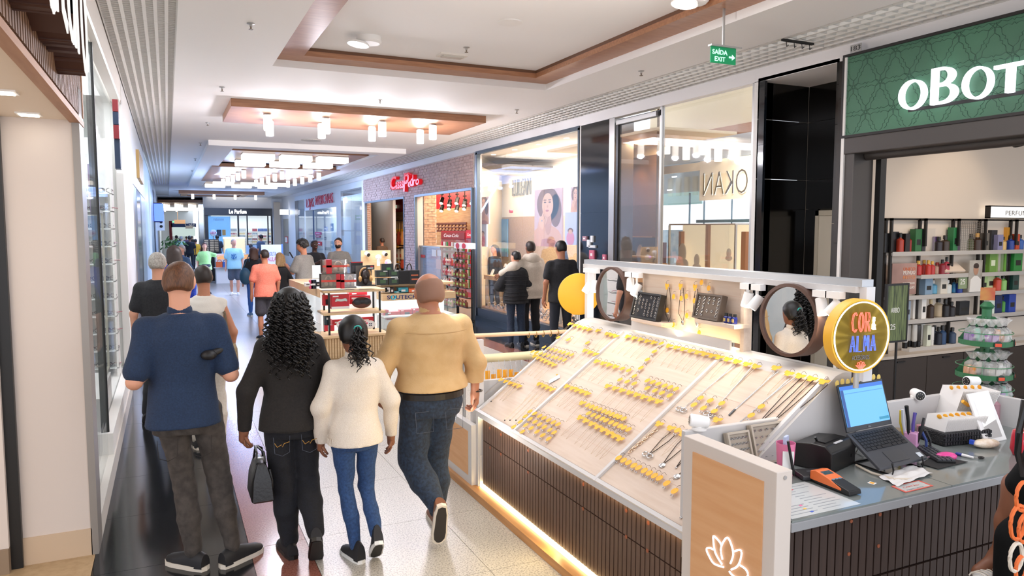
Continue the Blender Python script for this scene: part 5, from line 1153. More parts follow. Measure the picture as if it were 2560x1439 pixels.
# ring trays leaning on ledges
def ringtray(lab,pxl,pxr,pyt,pyb,z0,m,md,rows,cols,seed):
 rr=random.Random(seed);a,b=PX(pxl,pyb,XW-.07),PX(pxr,pyb,XW-.07);h=PX(pxl,pyt,XW-.03)[2]-z0
 t=T('ring_tray',lab,'jewellery tray',(XW-.07,(a[1]+b[1])/2,z0));wd=a[1]-b[1]
 R=Matrix.Rotation(.25,4,'Y');Mx=Matrix.Translation((XW-.10,(a[1]+b[1])/2,z0+.002))@R
 MB().box(0,.03,-wd/2,wd/2,0,h).tr(Mx).build('tray_body',m,t);g=MB()
 for z_ in(0,h-.012):g.box(-.014,0,-wd/2,wd/2,z_,z_+.012)
 for s_ in(-wd/2,wd/2-.012):g.box(-.014,0,s_,s_+.012,.012,h-.012)
 g.tr(Mx).build('tray_rim',m,t);MB().box(-.002,0,-wd/2+.012,wd/2-.012,.012,h-.012).tr(Mx).build('velvet',md,t)
 for i in range(rows):
  for j in range(cols):
   if rr.random()<.12:continue
   cy,cz=-wd/2+.03+(wd-.06)*j/(cols-1),.03+(h-.06)*i/(rows-1);r=rr.uniform(.006,.0095)
   MB().tube([(-.006,cy+r*math.cos(q),cz+r*math.sin(q))for q in np.linspace(0,2*PI,9)[:-1]],.0022,4,True).ell((-.008,cy,cz+r),(.003,r*.6,.003),6,4).tr(Mx).build('ring',SILV,t,True)
 return t
ringtray('black velvet tray of silver rings leaning on the left ledge of the kiosk back wall',1586,1652,725,792,LZ0,mt('tray_black','#1d1c1d',.5),mt('velvet_black','#26262a',.9),6,7,1)
ringtray('grey brown tray of chunky rings leaning on the right ledge of the kiosk back wall',1742,1806,728,815,LZ1,mt('tray_taupe','#5d5046',.6),mt('velvet_taupe','#6f6156',.9),5,5,2)
for k,px in enumerate((1812,1822,1833)):
 p=PX(px,822,XW-.09+.0);t=T('small_bottle','small blue bottle with black cap on the right ledge, %s'%('nearest the ring tray','middle one','outermost')[k],'bottle',(XW-.08,p[1],LZ1+.001))
 MB().lathe([(.014,0),(.016,.003),(.016,.036),(.01,.042)],12).build('flask',mt('bottle_blue','#1f2a7a',.15),t,True,local=True);MB().lathe([(.011,.042),(.011,.058)],12).build('cap',BLACK,t,True,local=True);MB().box(-.0165,-.015,-.009,.009,.01,.03).build('paper_label',mt('label_gold','#b39a5a',.5),t,local=True)

# yellow cards with hooks
YEL=mt('card_yellow_bright','#eda01e',.6,col2='#f2b02e',ns=12);HOOK=mt('hook_wire','#6e5a4a',.3,.8)
def proto_card(kind):
 t=T('earring_card' if kind=='O' else 'necklace_card','x','jewellery card')
 if kind=='O':po=[(.019*math.cos(a),-.034+.021*math.sin(a))for a in np.linspace(0,2*PI,17)[:-1]]
 else:po=[(-.032,-.012),(-.012,-.012),(-.006,-.016),(.006,-.016),(.012,-.012),(.032,-.012),(.030,-.034),(.016,-.036),(.015,-.052),(-.015,-.052),(-.016,-.036),(-.030,-.034)]
 MB().prism(po,(0,0,.011),(1,0,0),(0,1,-.12),.0012).build('card',YEL,t)
 MB().tube([(0,.008,-.004),(0,.008,.012),(.003,.004,.018),(.0,-.004,.022),(-.004,-.012,.018),(0,-.018,.012)],.0011,4).build('hook',HOOK,t,True)
 if kind=='O':MB().ell((-.008,-.06,.008),(.004,.006,.004),7,5).ell((.008,-.06,.008),(.004,.006,.004),7,5).build('earring',SILV,t,True)
 else:MB().tube([(-.008,-.05,.01),(-.012,-.16,.004),(0,-.2,.004),(.012,-.16,.004),(.008,-.05,.01)],.0008,3).build('chain',mt('chain_gold','#cdb58f',.3,.8),t)
 t.rotation_euler=KR.to_euler();return t
CARD={'O':proto_card('O'),'B':proto_card('B')};cu={'O':0,'B':0}
def cards(kind,a,b,n,where):
 for i in range(n):
  s_=i/max(1,n-1);p=KP(a[0]+(b[0]-a[0])*s_,a[1]+(b[1]-a[1])*s_-(6 if kind=='O' else 5),.006)
  lab='yellow %s card, %s'%('oval' if kind=='O' else 'winged',where.replace('in the ','').replace(' of the ',' of ').replace(' on the ',', ').replace('the ',''))
  if not cu[kind]:cu[kind]=1;o=CARD[kind];o.location=p;o['label']=lab;o['group']=lab
  else:o=dup(CARD[kind],p,None,lab,lab)
  o.rotation_euler=(KR@Matrix.Rotation(random.uniform(-.12,.12),3,'Z')).to_euler()
A_,B_,C_='the far tray','the middle tray','the near tray'
for kind,a,b,n,w_ in[
('B',(1434,812),(1483,826),5,'in the top left row of '+A_),('B',(1504,828),(1504,828),1,'alone in the top row of '+A_),('B',(1527,836),(1549,842),3,'in the top right row of '+A_),('O',(1406,846),(1432,851),2,'high on the left of '+A_),('O',(1479,859),(1479,859),1,'alone below the top row of '+A_),
('B',(1472,878),(1498,887),3,'in the short right row of '+A_),('O',(1370,870),(1440,889),8,'in the upper oval row of '+A_),('O',(1342,881),(1422,902),9,'in the middle oval row of '+A_),('B',(1346,892),(1394,914),6,'under the oval rows of '+A_),('B',(1262,951),(1308,967),5,'in the low left row of '+A_),('B',(1358,961),(1390,975),4,'in the low right row of '+A_),
('B',(1579,843),(1645,858),5,'in the top left row of '+B_),('B',(1683,866),(1809,894),8,'in the top right row of '+B_),('O',(1664,860),(1597,941),5,'in the diagonal string on '+B_),('B',(1502,905),(1549,918),4,'in the second row of '+B_),('O',(1568,923),(1583,927),2,'beside the second row of '+B_),
('O',(1561,950),(1598,960),3,'in the loose cluster left on '+B_),('O',(1630,952),(1702,973),6,'in the long oval row of '+B_),('O',(1630,971),(1686,989),4,'under the long oval row of '+B_),('B',(1530,966),(1657,1004),8,'in the third row of '+B_),('B',(1428,967),(1479,985),5,'in the left third row of '+B_),('B',(1466,1008),(1466,1008),1,'alone above the lower block of '+B_),
('O',(1482,1014),(1572,1047),10,'in the first row of the lower block on '+B_),('O',(1484,1034),(1585,1074),10,'in the second row of the lower block on '+B_),('B',(1462,1045),(1562,1097),8,'in the last row of the lower block on '+B_),('O',(1337,1030),(1408,1062),7,'in the first row of the low left block on '+B_),('O',(1325,1042),(1398,1082),7,'in the second row of the low left block on '+B_),('O',(1312,1055),(1384,1097),6,'in the third row of the low left block on '+B_),('O',(1296,1068),(1318,1080),2,'in the corner of the low left block on '+B_),
('B',(1830,899),(1902,917),4,'in the top left row of '+C_),('B',(1950,920),(1950,920),1,'alone in the top row of '+C_),('B',(1984,934),(2070,954),4,'in the top right row of '+C_),('O',(1763,995),(1790,1002),2,'upper left in the middle of '+C_),('O',(1748,1012),(1772,1020),2,'lower left in the middle of '+C_),('O',(1817,1008),(1800,1028),2,'in the centre of '+C_),('O',(1917,1016),(1892,1038),2,'right of the centre of '+C_),('B',(1804,1049),(1804,1049),1,'alone in the centre of '+C_),
('B',(1660,1060),(1660,1060),1,'at the left edge of '+C_),('B',(1688,1070),(1720,1084),2,'over the pendant cords of '+C_),('O',(1708,1076),(1708,1076),1,'between two winged cards of '+C_),('O',(1560,1144),(1663,1194),9,'in the low diagonal row of '+C_),('O',(1682,1207),(1702,1226),2,'at the end of the low diagonal row of '+C_)]:
 cards(kind,a,b,n,w_)
# cord necklaces with silver pendants
def cordneck(p1,p2,q,lab,pend='disc',m=LEATH):
 A,B,Q=KP(*p1,.012),KP(*p2,.012),KP(*q,.008);t=T('cord_necklace',lab,'necklace',tuple(Q));mid=(A+B)/2
 side=(B-A)*.5
 if np.linalg.norm(side)<.012:side=np.array([0,.012,0])
 pts=[A,A*.7+Q*.3+side*-.5,A*.3+Q*.7-side*.3,Q,B*.3+Q*.7+side*.3,B*.7+Q*.3+side*.5,B]
 from_=[Vector(p)for p in pts];out=[]
 for i in range(len(from_)-1):
  for s_ in(0,.33,.66):out.append(from_[i].lerp(from_[i+1],s_))
 out.append(from_[-1]);MB().tube(out,.0022,5).build('cord',m,t,True)
 if pend=='disc':MB().ell(Q,(.022,.018,.004),14,6,KR).build('pendant',SILV,t,True)
 elif pend=='rings':
  for s_ in(-.02,.02):MB().tube([Vector(Q)+KR@Vector((s_+.022*math.cos(a),.015*math.sin(a),.004))for a in np.linspace(0,2*PI,15)[:-1]],.004,6,True).build('pendant',SILV,t,True)
 elif pend=='bar':MB().cb(Q,(.012,.05,.004),rot=KR).build('pendant',mt('onyx','#2c2a2c',.2),t)
 else:MB().ell(Q,(.008,.006,.004),8,5,KR).build('pendant',SILV,t,True)
for p1,p2,q,lab,pd in[((1676,1080),(1690,1084),(1620,1138),'dark cord necklace with linked silver rings on the near tray','rings'),((1712,1092),(1724,1100),(1655,1162),'dark cord necklace with a silver disc on the near tray','disc'),((1736,1108),(1742,1114),(1690,1168),'thin cord necklace with small silver drop on the near tray','drop'),((1758,1128),(1762,1132),(1692,1190),'dark cord necklace with an oval silver pendant on the near tray','disc'),
  ((1752,1218),(1772,1230),(1702,1293),'dark cord loop with a silver knot at the low edge of the near tray','drop'),((2004,944),(2018,946),(1888,1066),'long dark cord necklace hanging from the first right card of the near tray','drop'),((2034,950),(2046,953),(1924,1062),'long dark cord necklace hanging from the second right card of the near tray','drop'),((2058,956),(2070,960),(1952,1056),'long dark cord necklace hanging from the third right card of the near tray','drop'),
  ((1838,908),(1846,908),(1704,1024),'silver chain with a bundle of silver rings left on the near tray','rings'),((1940,928),(1946,928),(1830,1030),'fine chain with a black bar pendant on the near tray','bar'),((1880,916),(1886,918),(1774,1036),'fine chain with silver hoops on the near tray','rings'),((1980,940),(1988,942),(1838,1064),'fine chain with a silver pebble beside the camera on the near tray','disc')]:
 cordneck(p1,p2,q,lab,pd,LEATH if 'cord' in lab else SILV)
A=KP(1640,1075,.01);B=KP(1575,1128,.01);m=MB()
for i in range(14):
 c=Vector(A).lerp(Vector(B),i/13);R=KR@Matrix.Rotation(i*1.2,3,'Y');m.tube([c+R@Vector((.01*math.cos(a),.014*math.sin(a),0))for a in np.linspace(0,2*PI,9)[:-1]],.0025,4,True)
tag(m.build('chain_bracelet',mt('pale_gold','#dcc0a4',.3,.8),None,True),'chunky pale chain lying at the left edge of the near tray','bracelet')
c=KP(1386,947,.012);t=T('price_card','pale blue and white slip lying on the far tray','card',tuple(c));MB().cb(c,(.045,.09,.002),rot=KR@Matrix.Rotation(-.5,3,'Z')).build('slip',mt('slip_blue','#cdd3e2',.3),t);MB().cb(KP(1392,936,.014),(.015,.012,.002),rot=KR).build('yellow_dot',YEL,t)
for px,py,l in((1228,1003,'dark'),(1262,1050,'left'),(1275,1050,'middle'),(1290,1050,'right')):
 p=KP(px,py,.006);t=T('fine_necklace','fine chain with tiny dark drop, %s one low on the far tray'%l,'necklace',tuple(p));MB().ell(p,.006,8,5).build('drop',mt('onyx','#2c2a2c',.2),t);MB().tube([p,p+KWv*.28+np.array([0,.03,0])],.001,4).build('chain',mt('chain_gold','#cdb58f',.3,.8),t)
# cards on the upright panel
for px,py,kind,ln in[(1672,712,'B',1),(1706,712,'B',1),(1742,714,'B',1),(1758,702,'O',0),(1776,716,'O',0),(1688,738,'O',0),(1707,742,'O',0),(1720,737,'O',0),(1740,748,'O',0),(1753,747,'O',0),(1672,772,'O',0),(1721,785,'O',0),(1687,808,'O',0),(1752,828,'O',0)]:
 p=PX(px,py-8,XW-.01);lab='yellow %s card hanging on the upright back panel'%('square' if kind=='B' else 'oval')
 o=dup(CARD[kind],p,None,lab,'cards on the upright panel');o.rotation_euler=Matrix(((0,-1,0),(0,0,1),(-1,0,0))).transposed().to_euler();o.scale=(.62,1,1)if kind=='B' else(.85,)*3
 if ln:
  q=PX(px+1,py+92,XW-.012);t=T('cord_necklace','dark cord loop with silver pendant hanging on the upright panel','necklace',tuple(q),0,'cord loops on the upright panel');y0,z0=p[1],p[2]-.04
  MB().tube([(XW-.012,y0-.012,z0),(XW-.012,y0-.03,z0-.1),(XW-.012,y0-.03,q[2]+.05),(XW-.012,q[1],q[2]),(XW-.012,y0+.03,q[2]+.05),(XW-.012,y0+.025,z0-.1),(XW-.012,y0+.01,z0)],.0022,5).build('cord',LEATH,t,True);MB().ell((XW-.014,q[1],q[2]-.01),(.004,.016,.02),10,6).build('pendant',SILV,t,True)
# round mirrors
MIR=mt('mirror_silver','#f2f2f2',.0,1.0)
RIM=mt('mirror_rim','#5b4238',.45,.2)
def rmirror(lab,c,r,n,depth):
 c=Vector(c);n=Vector(n).normalized();R=n.to_track_quat('Z','Y').to_matrix();t=T('round_mirror',lab,'mirror',c)
 MB().lathe([(r,-depth),(r,.0),(r-.018,.002),(r-.018,-.012),(.01,-.012)],40,c,R=R).build('rim',RIM,t,True);MB().lathe([(r-.019,-.011),(.002,-.0105)],40,c,R=R).build('mirror_glass',MIR,t)
 MB().box(c.x+.04,XW+.02,c.y-.02,c.y+.02,c.z+r-.03,1.74).build('bracket',DARKM,t)
p=PX(1526,735,3.0);rmirror('round brown framed mirror at the far end of the kiosk back wall',p,.205,(-1,-.02,.0),.10)
p=PX(1968,800,3.0);rmirror('round brown framed mirror at the near end of the kiosk back wall',p,.198,(-1,-.045,.02),.10)
# disc signs
yl_=mt('disc_yellow','#eeb22c',.4);GOLDF=mt('disc_face','#a88a12',.45)
p=PX(1447,735,3.05);t=T('disc_sign','plain yellow back of a round sign at the far end of the kiosk','sign',p);R=Vector((-.45,-.9,0)).to_track_quat('Z','Y').to_matrix()
MB().lathe([(.16,-.03),(.172,-.025),(.172,.0),(.165,.004),(.002,.004)],44,p,R=R).build('disc_back',yl_,t,True);MB().cyl(Vector(p)+Vector((0,.03,0)),(p[0],p[1]+.03,1.3),.012).build('stem',STEEL,t,True)
cs=PX(2153,840,2.96);t=T('disc_sign','round yellow neon sign reading COR & ALMA ACESSÓRIOS on the near end of the kiosk','sign',cs);n_=Vector((-.10,-1,0)).normalized();R=n_.to_track_quat('Z','Y').to_matrix();rs=.176
U_=Vector((1,-.10,0)).normalized()
MB().lathe([(rs,-.055),(rs,0),(.002,.0)],48,cs,R=R).build('drum',yl_,t,True,ang=.5);MB().lathe([(rs-.008,.0012),(.002,.0012)],48,cs,R=R).build('face',GOLDF,t)
def onf(u,v,o=.004):return Vector(cs)+U_*u+Vector((0,0,v))+n_*o
MB().tube([onf((rs-.014)*math.cos(a),(rs-.014)*math.sin(a))for a in np.linspace(0,2*PI,60)[:-1]],.0035,6,True).build('neon_ring',glow('neon_white','#fff6d8',2.2),t)
GL={'C':[[(1,.85),(.7,1),(.25,.9),(0,.5),(.25,.1),(.7,0),(1,.15)]],'O':[[(.5,1),(.1,.8),(0,.5),(.1,.2),(.5,0),(.9,.2),(1,.5),(.9,.8),(.5,1)]],'R':[[(0,0),(0,1),(.7,.97),(.9,.75),(.7,.52),(0,.5)],[(.45,.5),(1,0)]],
 'A':[[(0,0),(.5,1),(1,0)],[(.2,.35),(.8,.35)]],'L':[[(0,1),(0,0),(.9,0)]],'M':[[(0,0),(.1,1),(.5,.35),(.9,1),(1,0)]],'&':[[(1,0),(.3,.7),(.4,1),(.65,.95),(.6,.7),(.1,.4),(.1,.1),(.5,0),(.9,.4)]]}
def neon(name,tx,u0,v0,w_,h_,gap,m,r=.0028):
 mm=MB();u=u0
 for ch in tx:
  for pl in GL[ch]:
   for dd in(0,.0075):mm.tube([onf(u+dd+a*(w_-.008),v0+b*h_,.006)for a,b in pl],r*.72,5)
  u+=w_+gap
 mm.build(name,m,t)
neon('neon_letters','COR',-.065,.022,.033,.092,.007,glow('neon_coral','#ff5a3c',1.2));neon('neon_letters','&',.055,.028,.026,.062,0,glow('neon_white','#fff6d8',2.2));neon('neon_letters','ALMA',-.072,-.072,.034,.075,.007,glow('neon_blue','#2f52f0',1.5))
put_text('small_lettering','ACESSÓRIOS',mt('letter_steel','#8f8a86',.3,.5),t,onf(-.055,-.112,.003),U_,UP,.022,.105,.004)
mm=MB()
for s_ in(-2,-1,0,1,2):
 a=s_*.55;mm.tube([onf(0+.004*s_,-.155),onf(.03*math.sin(a-.25),-.155+.025*math.cos(a)+.006),onf(.034*math.sin(a),-.155+.036*math.cos(a)),onf(.03*math.sin(a+.25),-.155+.025*math.cos(a)+.006),onf(.004*s_,-.155)],.002,4)
mm.build('neon_lotus',glow('neon_coral','#ff5a3c',1.2),t);MB().cyl(Vector(cs)-n_*.02,(cs[0],cs[1]+.02,1.29),.013).build('stem',STEEL,t,True)
# small white track lamps hanging from the kiosk rail
for k,(px,py,tx,ty,on)in enumerate([(1470,716,-.5,.1,1),(1487,713,-.3,-.3,0),(1576,708,-.35,-.5,0),(1592,722,-.5,.0,1),(1869,745,-.1,.15,0),(1892,752,-.45,.35,1),(2054,762,-.1,-.3,0),(2087,767,-.5,.4,1)]):
 p=PX(px,py,XW-.06);t=T('kiosk_spotlight','small white spotlight hanging from the kiosk top rail','lamp',p,0,'kiosk spotlights')
 MB().box(p[0]-.02,p[0]+.02,p[1]-.045,p[1]+.045,1.70,1.735).cyl((p[0],p[1],1.70),p,.009,n=8).build('track_adapter',OFFW,t,True);d=Vector((tx,ty,-.8)).normalized()
 MB().cyl(Vector(p)-d*.035,Vector(p)+d*.05,.027,.03,18).build('can',OFFW,t,True);MB().cyl(Vector(p)+d*.05,Vector(p)+d*.052,.026,n=18).build('lens',glow('lens_kiosk','#fff4dc',14),t)
 if on:light('SPOT',Vector(p)+d*.07,3.5,.03,col='#ffe9c4',aim=Vector(p)+d,angle=95)
for yy in(4.8,3.9,3.0):light('SPOT',(3.02,yy,1.72),3,.03,col='#ffecd0',aim=(2.45,yy-.1,.95),angle=100)
# far end module: framed panel, bars with bracelets
MB().box(2.08,2.13,5.2,5.82,.055,.53).build('end_frame',KW,ks);MB().box(2.076,2.082,5.27,5.75,.12,.47).build('end_insert',PEACH,ks);MB().box(2.13,3.05,5.15,5.82,.055,.3).build('end_cabinet',KW,ks);MB().box(2.13,3.05,5.3,5.34,.3,.85).build('end_back',KW,ks)
MB().box(2.12,2.17,5.16,5.2,.055,1.2).build('post',KW,ks)
rod=T('jewellery_rod','upper pale wooden rod for rings at the far end of the kiosk','rod',(2.6,5.5,1.18));MB().cyl((2.13,5.5,1.185),(3.1,5.5,1.165),.017,n=14).build('rod_bar',mt('rod_peach','#f0c6a0',.4),rod,True)
for k in range(5):MB().tube([(2.72+k*.07,5.5+.021*math.cos(a),1.17+.026*math.sin(a)-.01)for a in np.linspace(0,2*PI,11)[:-1]],.004,5,True).build('hoop',GOLD,rod,True)
MB().cyl((2.14,5.5,.3),(2.14,5.5,1.2),.012).build('rod_post',STEEL,rod,True)
rod=T('jewellery_rod','lower pale rod hung with yellow bracelet tags at the far end of the kiosk','rod',(2.6,5.45,1.0));MB().cyl((2.13,5.45,1.0),(3.1,5.45,.99),.035,n=16).build('rod_bar',mt('rod_cream','#d9cfa6',.5),rod,True)
BT=None
for k in range(26):
 x=2.2+(k%13)*.052;yy=5.40-.03*(k//13);z=.88-random.uniform(0,.04)-.05*(k//13);lab='yellow bracelet tag hanging on the lower kiosk rod'
 if BT is None:
  BT=T('bracelet_tag',lab,'jewellery card',(x,yy,z),0,'bracelet tags');MB().box(-.02,.02,0,.0015,-.05,.03).build('card',YEL,BT,local=True);MB().tube([(0,.0,.03),(0,.02,.11),(0,.05,.12)],.0012,4).build('thread',SILV,BT,local=True);MB().box(-.018,.018,-.001,0,-.08,-.05).build('charm',SILV,BT,local=True)
 else:dup(BT,(x,yy,z),0,lab)
# aisle post panel with lotus
lp=T('lotus_panel','white framed wooden end panel with a glowing white lotus at the near kiosk corner','panel',(2.1,2.3,0))
MB().box(2.07,2.15,2.05,2.61,.055,1.125).build('panel_frame',mt('panel_white','#d0c5bb',.45),lp,bev=.004);MB().box(2.064,2.071,2.115,2.54,.12,1.07).build('wood_insert',PEACH,lp);MB().cyl((2.11,2.046,1.10),(2.11,2.05,1.10),.008).build('screw',STEEL,lp)
L_=glow('lotus_glow','#eef0ff',1.0)
def lpx(px,py):p=PX(px,py,2.058);return(2.058,p[1],p[2])
mm=MB()
for pl in([(1805,1410),(1788,1380),(1783,1345),(1786,1340),(1800,1355),(1804,1365)],[(1806,1398),(1802,1375),(1806,1358),(1818,1343),(1828,1360),(1833,1385),(1826,1408)],[(1809,1417),(1785,1408),(1772,1388),(1766,1372),(1774,1369),(1784,1373)],[(1834,1378),(1848,1374),(1854,1380),(1850,1402),(1842,1416),(1828,1423)],[(1850,1412),(1864,1422),(1870,1436),(1862,1446),(1845,1446),(1830,1436),(1823,1427)]):
 P=[Vector(lpx(*q))for q in pl];out=[]
 for i in range(len(P)-1):
  p0,p1,p2,p3=P[max(i-1,0)],P[i],P[i+1],P[min(i+2,len(P)-1)]
  for s_ in(0,.25,.5,.75):out.append(.5*((2*p1)+(p2-p0)*s_+(2*p0-5*p1+4*p2-p3)*s_**2+(3*p1-p0-3*p2+p3)*s_**3))
 out.append(P[-1]);mm.tube(out,.0042,6)
mm.build('lotus_outline',L_,lp,True)
# cash counter
ct=T('cash_counter','grey topped cash counter with dark vertical slats at the near end of the kiosk','counter',(3.2,2.3,0))
CZ=.92;XC1=4.32
MB().box(2.15,XC1,2.10,2.66,.055,CZ-.04).build('carcass',mt('slat_gap','#2e211b',.7),ct);MB().box(2.15,XC1+.02,2.045,2.7,CZ-.045,CZ-.008).build('worktop',mt('worktop_grey','#8f9092',.35),ct,bev=.003)
MB().box(2.155,3.1,2.05,2.69,CZ-.008,CZ).build('glass_top',mt('top_glass','#7f8583',.08,col2='#787f7c',ns=2),ct);MB().box(3.104,XC1,2.05,2.69,CZ-.008,CZ).build('glass_top',mt('top_glass','#d8dcd6',.08),ct)
SLATD=wood('counter_slat','#2c1d17','#38271f',.55,2,3.);s1=MB().box(0,.038,2.075,2.1,.06,.58).mesh('slat',SLATD);s2=MB().box(0,.038,2.075,2.1,.59,CZ-.047).mesh('slat',SLATD)
x=2.155
while x<XC1-.03:
 for m_ in(s1,s2):o=link('slat',m_,ct);o.location=(x,0,0)
 x+=.0455
p=PY(2274,1264,2.074);MB().cyl((p[0],2.07,p[2]),(p[0],2.076,p[2]),.008,n=14).build('lock',STEEL,ct)
for px,py in((2200,1285),(2128,1302),(2196,1364),(2122,1384)):p=PY(px,py,2.074);MB().cyl((p[0],2.072,p[2]),(p[0],2.076,p[2]),.008,n=12).build('finger_hole',kn,ct)
MB().box(2.15,XC1+.02,2.70,2.73,.5,1.11).box(XC1,XC1+.03,2.05,2.70,.5,1.09).build('upstand',KW,ct,bev=.004)
# ---------------------------------------------------------------- things on the cash counter
def PC(px,py,z=None):return PZ(px,py,(CZ+.001)if z is None else z)
DG=mt('laptop_grey','#4a4c52',.45,.2);KEY=mt('key_black','#232429',.5)
# laptop on a wire stand
lt=T('laptop','open dark grey laptop on a wire stand on the cash counter','laptop',PC(2240,1180))
def quadplane(P,t_,name,m,par,bev=0):
 P=[Vector(p)for p in P];n=(P[1]-P[0]).cross(P[3]-P[0]).normalized()*t_
 return MB().add(P+[p-n for p in P],[(0,1,2,3),(7,6,5,4),(0,4,5,1),(1,5,6,2),(2,6,7,3),(3,7,4,0)]).build(name,m,par,bev=bev)
zf,zh=CZ+.045,CZ+.135
FL,FR_=Vector(PZ(2200,1171,zf)),Vector(PZ(2319,1142,zf));HR=Vector(PZ(2234,1056,zh));HL=Vector(PZ(2117,1083,zh))
ex_=(FR_-FL);HR=HL+ex_*(0.98)
quadplane((FL,FR_,HR,HL),.016,'base',DG,lt,.003)
nb=ex_.cross(HL-FL).normalized()
def onb(u,v,o=.0015):return FL.lerp(FR_,u).lerp(HL.lerp(HR,u),v)+nb*o
kk=MB()
for r in range(6):
 n_=[15,14,14,13,12,8][r];v0=.93-r*.082
 for c in range(n_):
  u0,u1=.06+.88*c/n_,.06+.88*(c+.86)/n_
  if r==5 and c==3:u1=.06+.88*4.86/n_
  if r==5 and c==4:continue
  P=[onb(u0,v0-.068,.0035),onb(u1,v0-.068,.0035),onb(u1,v0,.0035),onb(u0,v0,.0035)]
  kk.add(P+[p-nb*.004 for p in P],[(0,1,2,3),(0,4,5,1),(1,5,6,2),(2,6,7,3),(3,7,4,0)])
tag(kk.build('keyboard_keys',KEY,lt),kind='stuff')
quadplane((onb(.3,.06,.002),onb(.66,.06,.002),onb(.66,.36,.002),onb(.3,.36,.002)),.001,'touchpad',mt('pad_grey','#3f4147',.35),lt)
quadplane((onb(.86,.04,.002),onb(.95,.04,.002),onb(.95,.16,.002),onb(.86,.16,.002)),.001,'sticker',mt('sticker_pale','#cfd6dc',.4),lt)
SL,SR=HL+nb*.004,HR+nb*.004;hv=Vector((0,.30,.95)).normalized();hh=.232
lidn=1
o=quadplane((SL,SR,SR+hv*hh,SL+hv*hh),.008,'lid',mt('lid_black','#1f2126',.4),lt,.002)
fn=(SR-SL).cross(hv).normalized()*.002
def scr(u,v,k=1.):return SL.lerp(SR,u)+hv*hh*v+fn*k
quadplane((scr(.03,.10),scr(.97,.10),scr(.97,.95),scr(.03,.95)),.001,'screen',glow('screen_blue','#62a8ea',.95,'#101418'),o)
quadplane((scr(.03,.87,1.6),scr(.97,.87,1.6),scr(.97,.95,1.6),scr(.03,.95,1.6)),.0005,'screen_bar',glow('screen_bar','#2f6fd0',.8,'#101418'),o);quadplane((scr(.03,.10,1.6),scr(.09,.10,1.6),scr(.09,.87,1.6),scr(.03,.87,1.6)),.0005,'screen_side',glow('screen_side','#1f4f9a',.7,'#101418'),o);quadplane((scr(.74,.14,1.6),scr(.95,.14,1.6),scr(.95,.2,1.6),scr(.74,.2,1.6)),.0005,'screen_button',glow('screen_teal','#2f93b8',.7,'#101418'),o)
put_text('maker_mark','DELL',mt('mark_grey','#9a9ca2',.4),lt,scr(.46,.03,1.2),SR-SL,hv,.007,.022,.0006)
quadplane((scr(.11,.78,1.6),scr(.95,.78,1.6),scr(.95,.795,1.6),scr(.11,.795,1.6)),.0005,'screen_line',glow('screen_line','#4a8fd4',.8,'#101418'),o)
for k in range(9):
 c=scr(.02+k*.115,1.03+(.02 if k%2 else 0),-1);tag(MB().ell(c,(.014,.004,.017),12,6).build('yellow_paper_oval',mt('oval_pale','#e3c66a',.6)),'pale yellow paper oval stuck along the laptop lid','paper tag','paper ovals on the laptop lid')
ws=T('wire_stand','black wire laptop stand under the laptop','stand',PC(2250,1180));m=MB()
for u in(.22,.85):
 a=onb(u,0,-.016);m.tube([a+Vector((0,-.012,.03)),a+Vector((0,-.02,.0)),Vector((a.x,a.y-.015,CZ+.004)),Vector((a.x,a.y+.22,CZ+.004)),onb(u,.9,-.02)],.004,6)
m.tube([Vector((onb(.22,0).x,onb(.22,0).y+.2,CZ+.004)),Vector((onb(.85,0).x,onb(.85,0).y+.2,CZ+.004))],.004,6);m.build('wire_frame',BLACK,ws,True)
# receipt printer
a=PC(2140,1170);pr=T('receipt_printer','black receipt printer on the cash counter','printer',(2.93,2.5,CZ),.0)
c0=Vector(PC(2078,1186));c1=Vector(PC(2138,1158));W_=(c1-c0);Lp=W_.length;ux=W_.normalized();uy=Vector((-ux.y,ux.x,0));hp=.125
prf=[(0,0),(0,hp*.78),(.03,hp*.98),(.10,hp),(.19,hp*.9),(.19,0)]
v=[c0+uy*a_+Vector((0,0,b_))for a_,b_ in prf]+[c0+W_+uy*a_+Vector((0,0,b_))for a_,b_ in prf];q=len(prf)
MB().add(v,[tuple(range(q))[::-1],tuple(range(q,2*q))]+[(i,(i+1)%q,q+(i+1)%q,q+i)for i in range(q)]).build('casing',BLACK,pr,bev=.006)
def onp(u,v_,z):return c0+W_*u+uy*v_+Vector((0,0,z))
MB().cb(onp(.5,.075,hp+.001),(Lp*.62,.04,.006),math.atan2(ux.y,ux.x)).build('paper_slot',mt('slot_black','#08080a',.3),pr);MB().cb(onp(.5,.03,hp*.99),(Lp*.3,.012,.004),math.atan2(ux.y,ux.x)).build('maker_plate',mt('plate_pale','#c9c9cc',.4),pr);MB().cb(onp(.82,-.001,hp*.4),(.012,.003,.014),math.atan2(ux.y,ux.x)).build('power_switch',mt('slot_black','#08080a',.3),pr)
# router with two antennas
rc=Vector(PC(2038,1192));rt=T('router','flat black router with two upright antennas before the printer','router',rc)
ang=-.35;MB().cb(rc+Vector((0,0,.014)),(.17,.11,.022),ang).build('casing',mt('router_black','#26272b',.35),rt,bev=.006)
for px,py,qx,qy in((1984,1195,1970,1102),(2066,1160,2038,1092)):
 b=Vector(PC(px,py));b.z=CZ+.02;tp=PY(qx,qy,b.y);MB().cyl(b,tp,.007,.006,8).build('antenna',BLACK,rt,True)
put_text('lettering','intelbras',mt('mark_grey','#9a9ca2',.4),rt,rc+Vector((-.03,.02,.0256)),(1,-.35,0),(.33,.94,0),.008,.045,.0004)
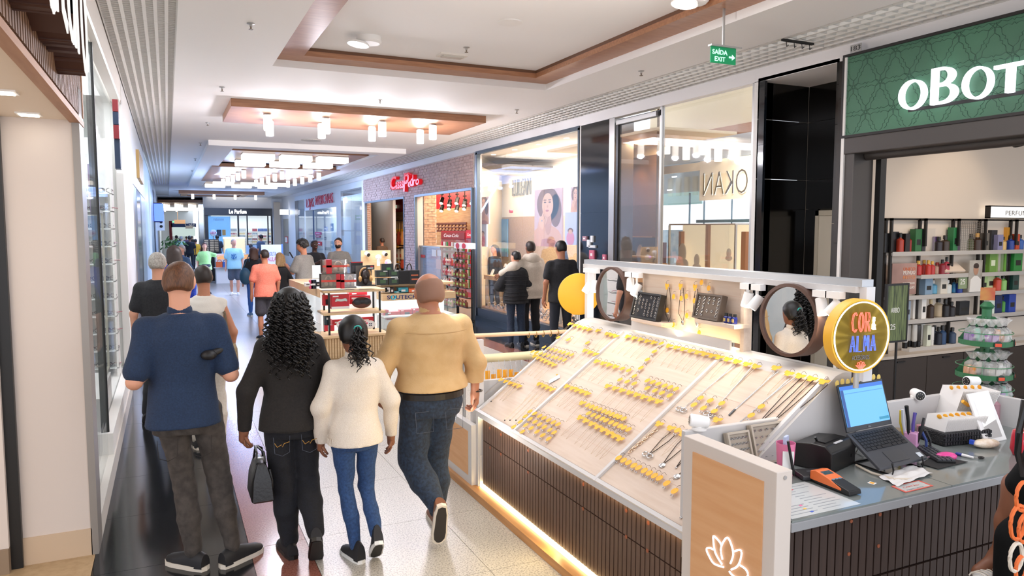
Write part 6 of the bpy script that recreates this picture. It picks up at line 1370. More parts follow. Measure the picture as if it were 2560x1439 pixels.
# card machine
cm0,cm1=Vector(PC(2040,1200)),Vector(PC(2122,1232));d=(cm1-cm0).normalized();s_=Vector((-d.y,d.x,0));ORG=mt('terminal_orange','#e8743a',.4);ct_=T('card_terminal','orange and black card payment terminal on the glass counter top','card terminal',cm0)
Lc=(cm1-cm0).length;prf=[(-.01,.012),(.0,.05),(.03,.058),(Lc*.55,.045),(Lc+.03,.022),(Lc+.035,.004),(.04,.003)]
def ext(poly,wd,name,m,par,off=0.):
 q=len(poly);v=[cm0+d*a_+s_*(-wd+off)+Vector((0,0,b_))for a_,b_ in poly]+[cm0+d*a_+s_*(wd+off)+Vector((0,0,b_))for a_,b_ in poly]
 return MB().add(v,[tuple(range(q))[::-1],tuple(range(q,2*q))]+[(i,(i+1)%q,q+(i+1)%q,q+i)for i in range(q)]).build(name,m,par,bev=.003)
ext(prf,.036,'casing',BLACK,ct_);ext([(a_,b_+.002)for a_,b_ in prf[1:4]]+[(Lc*.95,.022),(Lc*.95,.012),(.0,.014)],.0385,'orange_shell',ORG,ct_)
ext([(.045,.0575),(Lc*.5,.0485),(Lc*.5,.047),(.045,.056)],.028,'display',mt('terminal_screen','#2f3d44',.1,emit='#33505a',es=.3),ct_)
kp=MB()
for i in range(4):
 for j in range(3):a_=Lc*.62+i*.018;kp.cb(cm0+d*a_+s_*(-.02+j*.02)+Vector((0,0,.045-(a_-Lc*.55)*.42+.002)),(.012,.014,.004),math.atan2(d.y,d.x))
tag(kp.build('keypad',mt('key_blue_grey','#6f8fa3',.4),ct_),kind='stuff')
# pink cup, ring trays, keys
c=Vector(PC(1975,1195))+Vector((.02,.05,0));cp=T('pink_cup','pink plastic cup holding papers at the left of the printer','cup',c);R_=.043
MB().lathe([(R_*.8,0),(R_,.15),(R_*.96,.15),(R_*.76,.005)],24,c).build('cup_body',mt('cup_pink','#e87fa6',.35),cp,True);MB().cb(c+Vector((-.02,-.036,.075)),(.05,.004,.09),-.5).build('paper_label',OFFW,cp);MB().cb(c+Vector((0,.0,.15)),(.05,.012,.06),.5).build('folded_paper',mt('paper_blue','#b7c3de',.5),cp)
for k,(p0,p1,top,wd)in enumerate([((1812,1124),(1885,1150),1098,.15),((1905,1160),(1955,1175),1076,.17)]):
 a=PY((1808,1868)[k],1118,2.685);b=PY((1862,1945)[k],1118,2.685);x0,x1=a[0],b[0];lab='beige tray of slim silver rings leaning on the counter upstand, %s one'%('left','right')[k]
 t=T('ring_tray',lab,'jewellery tray',(x0,2.67,CZ));Mx=Matrix.Translation((x0,2.62,CZ+.002))@Matrix.Rotation(-.3,4,'X');ww=x1-x0;h=.17+.02*k;bm=mt('tray_beige','#a99c8c',.6)
 MB().box(0,ww,0,.02,0,h).tr(Mx).build('tray_body',bm,t);g=MB().box(0,ww,-.012,0,0,.01).box(0,ww,-.012,0,h-.01,h).box(0,.01,-.012,0,.01,h-.01).box(ww-.01,ww,-.012,0,.01,h-.01);g.tr(Mx).build('tray_rim',mt('tray_beige2','#b9ad9d',.6),t)
 for i in range(5):
  for j in range(5):
   cx,cz=.022+(ww-.044)*j/4,.03+(h-.06)*i/4;MB().tube([(cx+.009*math.cos(q),-.006-.004*math.sin(q),cz+.004*math.sin(q))for q in np.linspace(0,2*PI,9)[:-1]],.002,4,True).tr(Mx).build('ring',SILV,t,True)
kx=PY(2051,1070,2.69);t=T('hanging_keys','bunch of keys with black fob hanging on the white counter upstand','keys',kx);MB().ell(kx,(.016,.006,.022),12,6).build('key_fob',BLACK,t,True);MB().tube([kx+np.array([.008*math.cos(a),-.0,.028+.01*math.sin(a)])for a in np.linspace(0,2*PI,10)[:-1]],.0015,4,True).build('key_ring',STEEL,t);MB().cb(Vector(kx)+Vector((0,.002,-.035)),(.01,.003,.04),0).cb(Vector(kx)+Vector((.008,.002,-.03)),(.008,.003,.035),0).build('key_blade',STEEL,t)
# papers under the glass, notice, cloth
pp=T('price_sheet','printed price sheets with coloured marks under the glass at the near left of the counter','paper',(2.35,2.2,CZ));MB().box(2.17,2.55,2.065,2.36,CZ+.0002,CZ+.001).build('sheet',mt('paper_white','#c9cdcc',.15),pp)
ik=mt('ink_grey','#8b9096',.5);kk=MB();rr=random.Random(5)
for i in range(11):
 for j in range(2):
  x=2.185+j*.18;yy=2.09+i*.024;n_=rr.randint(1,3)
  kk.box(x,x+.05*n_,yy,yy+.004,CZ+.001,CZ+.0014)
kk.build('print_lines',ik,pp)
for px,py,c_ in((1968,1217,'#e36f9f'),(1978,1224,'#d6404f'),(2002,1263,'#e36f9f'),(2012,1271,'#f0c25a'),(2030,1278,'#3f5fc0'),(1972,1296,'#3f74d0')):p=PC(px,py);MB().cb((p[0],p[1],CZ+.0016),(.018,.01,.0006),.3).build('colour_mark',mt('mark_'+c_[1:],c_,.4),pp)
t=T('red_bordered_notice','paper notice with red border and lettering on the glass counter top','paper',PC(2280,1215));P=[PC(2227,1215),PC(2297,1200),PC(2334,1214),PC(2264,1231)]
quadplane(P,.001,'red_border',mt('notice_red','#e2695a',.4),t);c=sum(P)/4;P2=[c+(p-c)*np.array([.86,.8,1])+np.array([0,0,.0006])for p in P];quadplane(P2,.0005,'sheet',mt('paper_white','#c9cdcc',.15),t);u=Vector(P[1])-Vector(P[0]);w_=Vector(P[3])-Vector(P[0])
put_text('lettering','CARTÃO',mt('notice_red','#e2695a',.4),t,Vector(P2[3])+Vector((0,0,.001))+u*.12-w_*.35,u,-w_,.012,u.length*.55,.0004);put_text('lettering','pagamento',ik,t,Vector(P2[3])+Vector((0,0,.001))+u*.08-w_*.08,u,-w_,.008,u.length*.6,.0004)
t=T('yellow_label','small yellow and white label lying on the glass counter top','paper',PC(2180,1207));c=PC(2180,1207);MB().cb((c[0],c[1],CZ+.0015),(.03,.03,.001),.3).build('sheet',OFFW,t);MB().cb((c[0],c[1],CZ+.0023),(.02,.018,.001),.3).build('yellow_print',YEL,t)
t=T('white_cloth','crumpled white cloth and cable under the laptop stand','cloth',PC(2270,1195));g=MB();n_=12;v=[]
c=PC(2265,1190)
for i in range(n_+1):
 for j in range(n_+1):
  u,w_=i/n_-.5,j/n_-.5;v.append((c[0]+u*.30+.03*w_,c[1]+w_*.12+.05*u,CZ+.004+.014*abs(math.sin(u*9+w_*4)*math.cos(w_*7))*(1-1.6*max(abs(u),abs(w_))**2)))
f=[(i*(n_+1)+j,(i+1)*(n_+1)+j,(i+1)*(n_+1)+j+1,i*(n_+1)+j+1)for i in range(n_)for j in range(n_)]
g.add(v,f).build('cloth_sheet',mt('cloth_white','#e9e6e3',.8),t,True);MB().tube([PC(2140,1165)+np.array([0,0,.006]),PC(2180,1185)+np.array([0,0,.006]),PC(2235,1200)+np.array([0,0,.006]),PC(2280,1200)+np.array([0,0,.006])],.006,6).build('cable',mt('cable_cream','#d9cdbb',.5),t,True)
tag(MB().tube([PC(2150,1100)+np.array([0,0,.03]),PC(2110,1085)+np.array([0,0,.06]),PC(2160,1120)+np.array([0,0,.05]),PC(2130,1150)+np.array([0,0,.01])],.003,5).build('cable',BLACK,None,True),'black cable looping between printer and laptop','cable')
# keyboard, mouse pad, mouse, pen, scissors
P=[PC(2300,1160),PC(2335,1140),PC(2420,1155),PC(2345,1173)];t=T('mouse_pad','black mouse pad to the right of the laptop','mouse pad',P[0]);quadplane([p+np.array([0,0,.002])for p in P],.0015,'pad',mt('pad_black','#222222',.7),t);quadplane([P[0]+np.array([0,0,.0032]),P[1]+np.array([0,0,.0032]),(P[1]*.97+P[2]*.03)+np.array([0,0,.0032]),(P[0]*.97+P[3]*.03)+np.array([0,0,.0032])],.0008,'hem',BLACK,t)
A,B=Vector(PC(2300,1118)),Vector(PC(2372,1162));d=(B-A);L=d.length;an=math.atan2(d.y,d.x);t=T('numeric_keyboard','black keyboard end with raised keys before the pink mouse','keyboard',A);c=(A+B)/2
MB().cb(c+Vector((0,0,.009)),(L*.85,.09,.012),an).build('casing',BLACK,t,bev=.003);kk=MB();R=Matrix.Rotation(an,3,'Z')
for i in range(8):
 for j in range(4):kk.cb(c+R@Vector((-L*.38+i*L*.11,-.032+j*.021,.018)),(L*.09,.016,.006),an)
tag(kk.build('keys',mt('key_top','#3c3e44',.4),t),kind='stuff')
c=Vector(PC(2365,1146));t=T('computer_mouse','bright pink computer mouse on the black pad','mouse',c);MB().ell(c+Vector((0,0,.012)),(.055,.03,.022),18,10,Matrix.Rotation(-.35,3,'Z')).build('shell',mt('mouse_pink','#e64c98',.25),t,True);MB().tube([c+Vector((-.05,.02,.012)),c+Vector((-.09,.04,.008)),c+Vector((-.14,.07,.005))],.002,5).build('cable',mt('cable_pink','#e3b6c6',.5),t,True)
a,b=Vector(PC(2390,1137)),Vector(PC(2433,1147));z_=Vector((0,0,.008));t=T('marker_pen','white marker pen with blue cap behind the pink mouse','pen',a);MB().cyl(a+z_,a.lerp(b,.35)+z_,.008,n=10).build('cap',mt('pen_blue','#2c3a8c',.3),t,True);MB().cyl(a.lerp(b,.35)+z_,b+z_,.008,.005,10).build('barrel',OFFW,t,True)
a,b=Vector(PC(2418,1140)),Vector(PC(2452,1146));t=T('scissors','scissors with black handle beside the white marker pen','scissors',a);MB().tube([b+Vector((.014*math.cos(q),.010*math.sin(q),.006))for q in np.linspace(0,6.28,14)[:-1]],.004,6,True).build('handle',BLACK,t,True);MB().cyl(b+Vector((-.012,0,.006)),a+Vector((-.02,0,.005)),.003,n=6).build('blade',STEEL,t)
# tool cup
c=Vector(PC(2305,1130))+Vector((0,.06,0));t=T('tool_cup','pink square cup of pliers and pens behind the laptop','cup',c);MB().cb(c+Vector((0,0,.045)),(.06,.06,.09),.4).build('cup_body',mt('cup_lilac','#d69cc4',.4),t,bev=.004)
for k,(dx,dy,hh,m_)in enumerate([(-.02,0,.2,BLACK),(-.01,.02,.17,mt('tool_white','#d5d8e0',.4)),(.005,.0,.16,mt('tool_purple','#5b4a9c',.4)),(.02,.01,.15,mt('pen_blue','#2c3a8c',.3)),(.012,-.02,.14,BLACK),(-.005,.03,.16,mt('tool_yellow','#e3c83a',.5))]):
 b=c+Vector((dx,dy,.03));MB().tube([b,b+Vector((dx*.6,dy,hh*.6)),b+Vector((dx*1.5,dy,hh))],[.007,.008,.01 if k==0 else.006],8).build('tool',m_,t,True)
for k in range(2):MB().tube([c+Vector((.03+.03*k,-.03,.10)),c+Vector((.05+.03*k,-.045,.05)),c+Vector((.045+.03*k,-.05,.005))],.007,7).build('plier_handle',mt('plier_blue','#27407e',.4)if k==0 else BLACK,t,True)
for k,(px,py,h,r,m_,lab)in enumerate([(2262,1030,.09,.035,mt('jar_pink','#c9a3ac',.3),'clear pinkish jar of trinkets behind the laptop, taller one'),(2232,1045,.06,.03,mt('jar_rose','#c98a96',.3),'low rose tinted jar right behind the laptop screen'),(2243,1075,.06,.04,mt('box_kraft','#8f7f68',.6),'brown kraft box behind the laptop hinge'),(2270,1080,.05,.018,mt('tape_orange','#e8702c',.4),'orange tape roll behind the laptop')]):
 p=Vector(PZ(px,py+25,CZ));p=Vector((p.x,min(p.y,2.62),CZ+.001));t=T('counter_jar',lab,'jar',p);MB().lathe([(r*.9,0),(r,h*.8),(r,h*.82)],18,p).build('jar_body',m_,t,True);MB().lathe([(r*1.06,h*.82),(r*1.06,h),(r*.9,h*1.02)],18,p).build('jar_lid',m_,t,True)
# baskets of white cards
def cardstack(lab,c,L,H,W_,n,ang,lean,lab2):
 c=Vector(c);t=T('card_holder',lab,'card holder',c);R=Matrix.Rotation(ang,3,'Z')
 for i in range(n):
  p=c+R@Vector((-L/2+L*i/(n-1),0,H/2+.03));RR=R@Matrix.Rotation(lean+i*.006,3,'Y')
  if i==0:me_=MB().cb((0,0,0),(.0016,W_,H)).mesh('white_card',mt('card_white','#ebe8e4',.7))
  o=link('white_card',me_,t);o.matrix_parent_inverse=t.matrix_basis.inverted();o.location=p;o.rotation_euler=RR.to_euler()
 for i in range(0,n,6):
  p=c+R@Vector((-L/2+L*i/(n-1)+.01,-W_*.1,H+.03));MB().ell(p,(.004,.016,.012),10,5,R).build('yellow_tag',YEL,t)
 return t,R
c=Vector(PC(2400,1110));c=Vector((3.78,2.50,CZ+.001))
t,R=cardstack('black woven basket packed with white card sleeves and yellow tags',c,.26,.11,.13,40,-.15,.25,'')
mm=MB();mm.cb(c+Vector((0,0,.035)),(.32,.17,.07),-.15);mm.build('basket',mt('basket_black','#17171a',.5,bump=1.,bs=120),t,bev=.01)
wv=MB()
for i in range(18):
 for j in range(3):wv.cb(c+R@Vector((-.15+i*.0175,-.088,.015+j*.022)),(.012,.006,.014),-.15)
tag(wv.build('weave',mt('basket_black2','#222226',.4),t),kind='stuff')
c2=Vector((4.0,2.60,CZ+.001));t,R=cardstack('tall stack of large white card sleeves leaning at the back of the counter',c2,.20,.22,.17,30,-.35,.3,'');MB().cb(c2+Vector((0,0,.02)),(.24,.14,.04),-.35).build('stack_tray',BLACK,t)
MB().tube([c2+Vector((-.14,-.085,.20)),c2+Vector((-.10,-.09,.175)),c2+Vector((-.05,-.09,.18))],.01,6).build('yellow_ribbon',YEL,t,True)
# standing mirror
p0,p1,p2,p3=PC(2465,1110),PC(2518,1098),PZ(2518,985,1.2),PZ(2450,990,1.2);a=Vector(p0);b=Vector(p1);up=Vector((-.02,.10,.25));t=T('table_mirror','white framed table mirror standing on the right of the counter','mirror',a)
quadplane((a,b,b+up,a+up),.012,'mirror_frame',OFFW,t,.003);i_=lambda u,v:a.lerp(b,u)+up*v+(b-a).cross(up).normalized()*.0015
quadplane((i_(.17,.08),i_(.83,.08),i_(.83,.86),i_(.17,.86)),.001,'mirror_glass',MIR,t)
# snack packet, printed bag, jars at the right edge
c=Vector(PC(2465,1118));t=T('snack_packet','transparent packet of pale snacks before the table mirror','packet',c);MB().ell(c+Vector((0,0,.022)),(.075,.035,.024),16,8,Matrix.Rotation(-.3,3,'Z')).build('packet_body',mt('packet_cream','#d9c3a5',.25,col2='#efe2d2',ns=40),t,True);MB().cb(c+Vector((-.07,.03,.03)),(.02,.02,.02),.3).build('blue_clip',mt('clip_blue','#2f55c8',.4),t)
c=Vector(PC(2560,1135));t=T('printed_bag','red and white patterned bag at the right edge of the counter','bag',c);MB().lathe([(.055,0),(.07,.03),(.065,.10),(.06,.12)],18,c,sx=1.1,sy=.8).build('bag_body',mt('bag_red','#c8283a',.4,col2='#e9e3da',ns=9,lo=.55,hi=.58),t,True)
MB().tube([c+Vector((-.05,0,.11)),c+Vector((-.05,-.01,.15)),c+Vector((0,-.02,.17)),c+Vector((.04,-.01,.12))],.005,6).build('bag_handle',mt('bag_strap','#e6dfd6',.5),t,True)
for px,h,r,m_,lab in((2531,.15,.022,mt('bottle_teal','#4f8f8c',.25),'teal pump bottle behind the table mirror'),(2552,.17,.03,mt('jar_mauve','#b58a93',.3),'mauve beaker at the right edge behind the table mirror')):
 p=Vector(PZ(px,1075,CZ));p=Vector((p.x,2.62,CZ+.001));t=T('counter_bottle',lab,'bottle',p);MB().lathe([(r,0),(r,h*.7),(r*.5,h*.78)],16,p).build('body',m_,t,True);MB().lathe([(r*.4,h*.78),(r*.4,h*.95),(r*.7,h*.96),(r*.7,h)],12,p).build('pump',OFFW,t,True)
# surveillance cameras on the upstand
def cctv(lab,p,d,m_=OFFW,fr=None):
 p=Vector(p);d=Vector(d).normalized();t=T('security_camera',lab,'camera',(p.x,p.y,1.11));R=d.to_track_quat('Z','Y').to_matrix()
 MB().lathe([(.012,-.05),(.026,-.042),(.03,.02),(.03,.04),(.024,.045)],20,p,R=R).build('camera_body',m_,t,True);MB().lathe([(.024,.0452),(.002,.046)],20,p,R=R).build('lens_face',mt('lens_black','#141518',.15),t)
 MB().cyl(p-d*.03,(p.x,p.y,p.z-.03),.012).cyl((p.x,p.y,1.115),(p.x,p.y,p.z),.015,n=12).lathe([(.035,1.11),(.035,1.118),(.02,1.122)],18,(p.x,p.y,0)).build('mount',m_,t,True)
 for k in range(8):q=p+R@Vector((.014*math.cos(k*PI/4),.014*math.sin(k*PI/4),.047));MB().ell(q,.0022,6,4).build('led',mt('led_pale','#bdb7a8',.3),t)
cctv('white security camera on the kiosk corner post pointing at the aisle',PY(1748,1052,2.7),(-.8,.5,.1));cctv('black faced security camera on the upstand facing the photographer',PY(2293,985,2.71),(-.55,-.8,.0));cctv('white security camera on the right end of the upstand pointing left',PY(2430,952,2.71),(-1,.1,.05))
# ---------------------------------------------------------------- people: smooth solids from signed distances
def surfnet(D,o,h):
 s=D<0;nx,ny,nz=D.shape
 cnt=sum(s[i:nx-1+i,j:ny-1+j,k:nz-1+k].astype(np.int8)for i in(0,1)for j in(0,1)for k in(0,1))
 act=(cnt>0)&(cnt<8);idx=-np.ones(act.shape,np.int64);A=np.argwhere(act);idx[act]=np.arange(len(A))
 pos=np.zeros((len(A),3));wt=np.zeros(len(A));I=A.T
 cs=[(i,j,k)for i in(0,1)for j in(0,1)for k in(0,1)]
 for a in range(8):
  for b in range(a+1,8):
   ca,cb_=cs[a],cs[b]
   if sum(abs(ca[q]-cb_[q])for q in range(3))!=1:continue
   da=D[I[0]+ca[0],I[1]+ca[1],I[2]+ca[2]];db=D[I[0]+cb_[0],I[1]+cb_[1],I[2]+cb_[2]]
   m=(da<0)!=(db<0);t=np.where(m,da/np.where(m,da-db,1),0)
   for q in range(3):pos[:,q]+=np.where(m,ca[q]+(cb_[q]-ca[q])*t,0)
   wt+=m
 V=(A+pos/wt[:,None])*h+o;F=[]
 for ax in range(3):
  b1,b2=(ax+1)%3,(ax+2)%3;sl0=[slice(None)]*3;sl1=[slice(None)]*3;sl0[ax]=slice(0,-1);sl1[ax]=slice(1,None)
  s0,s1=s[tuple(sl0)],s[tuple(sl1)];ch=np.argwhere(s0!=s1)
  ch=ch[(ch[:,b1]>0)&(ch[:,b2]>0)&(ch[:,b1]<D.shape[b1]-1)&(ch[:,b2]<D.shape[b2]-1)]
  if not len(ch):continue
  def ix(d1,d2):
   c=ch.copy();c[:,b1]-=d1;c[:,b2]-=d2;return idx[c[:,0],c[:,1],c[:,2]]
  q=np.stack([ix(1,1),ix(0,1),ix(0,0),ix(1,0)],1);ins=s0[ch[:,0],ch[:,1],ch[:,2]]
  q[~ins]=q[~ins][:,::-1];F.append(q)
 return V,np.concatenate(F)
def _pb(p):
 k=p[0]
 if k=='c':a,b,r=np.array(p[1]),np.array(p[2]),max(p[3],p[4]);return np.minimum(a,b)-r,np.maximum(a,b)+r
 if k=='e':c,r=np.array(p[1]),max(p[2]);return c-r,c+r
 S_=np.array(p[1]);return np.array([(S_[:,1]-S_[:,3]).min(),(S_[:,2]-S_[:,4]).min(),S_[:,0].min()]),np.array([(S_[:,1]+S_[:,3]).max(),(S_[:,2]+S_[:,4]).max(),S_[:,0].max()])
def solid(prims,h,k=.02,cuts=(),amp=0.,freq=22.):
 bb=[_pb(p)for p in prims];lo=np.min([b[0]for b in bb],0)-.05;hi=np.max([b[1]for b in bb],0)+.05
 n=np.ceil((hi-lo)/h).astype(int)+1;D=np.full(n,.5,np.float32);ax=[lo[q]+h*np.arange(n[q])for q in range(3)]
 for p,(b0,b1)in zip(prims,bb):
  i0=np.maximum(((b0-.06-lo)/h).astype(int),0);i1=np.minimum(((b1+.06-lo)/h).astype(int)+2,n)
  X,Y,Z=np.meshgrid(*[ax[q][i0[q]:i1[q]]for q in range(3)],indexing='ij',sparse=True)
  if p[0]=='c':
   a,b=np.array(p[1],float),np.array(p[2],float);v=b-a;L2=max(v@v,1e-9)
   t=np.clip(((X-a[0])*v[0]+(Y-a[1])*v[1]+(Z-a[2])*v[2])/L2,0,1)
   d=np.sqrt((X-a[0]-t*v[0])**2+(Y-a[1]-t*v[1])**2+(Z-a[2]-t*v[2])**2)-(p[3]+(p[4]-p[3])*t)
  elif p[0]=='e':
   c,r=p[1],p[2];R=np.array(p[3])if len(p)>3 else np.eye(3);x,y,z=X-c[0],Y-c[1],Z-c[2]
   q=[x*R[0][i]+y*R[1][i]+z*R[2][i]for i in range(3)]
   d=(np.sqrt(sum((q[i]/r[i])**2 for i in range(3)))-1)*min(r)
  else:
   S_=np.array(p[1],float);z=Z.ravel();g=lambda j:np.interp(z,S_[:,0],S_[:,j])[None,None,:]
   rx,ry=g(3),g(4);d=(np.sqrt(((X-g(1))/rx)**2+((Y-g(2))/ry)**2)-1)*np.minimum(rx,ry)
   d=np.maximum(d,np.maximum(S_[0,0]-Z,Z-S_[-1,0]))
  sub=D[i0[0]:i1[0],i0[1]:i1[1],i0[2]:i1[2]];hh=np.maximum(k-np.abs(sub-d),0)/k;sub[...]=np.minimum(sub,d)-hh*hh*k*.25
 X,Y,Z=np.meshgrid(*ax,indexing='ij',sparse=True)
 if amp:
  for i in range(5):
   w_=RNG.normal(size=3)*freq*(.5+i*.3);D+=(amp/(1+.6*i)*np.sin(X*w_[0]+Y*w_[1]+Z*w_[2]*1.3+i)).astype(np.float32)
 for pt,nn in cuts:D=np.maximum(D,((X-pt[0])*nn[0]+(Y-pt[1])*nn[1]+(Z-pt[2])*nn[2]).astype(np.float32))
 return surfnet(D,lo,h)
def sbuild(name,VF,mat,par,extra=None):
 me=bpy.data.meshes.new(name);V,F=VF;v=[tuple(x)for x in V.tolist()];f=[tuple(x)for x in F.tolist()]
 if extra:n=len(v);v+=extra.v;f+=[tuple(i+n for i in q)for q in extra.f]
 me.from_pydata(v,[],f);me.update();me.materials.append(mat);me.shade_smooth()
 return link(name,me,par,local=True)
def fab(col,col2=None,ns=60,bump=.25,rough=.85,nm=None):return mt(nm or 'cloth_'+col[1:]+(col2 or '')[1:],col,rough,col2=col2,ns=ns,bump=bump,bs=220,sheen=.04)
SKIN={'pale':mt('skin_pale','#d79c80',.5),'mid':mt('skin_mid','#b4785a',.5),'brown':mt('skin_brown','#8a5a42',.5),'dark':mt('skin_dark','#4a2f24',.45)}
HAIRM={'black':mt('hair_black','#100d0c',.45),'brown':mt('hair_brown','#4c2f1e',.5,col2='#6b452c',ns=30,stretch=(6,6,1)),'dark':mt('hair_dark','#241812',.5),'grey':mt('hair_grey','#8d857d',.6,col2='#b5aea6',ns=60),'blonde':mt('hair_blonde','#7d5c3a',.5,col2='#a88655',ns=20,stretch=(8,8,1)),'auburn':mt('hair_auburn','#4a2c20',.5),'stubble':mt('hair_stubble','#8a6450',.7)}
def shoe_mesh(M,upper,sole,par,high=False,w=1.):
 prof=[(-.10,.034,.075),(-.07,.040,.085),(-.02,.040,.09),(.04,.042,.075),(.10,.046,.055),(.15,.042,.042),(.18,.022,.026)]
 v=[];n=9
 for y,rw,hh in prof:v+=[(rw*w*math.cos(PI*i/(n-1)),y,.018+(hh if not high or y>0 else hh+.05)*math.sin(PI*i/(n-1))**.8)for i in range(n)]
 f=[(a*n+i,a*n+i+1,(a+1)*n+i+1,(a+1)*n+i)for a in range(len(prof)-1)for i in range(n-1)]+[tuple(range(n)),tuple(range((len(prof)-1)*n,len(prof)*n))[::-1]]
 o=MB().add(v,f).tr(M).build('shoe',upper,par,True,local=True)
 po=[(-.11,0),(-.10,.03),(-.04,.042),(.05,.045),(.11,.049),(.16,.042),(.185,.02),(.19,0)];out=[(b*w,a)for a,b in po]+[(-b*w,a)for a,b in po[::-1][1:-1]]
 MB().prism(out,(0,0,0),(1,0,0),(0,1,0),.026).tr(M).build('sole',sole,o,local=True);MB().prism([(a*.78,b*.9+.004)for a,b in out],(0,0,-.004),(1,0,0),(0,1,0),.005).tr(M).build('tread',mt('tread_dark','#2a2624',.7),o,local=True)
def fingers(m,w,d,pn,s=1.,curl=.9,thumb=1):
 d,pn=Vector(d).normalized(),Vector(pn).normalized();sd=d.cross(pn).normalized();w=Vector(w)
 for i,(off,L)in enumerate(((-.030,.068),(-.010,.078),(.010,.074),(.029,.06))):
  b=w+d*(.085*s)+sd*off*s;p=[w+d*.05*s+sd*off*.7*s,b];a=.15
  for q in range(3):a+=curl*.55;p.append(p[-1]+(d*math.cos(a)+pn*math.sin(a))*L*s*(.45,.32,.23)[q])
  m.tube(p,[.010*s,.0095*s,.009*s,.008*s,.0065*s],7)
 b=w+d*.03*s-sd*.032*s*thumb;m.tube([b,b+d*.03*s-sd*.022*s*thumb+pn*.012,b+d*.06*s-sd*.022*s*thumb+pn*.03],[.012*s,.010*s,.008*s],7)
def person(label,loc,h,rz,top,pants,shoes,hair,skin='mid',P=None,res=.022,head=(0,0),fat=1.,female=False,group=None,face=False,hs=1.,nd=.006):
 """top=(material, sleeve, hem z[, looseness]); pants=(material, kind[, width]); shoes=(upper, sole); joints in metres for a 1.75 m body facing +Y"""
 sc_=h/1.75;t=T('person',label,'person',loc,rz,group);t.scale=(sc_,sc_,sc_)
 J=dict(lS=(-.168,0,1.385),rS=(.168,0,1.385),lE=(-.235,-.03,1.13),rE=(.235,-.03,1.13),lW=(-.25,.04,.88),rW=(.25,.04,.88),lH=(-.088,0,.9),rH=(.088,0,.9),lK=(-.10,.01,.49),rK=(.10,.01,.49),lA=(-.105,-.02,.085),rA=(.105,-.02,.085),lF=(.12,0),rF=(-.12,0),lean=0.)
 if female:J['lS']=(-.148,0,1.38);J['rS']=(.148,0,1.38)
 J.update(P or{});A={k:np.array(v,float)for k,v in J.items()};sk=SKIN[skin];ln=J['lean'];fx=fat
 def st(rows,g=0.):return[(z,0.,cy+ln*max(0,z-.95),rx*fx+g,ry*fx+g)for z,rx,ry,cy in rows]
 core=[(.84,.15,.115,0),(.95,.155,.118,-.005),(1.08,.138 if female else.148,.105,0),(1.22,.155,.115,.005),(1.33,.165,.115,.0),(1.40,.135,.095,-.005),(1.44,.10,.08,-.005),(1.475,.066,.065,-.005),(1.50,.055,.058,0)]
 off=np.array([0,ln*.55,0]);hc=np.array([0,.005,1.645])+off;Ry=Matrix.Rotation(-head[0],3,'Z')@Matrix.Rotation(-head[1],3,'X');Rh=np.array(Ry);piv=np.array([0,-.01,1.55])+off
 def H(p):return piv+Rh@((np.array(p)+off-piv)*hs)-np.array([0,0,nd])
 def He(c,r):return('e',H(c),tuple(q*hs for q in r),Rh)
 nk=np.array([0,-.012,1.45])+off
 skp=[('c',nk,H((0,-.012,1.57)),.056*(1+.3*(fat-1)),.052),He((0,-.005,1.66),(.075,.094,.09)),He((0,.028,1.605),(.058,.066,.083)),He((0,.094,1.622),(.011,.016,.022)),He((.077,-.008,1.635),(.010,.02,.03)),He((-.077,-.008,1.635),(.010,.02,.03)),('s',[(z,x,y,rx-.02,ry-.02)for z,x,y,rx,ry in st(core)])]
 ex=MB()
 bare=pants[1]in('shorts','skirt')
 for s_ in 'lr':
  E_,W_,S_=A[s_+'E'],A[s_+'W'],A[s_+'S']+off*.9;d=(W_-E_)/np.linalg.norm(W_-E_)
  skp+=[('c',S_*np.array([.9,1,1]),S_,.045,.05),('c',S_,E_,.046,.038),('c',E_,W_,.04,.026),('c',W_,W_+d*.06,.028,.03)]
  pn=np.array([1. if s_=='l' else-1.,.25,0]);pn-=d*(pn@d);cu_=J.get(s_+'curl',.55)
  if res<.018:fingers(ex,W_,d,pn,1.,cu_,-1 if s_=='l' else 1)
  else:skp.append(('c',W_+d*.06,W_+d*.13,.03,.02))
  lg=1. if bare else.66;skp+=[('c',A[s_+'H'],A[s_+'K'],.075*lg,.05*lg),('c',A[s_+'K'],(A[s_+'K']+A[s_+'A'])/2+np.array([0,-.015,0]),.05*lg,.05*lg),('c',(A[s_+'K']+A[s_+'A'])/2+np.array([0,-.015,0]),A[s_+'A'],.05*lg,.034*lg)]
 body=sbuild('body',solid(skp,res,.022),sk,t,ex)
 # garment on the torso
 tm,slv,hem=top[:3];loose=top[3]if len(top)>3 else.012;tp=[('s',[r for r in st([(hem,np.interp(hem,[.8,.95,1.08],[.178,.172,.155]),.142,-.012)]+[(c[0],c[1]+(.012 if c[0]<1. else 0),c[2]+(.014 if c[0]<1. else 0),c[3])for c in core if c[0]>hem+.02][:-3],loose)]+st([(1.44,.098,.08,-.005),(1.465,.075,.07,-.005)],loose*.4))]
 for s_ in 'lr':
  E_,W_,S_=A[s_+'E'],A[s_+'W'],A[s_+'S']+off*.9;r0=.052+loose*.6
  tp.append(('c',S_*np.array([.35,1,1.0])+np.array([0,0,.028]),S_,.042+loose*.3,r0))
  if slv=='short':tp.append(('c',S_,S_+(E_-S_)*(top[4]if len(top)>4 else.72),r0,.05+loose*.9))
  if slv=='long':tp+=[('c',S_,E_,r0,.044+loose*.75),('c',E_,E_+(W_-E_)*.97,.044+loose*.75,.034+loose*.5)]
 sbuild('top',solid(tp,res,.03,[((0,0,hem),(0,0,-1))],.0035 if res<.018 else.002),tm,t)
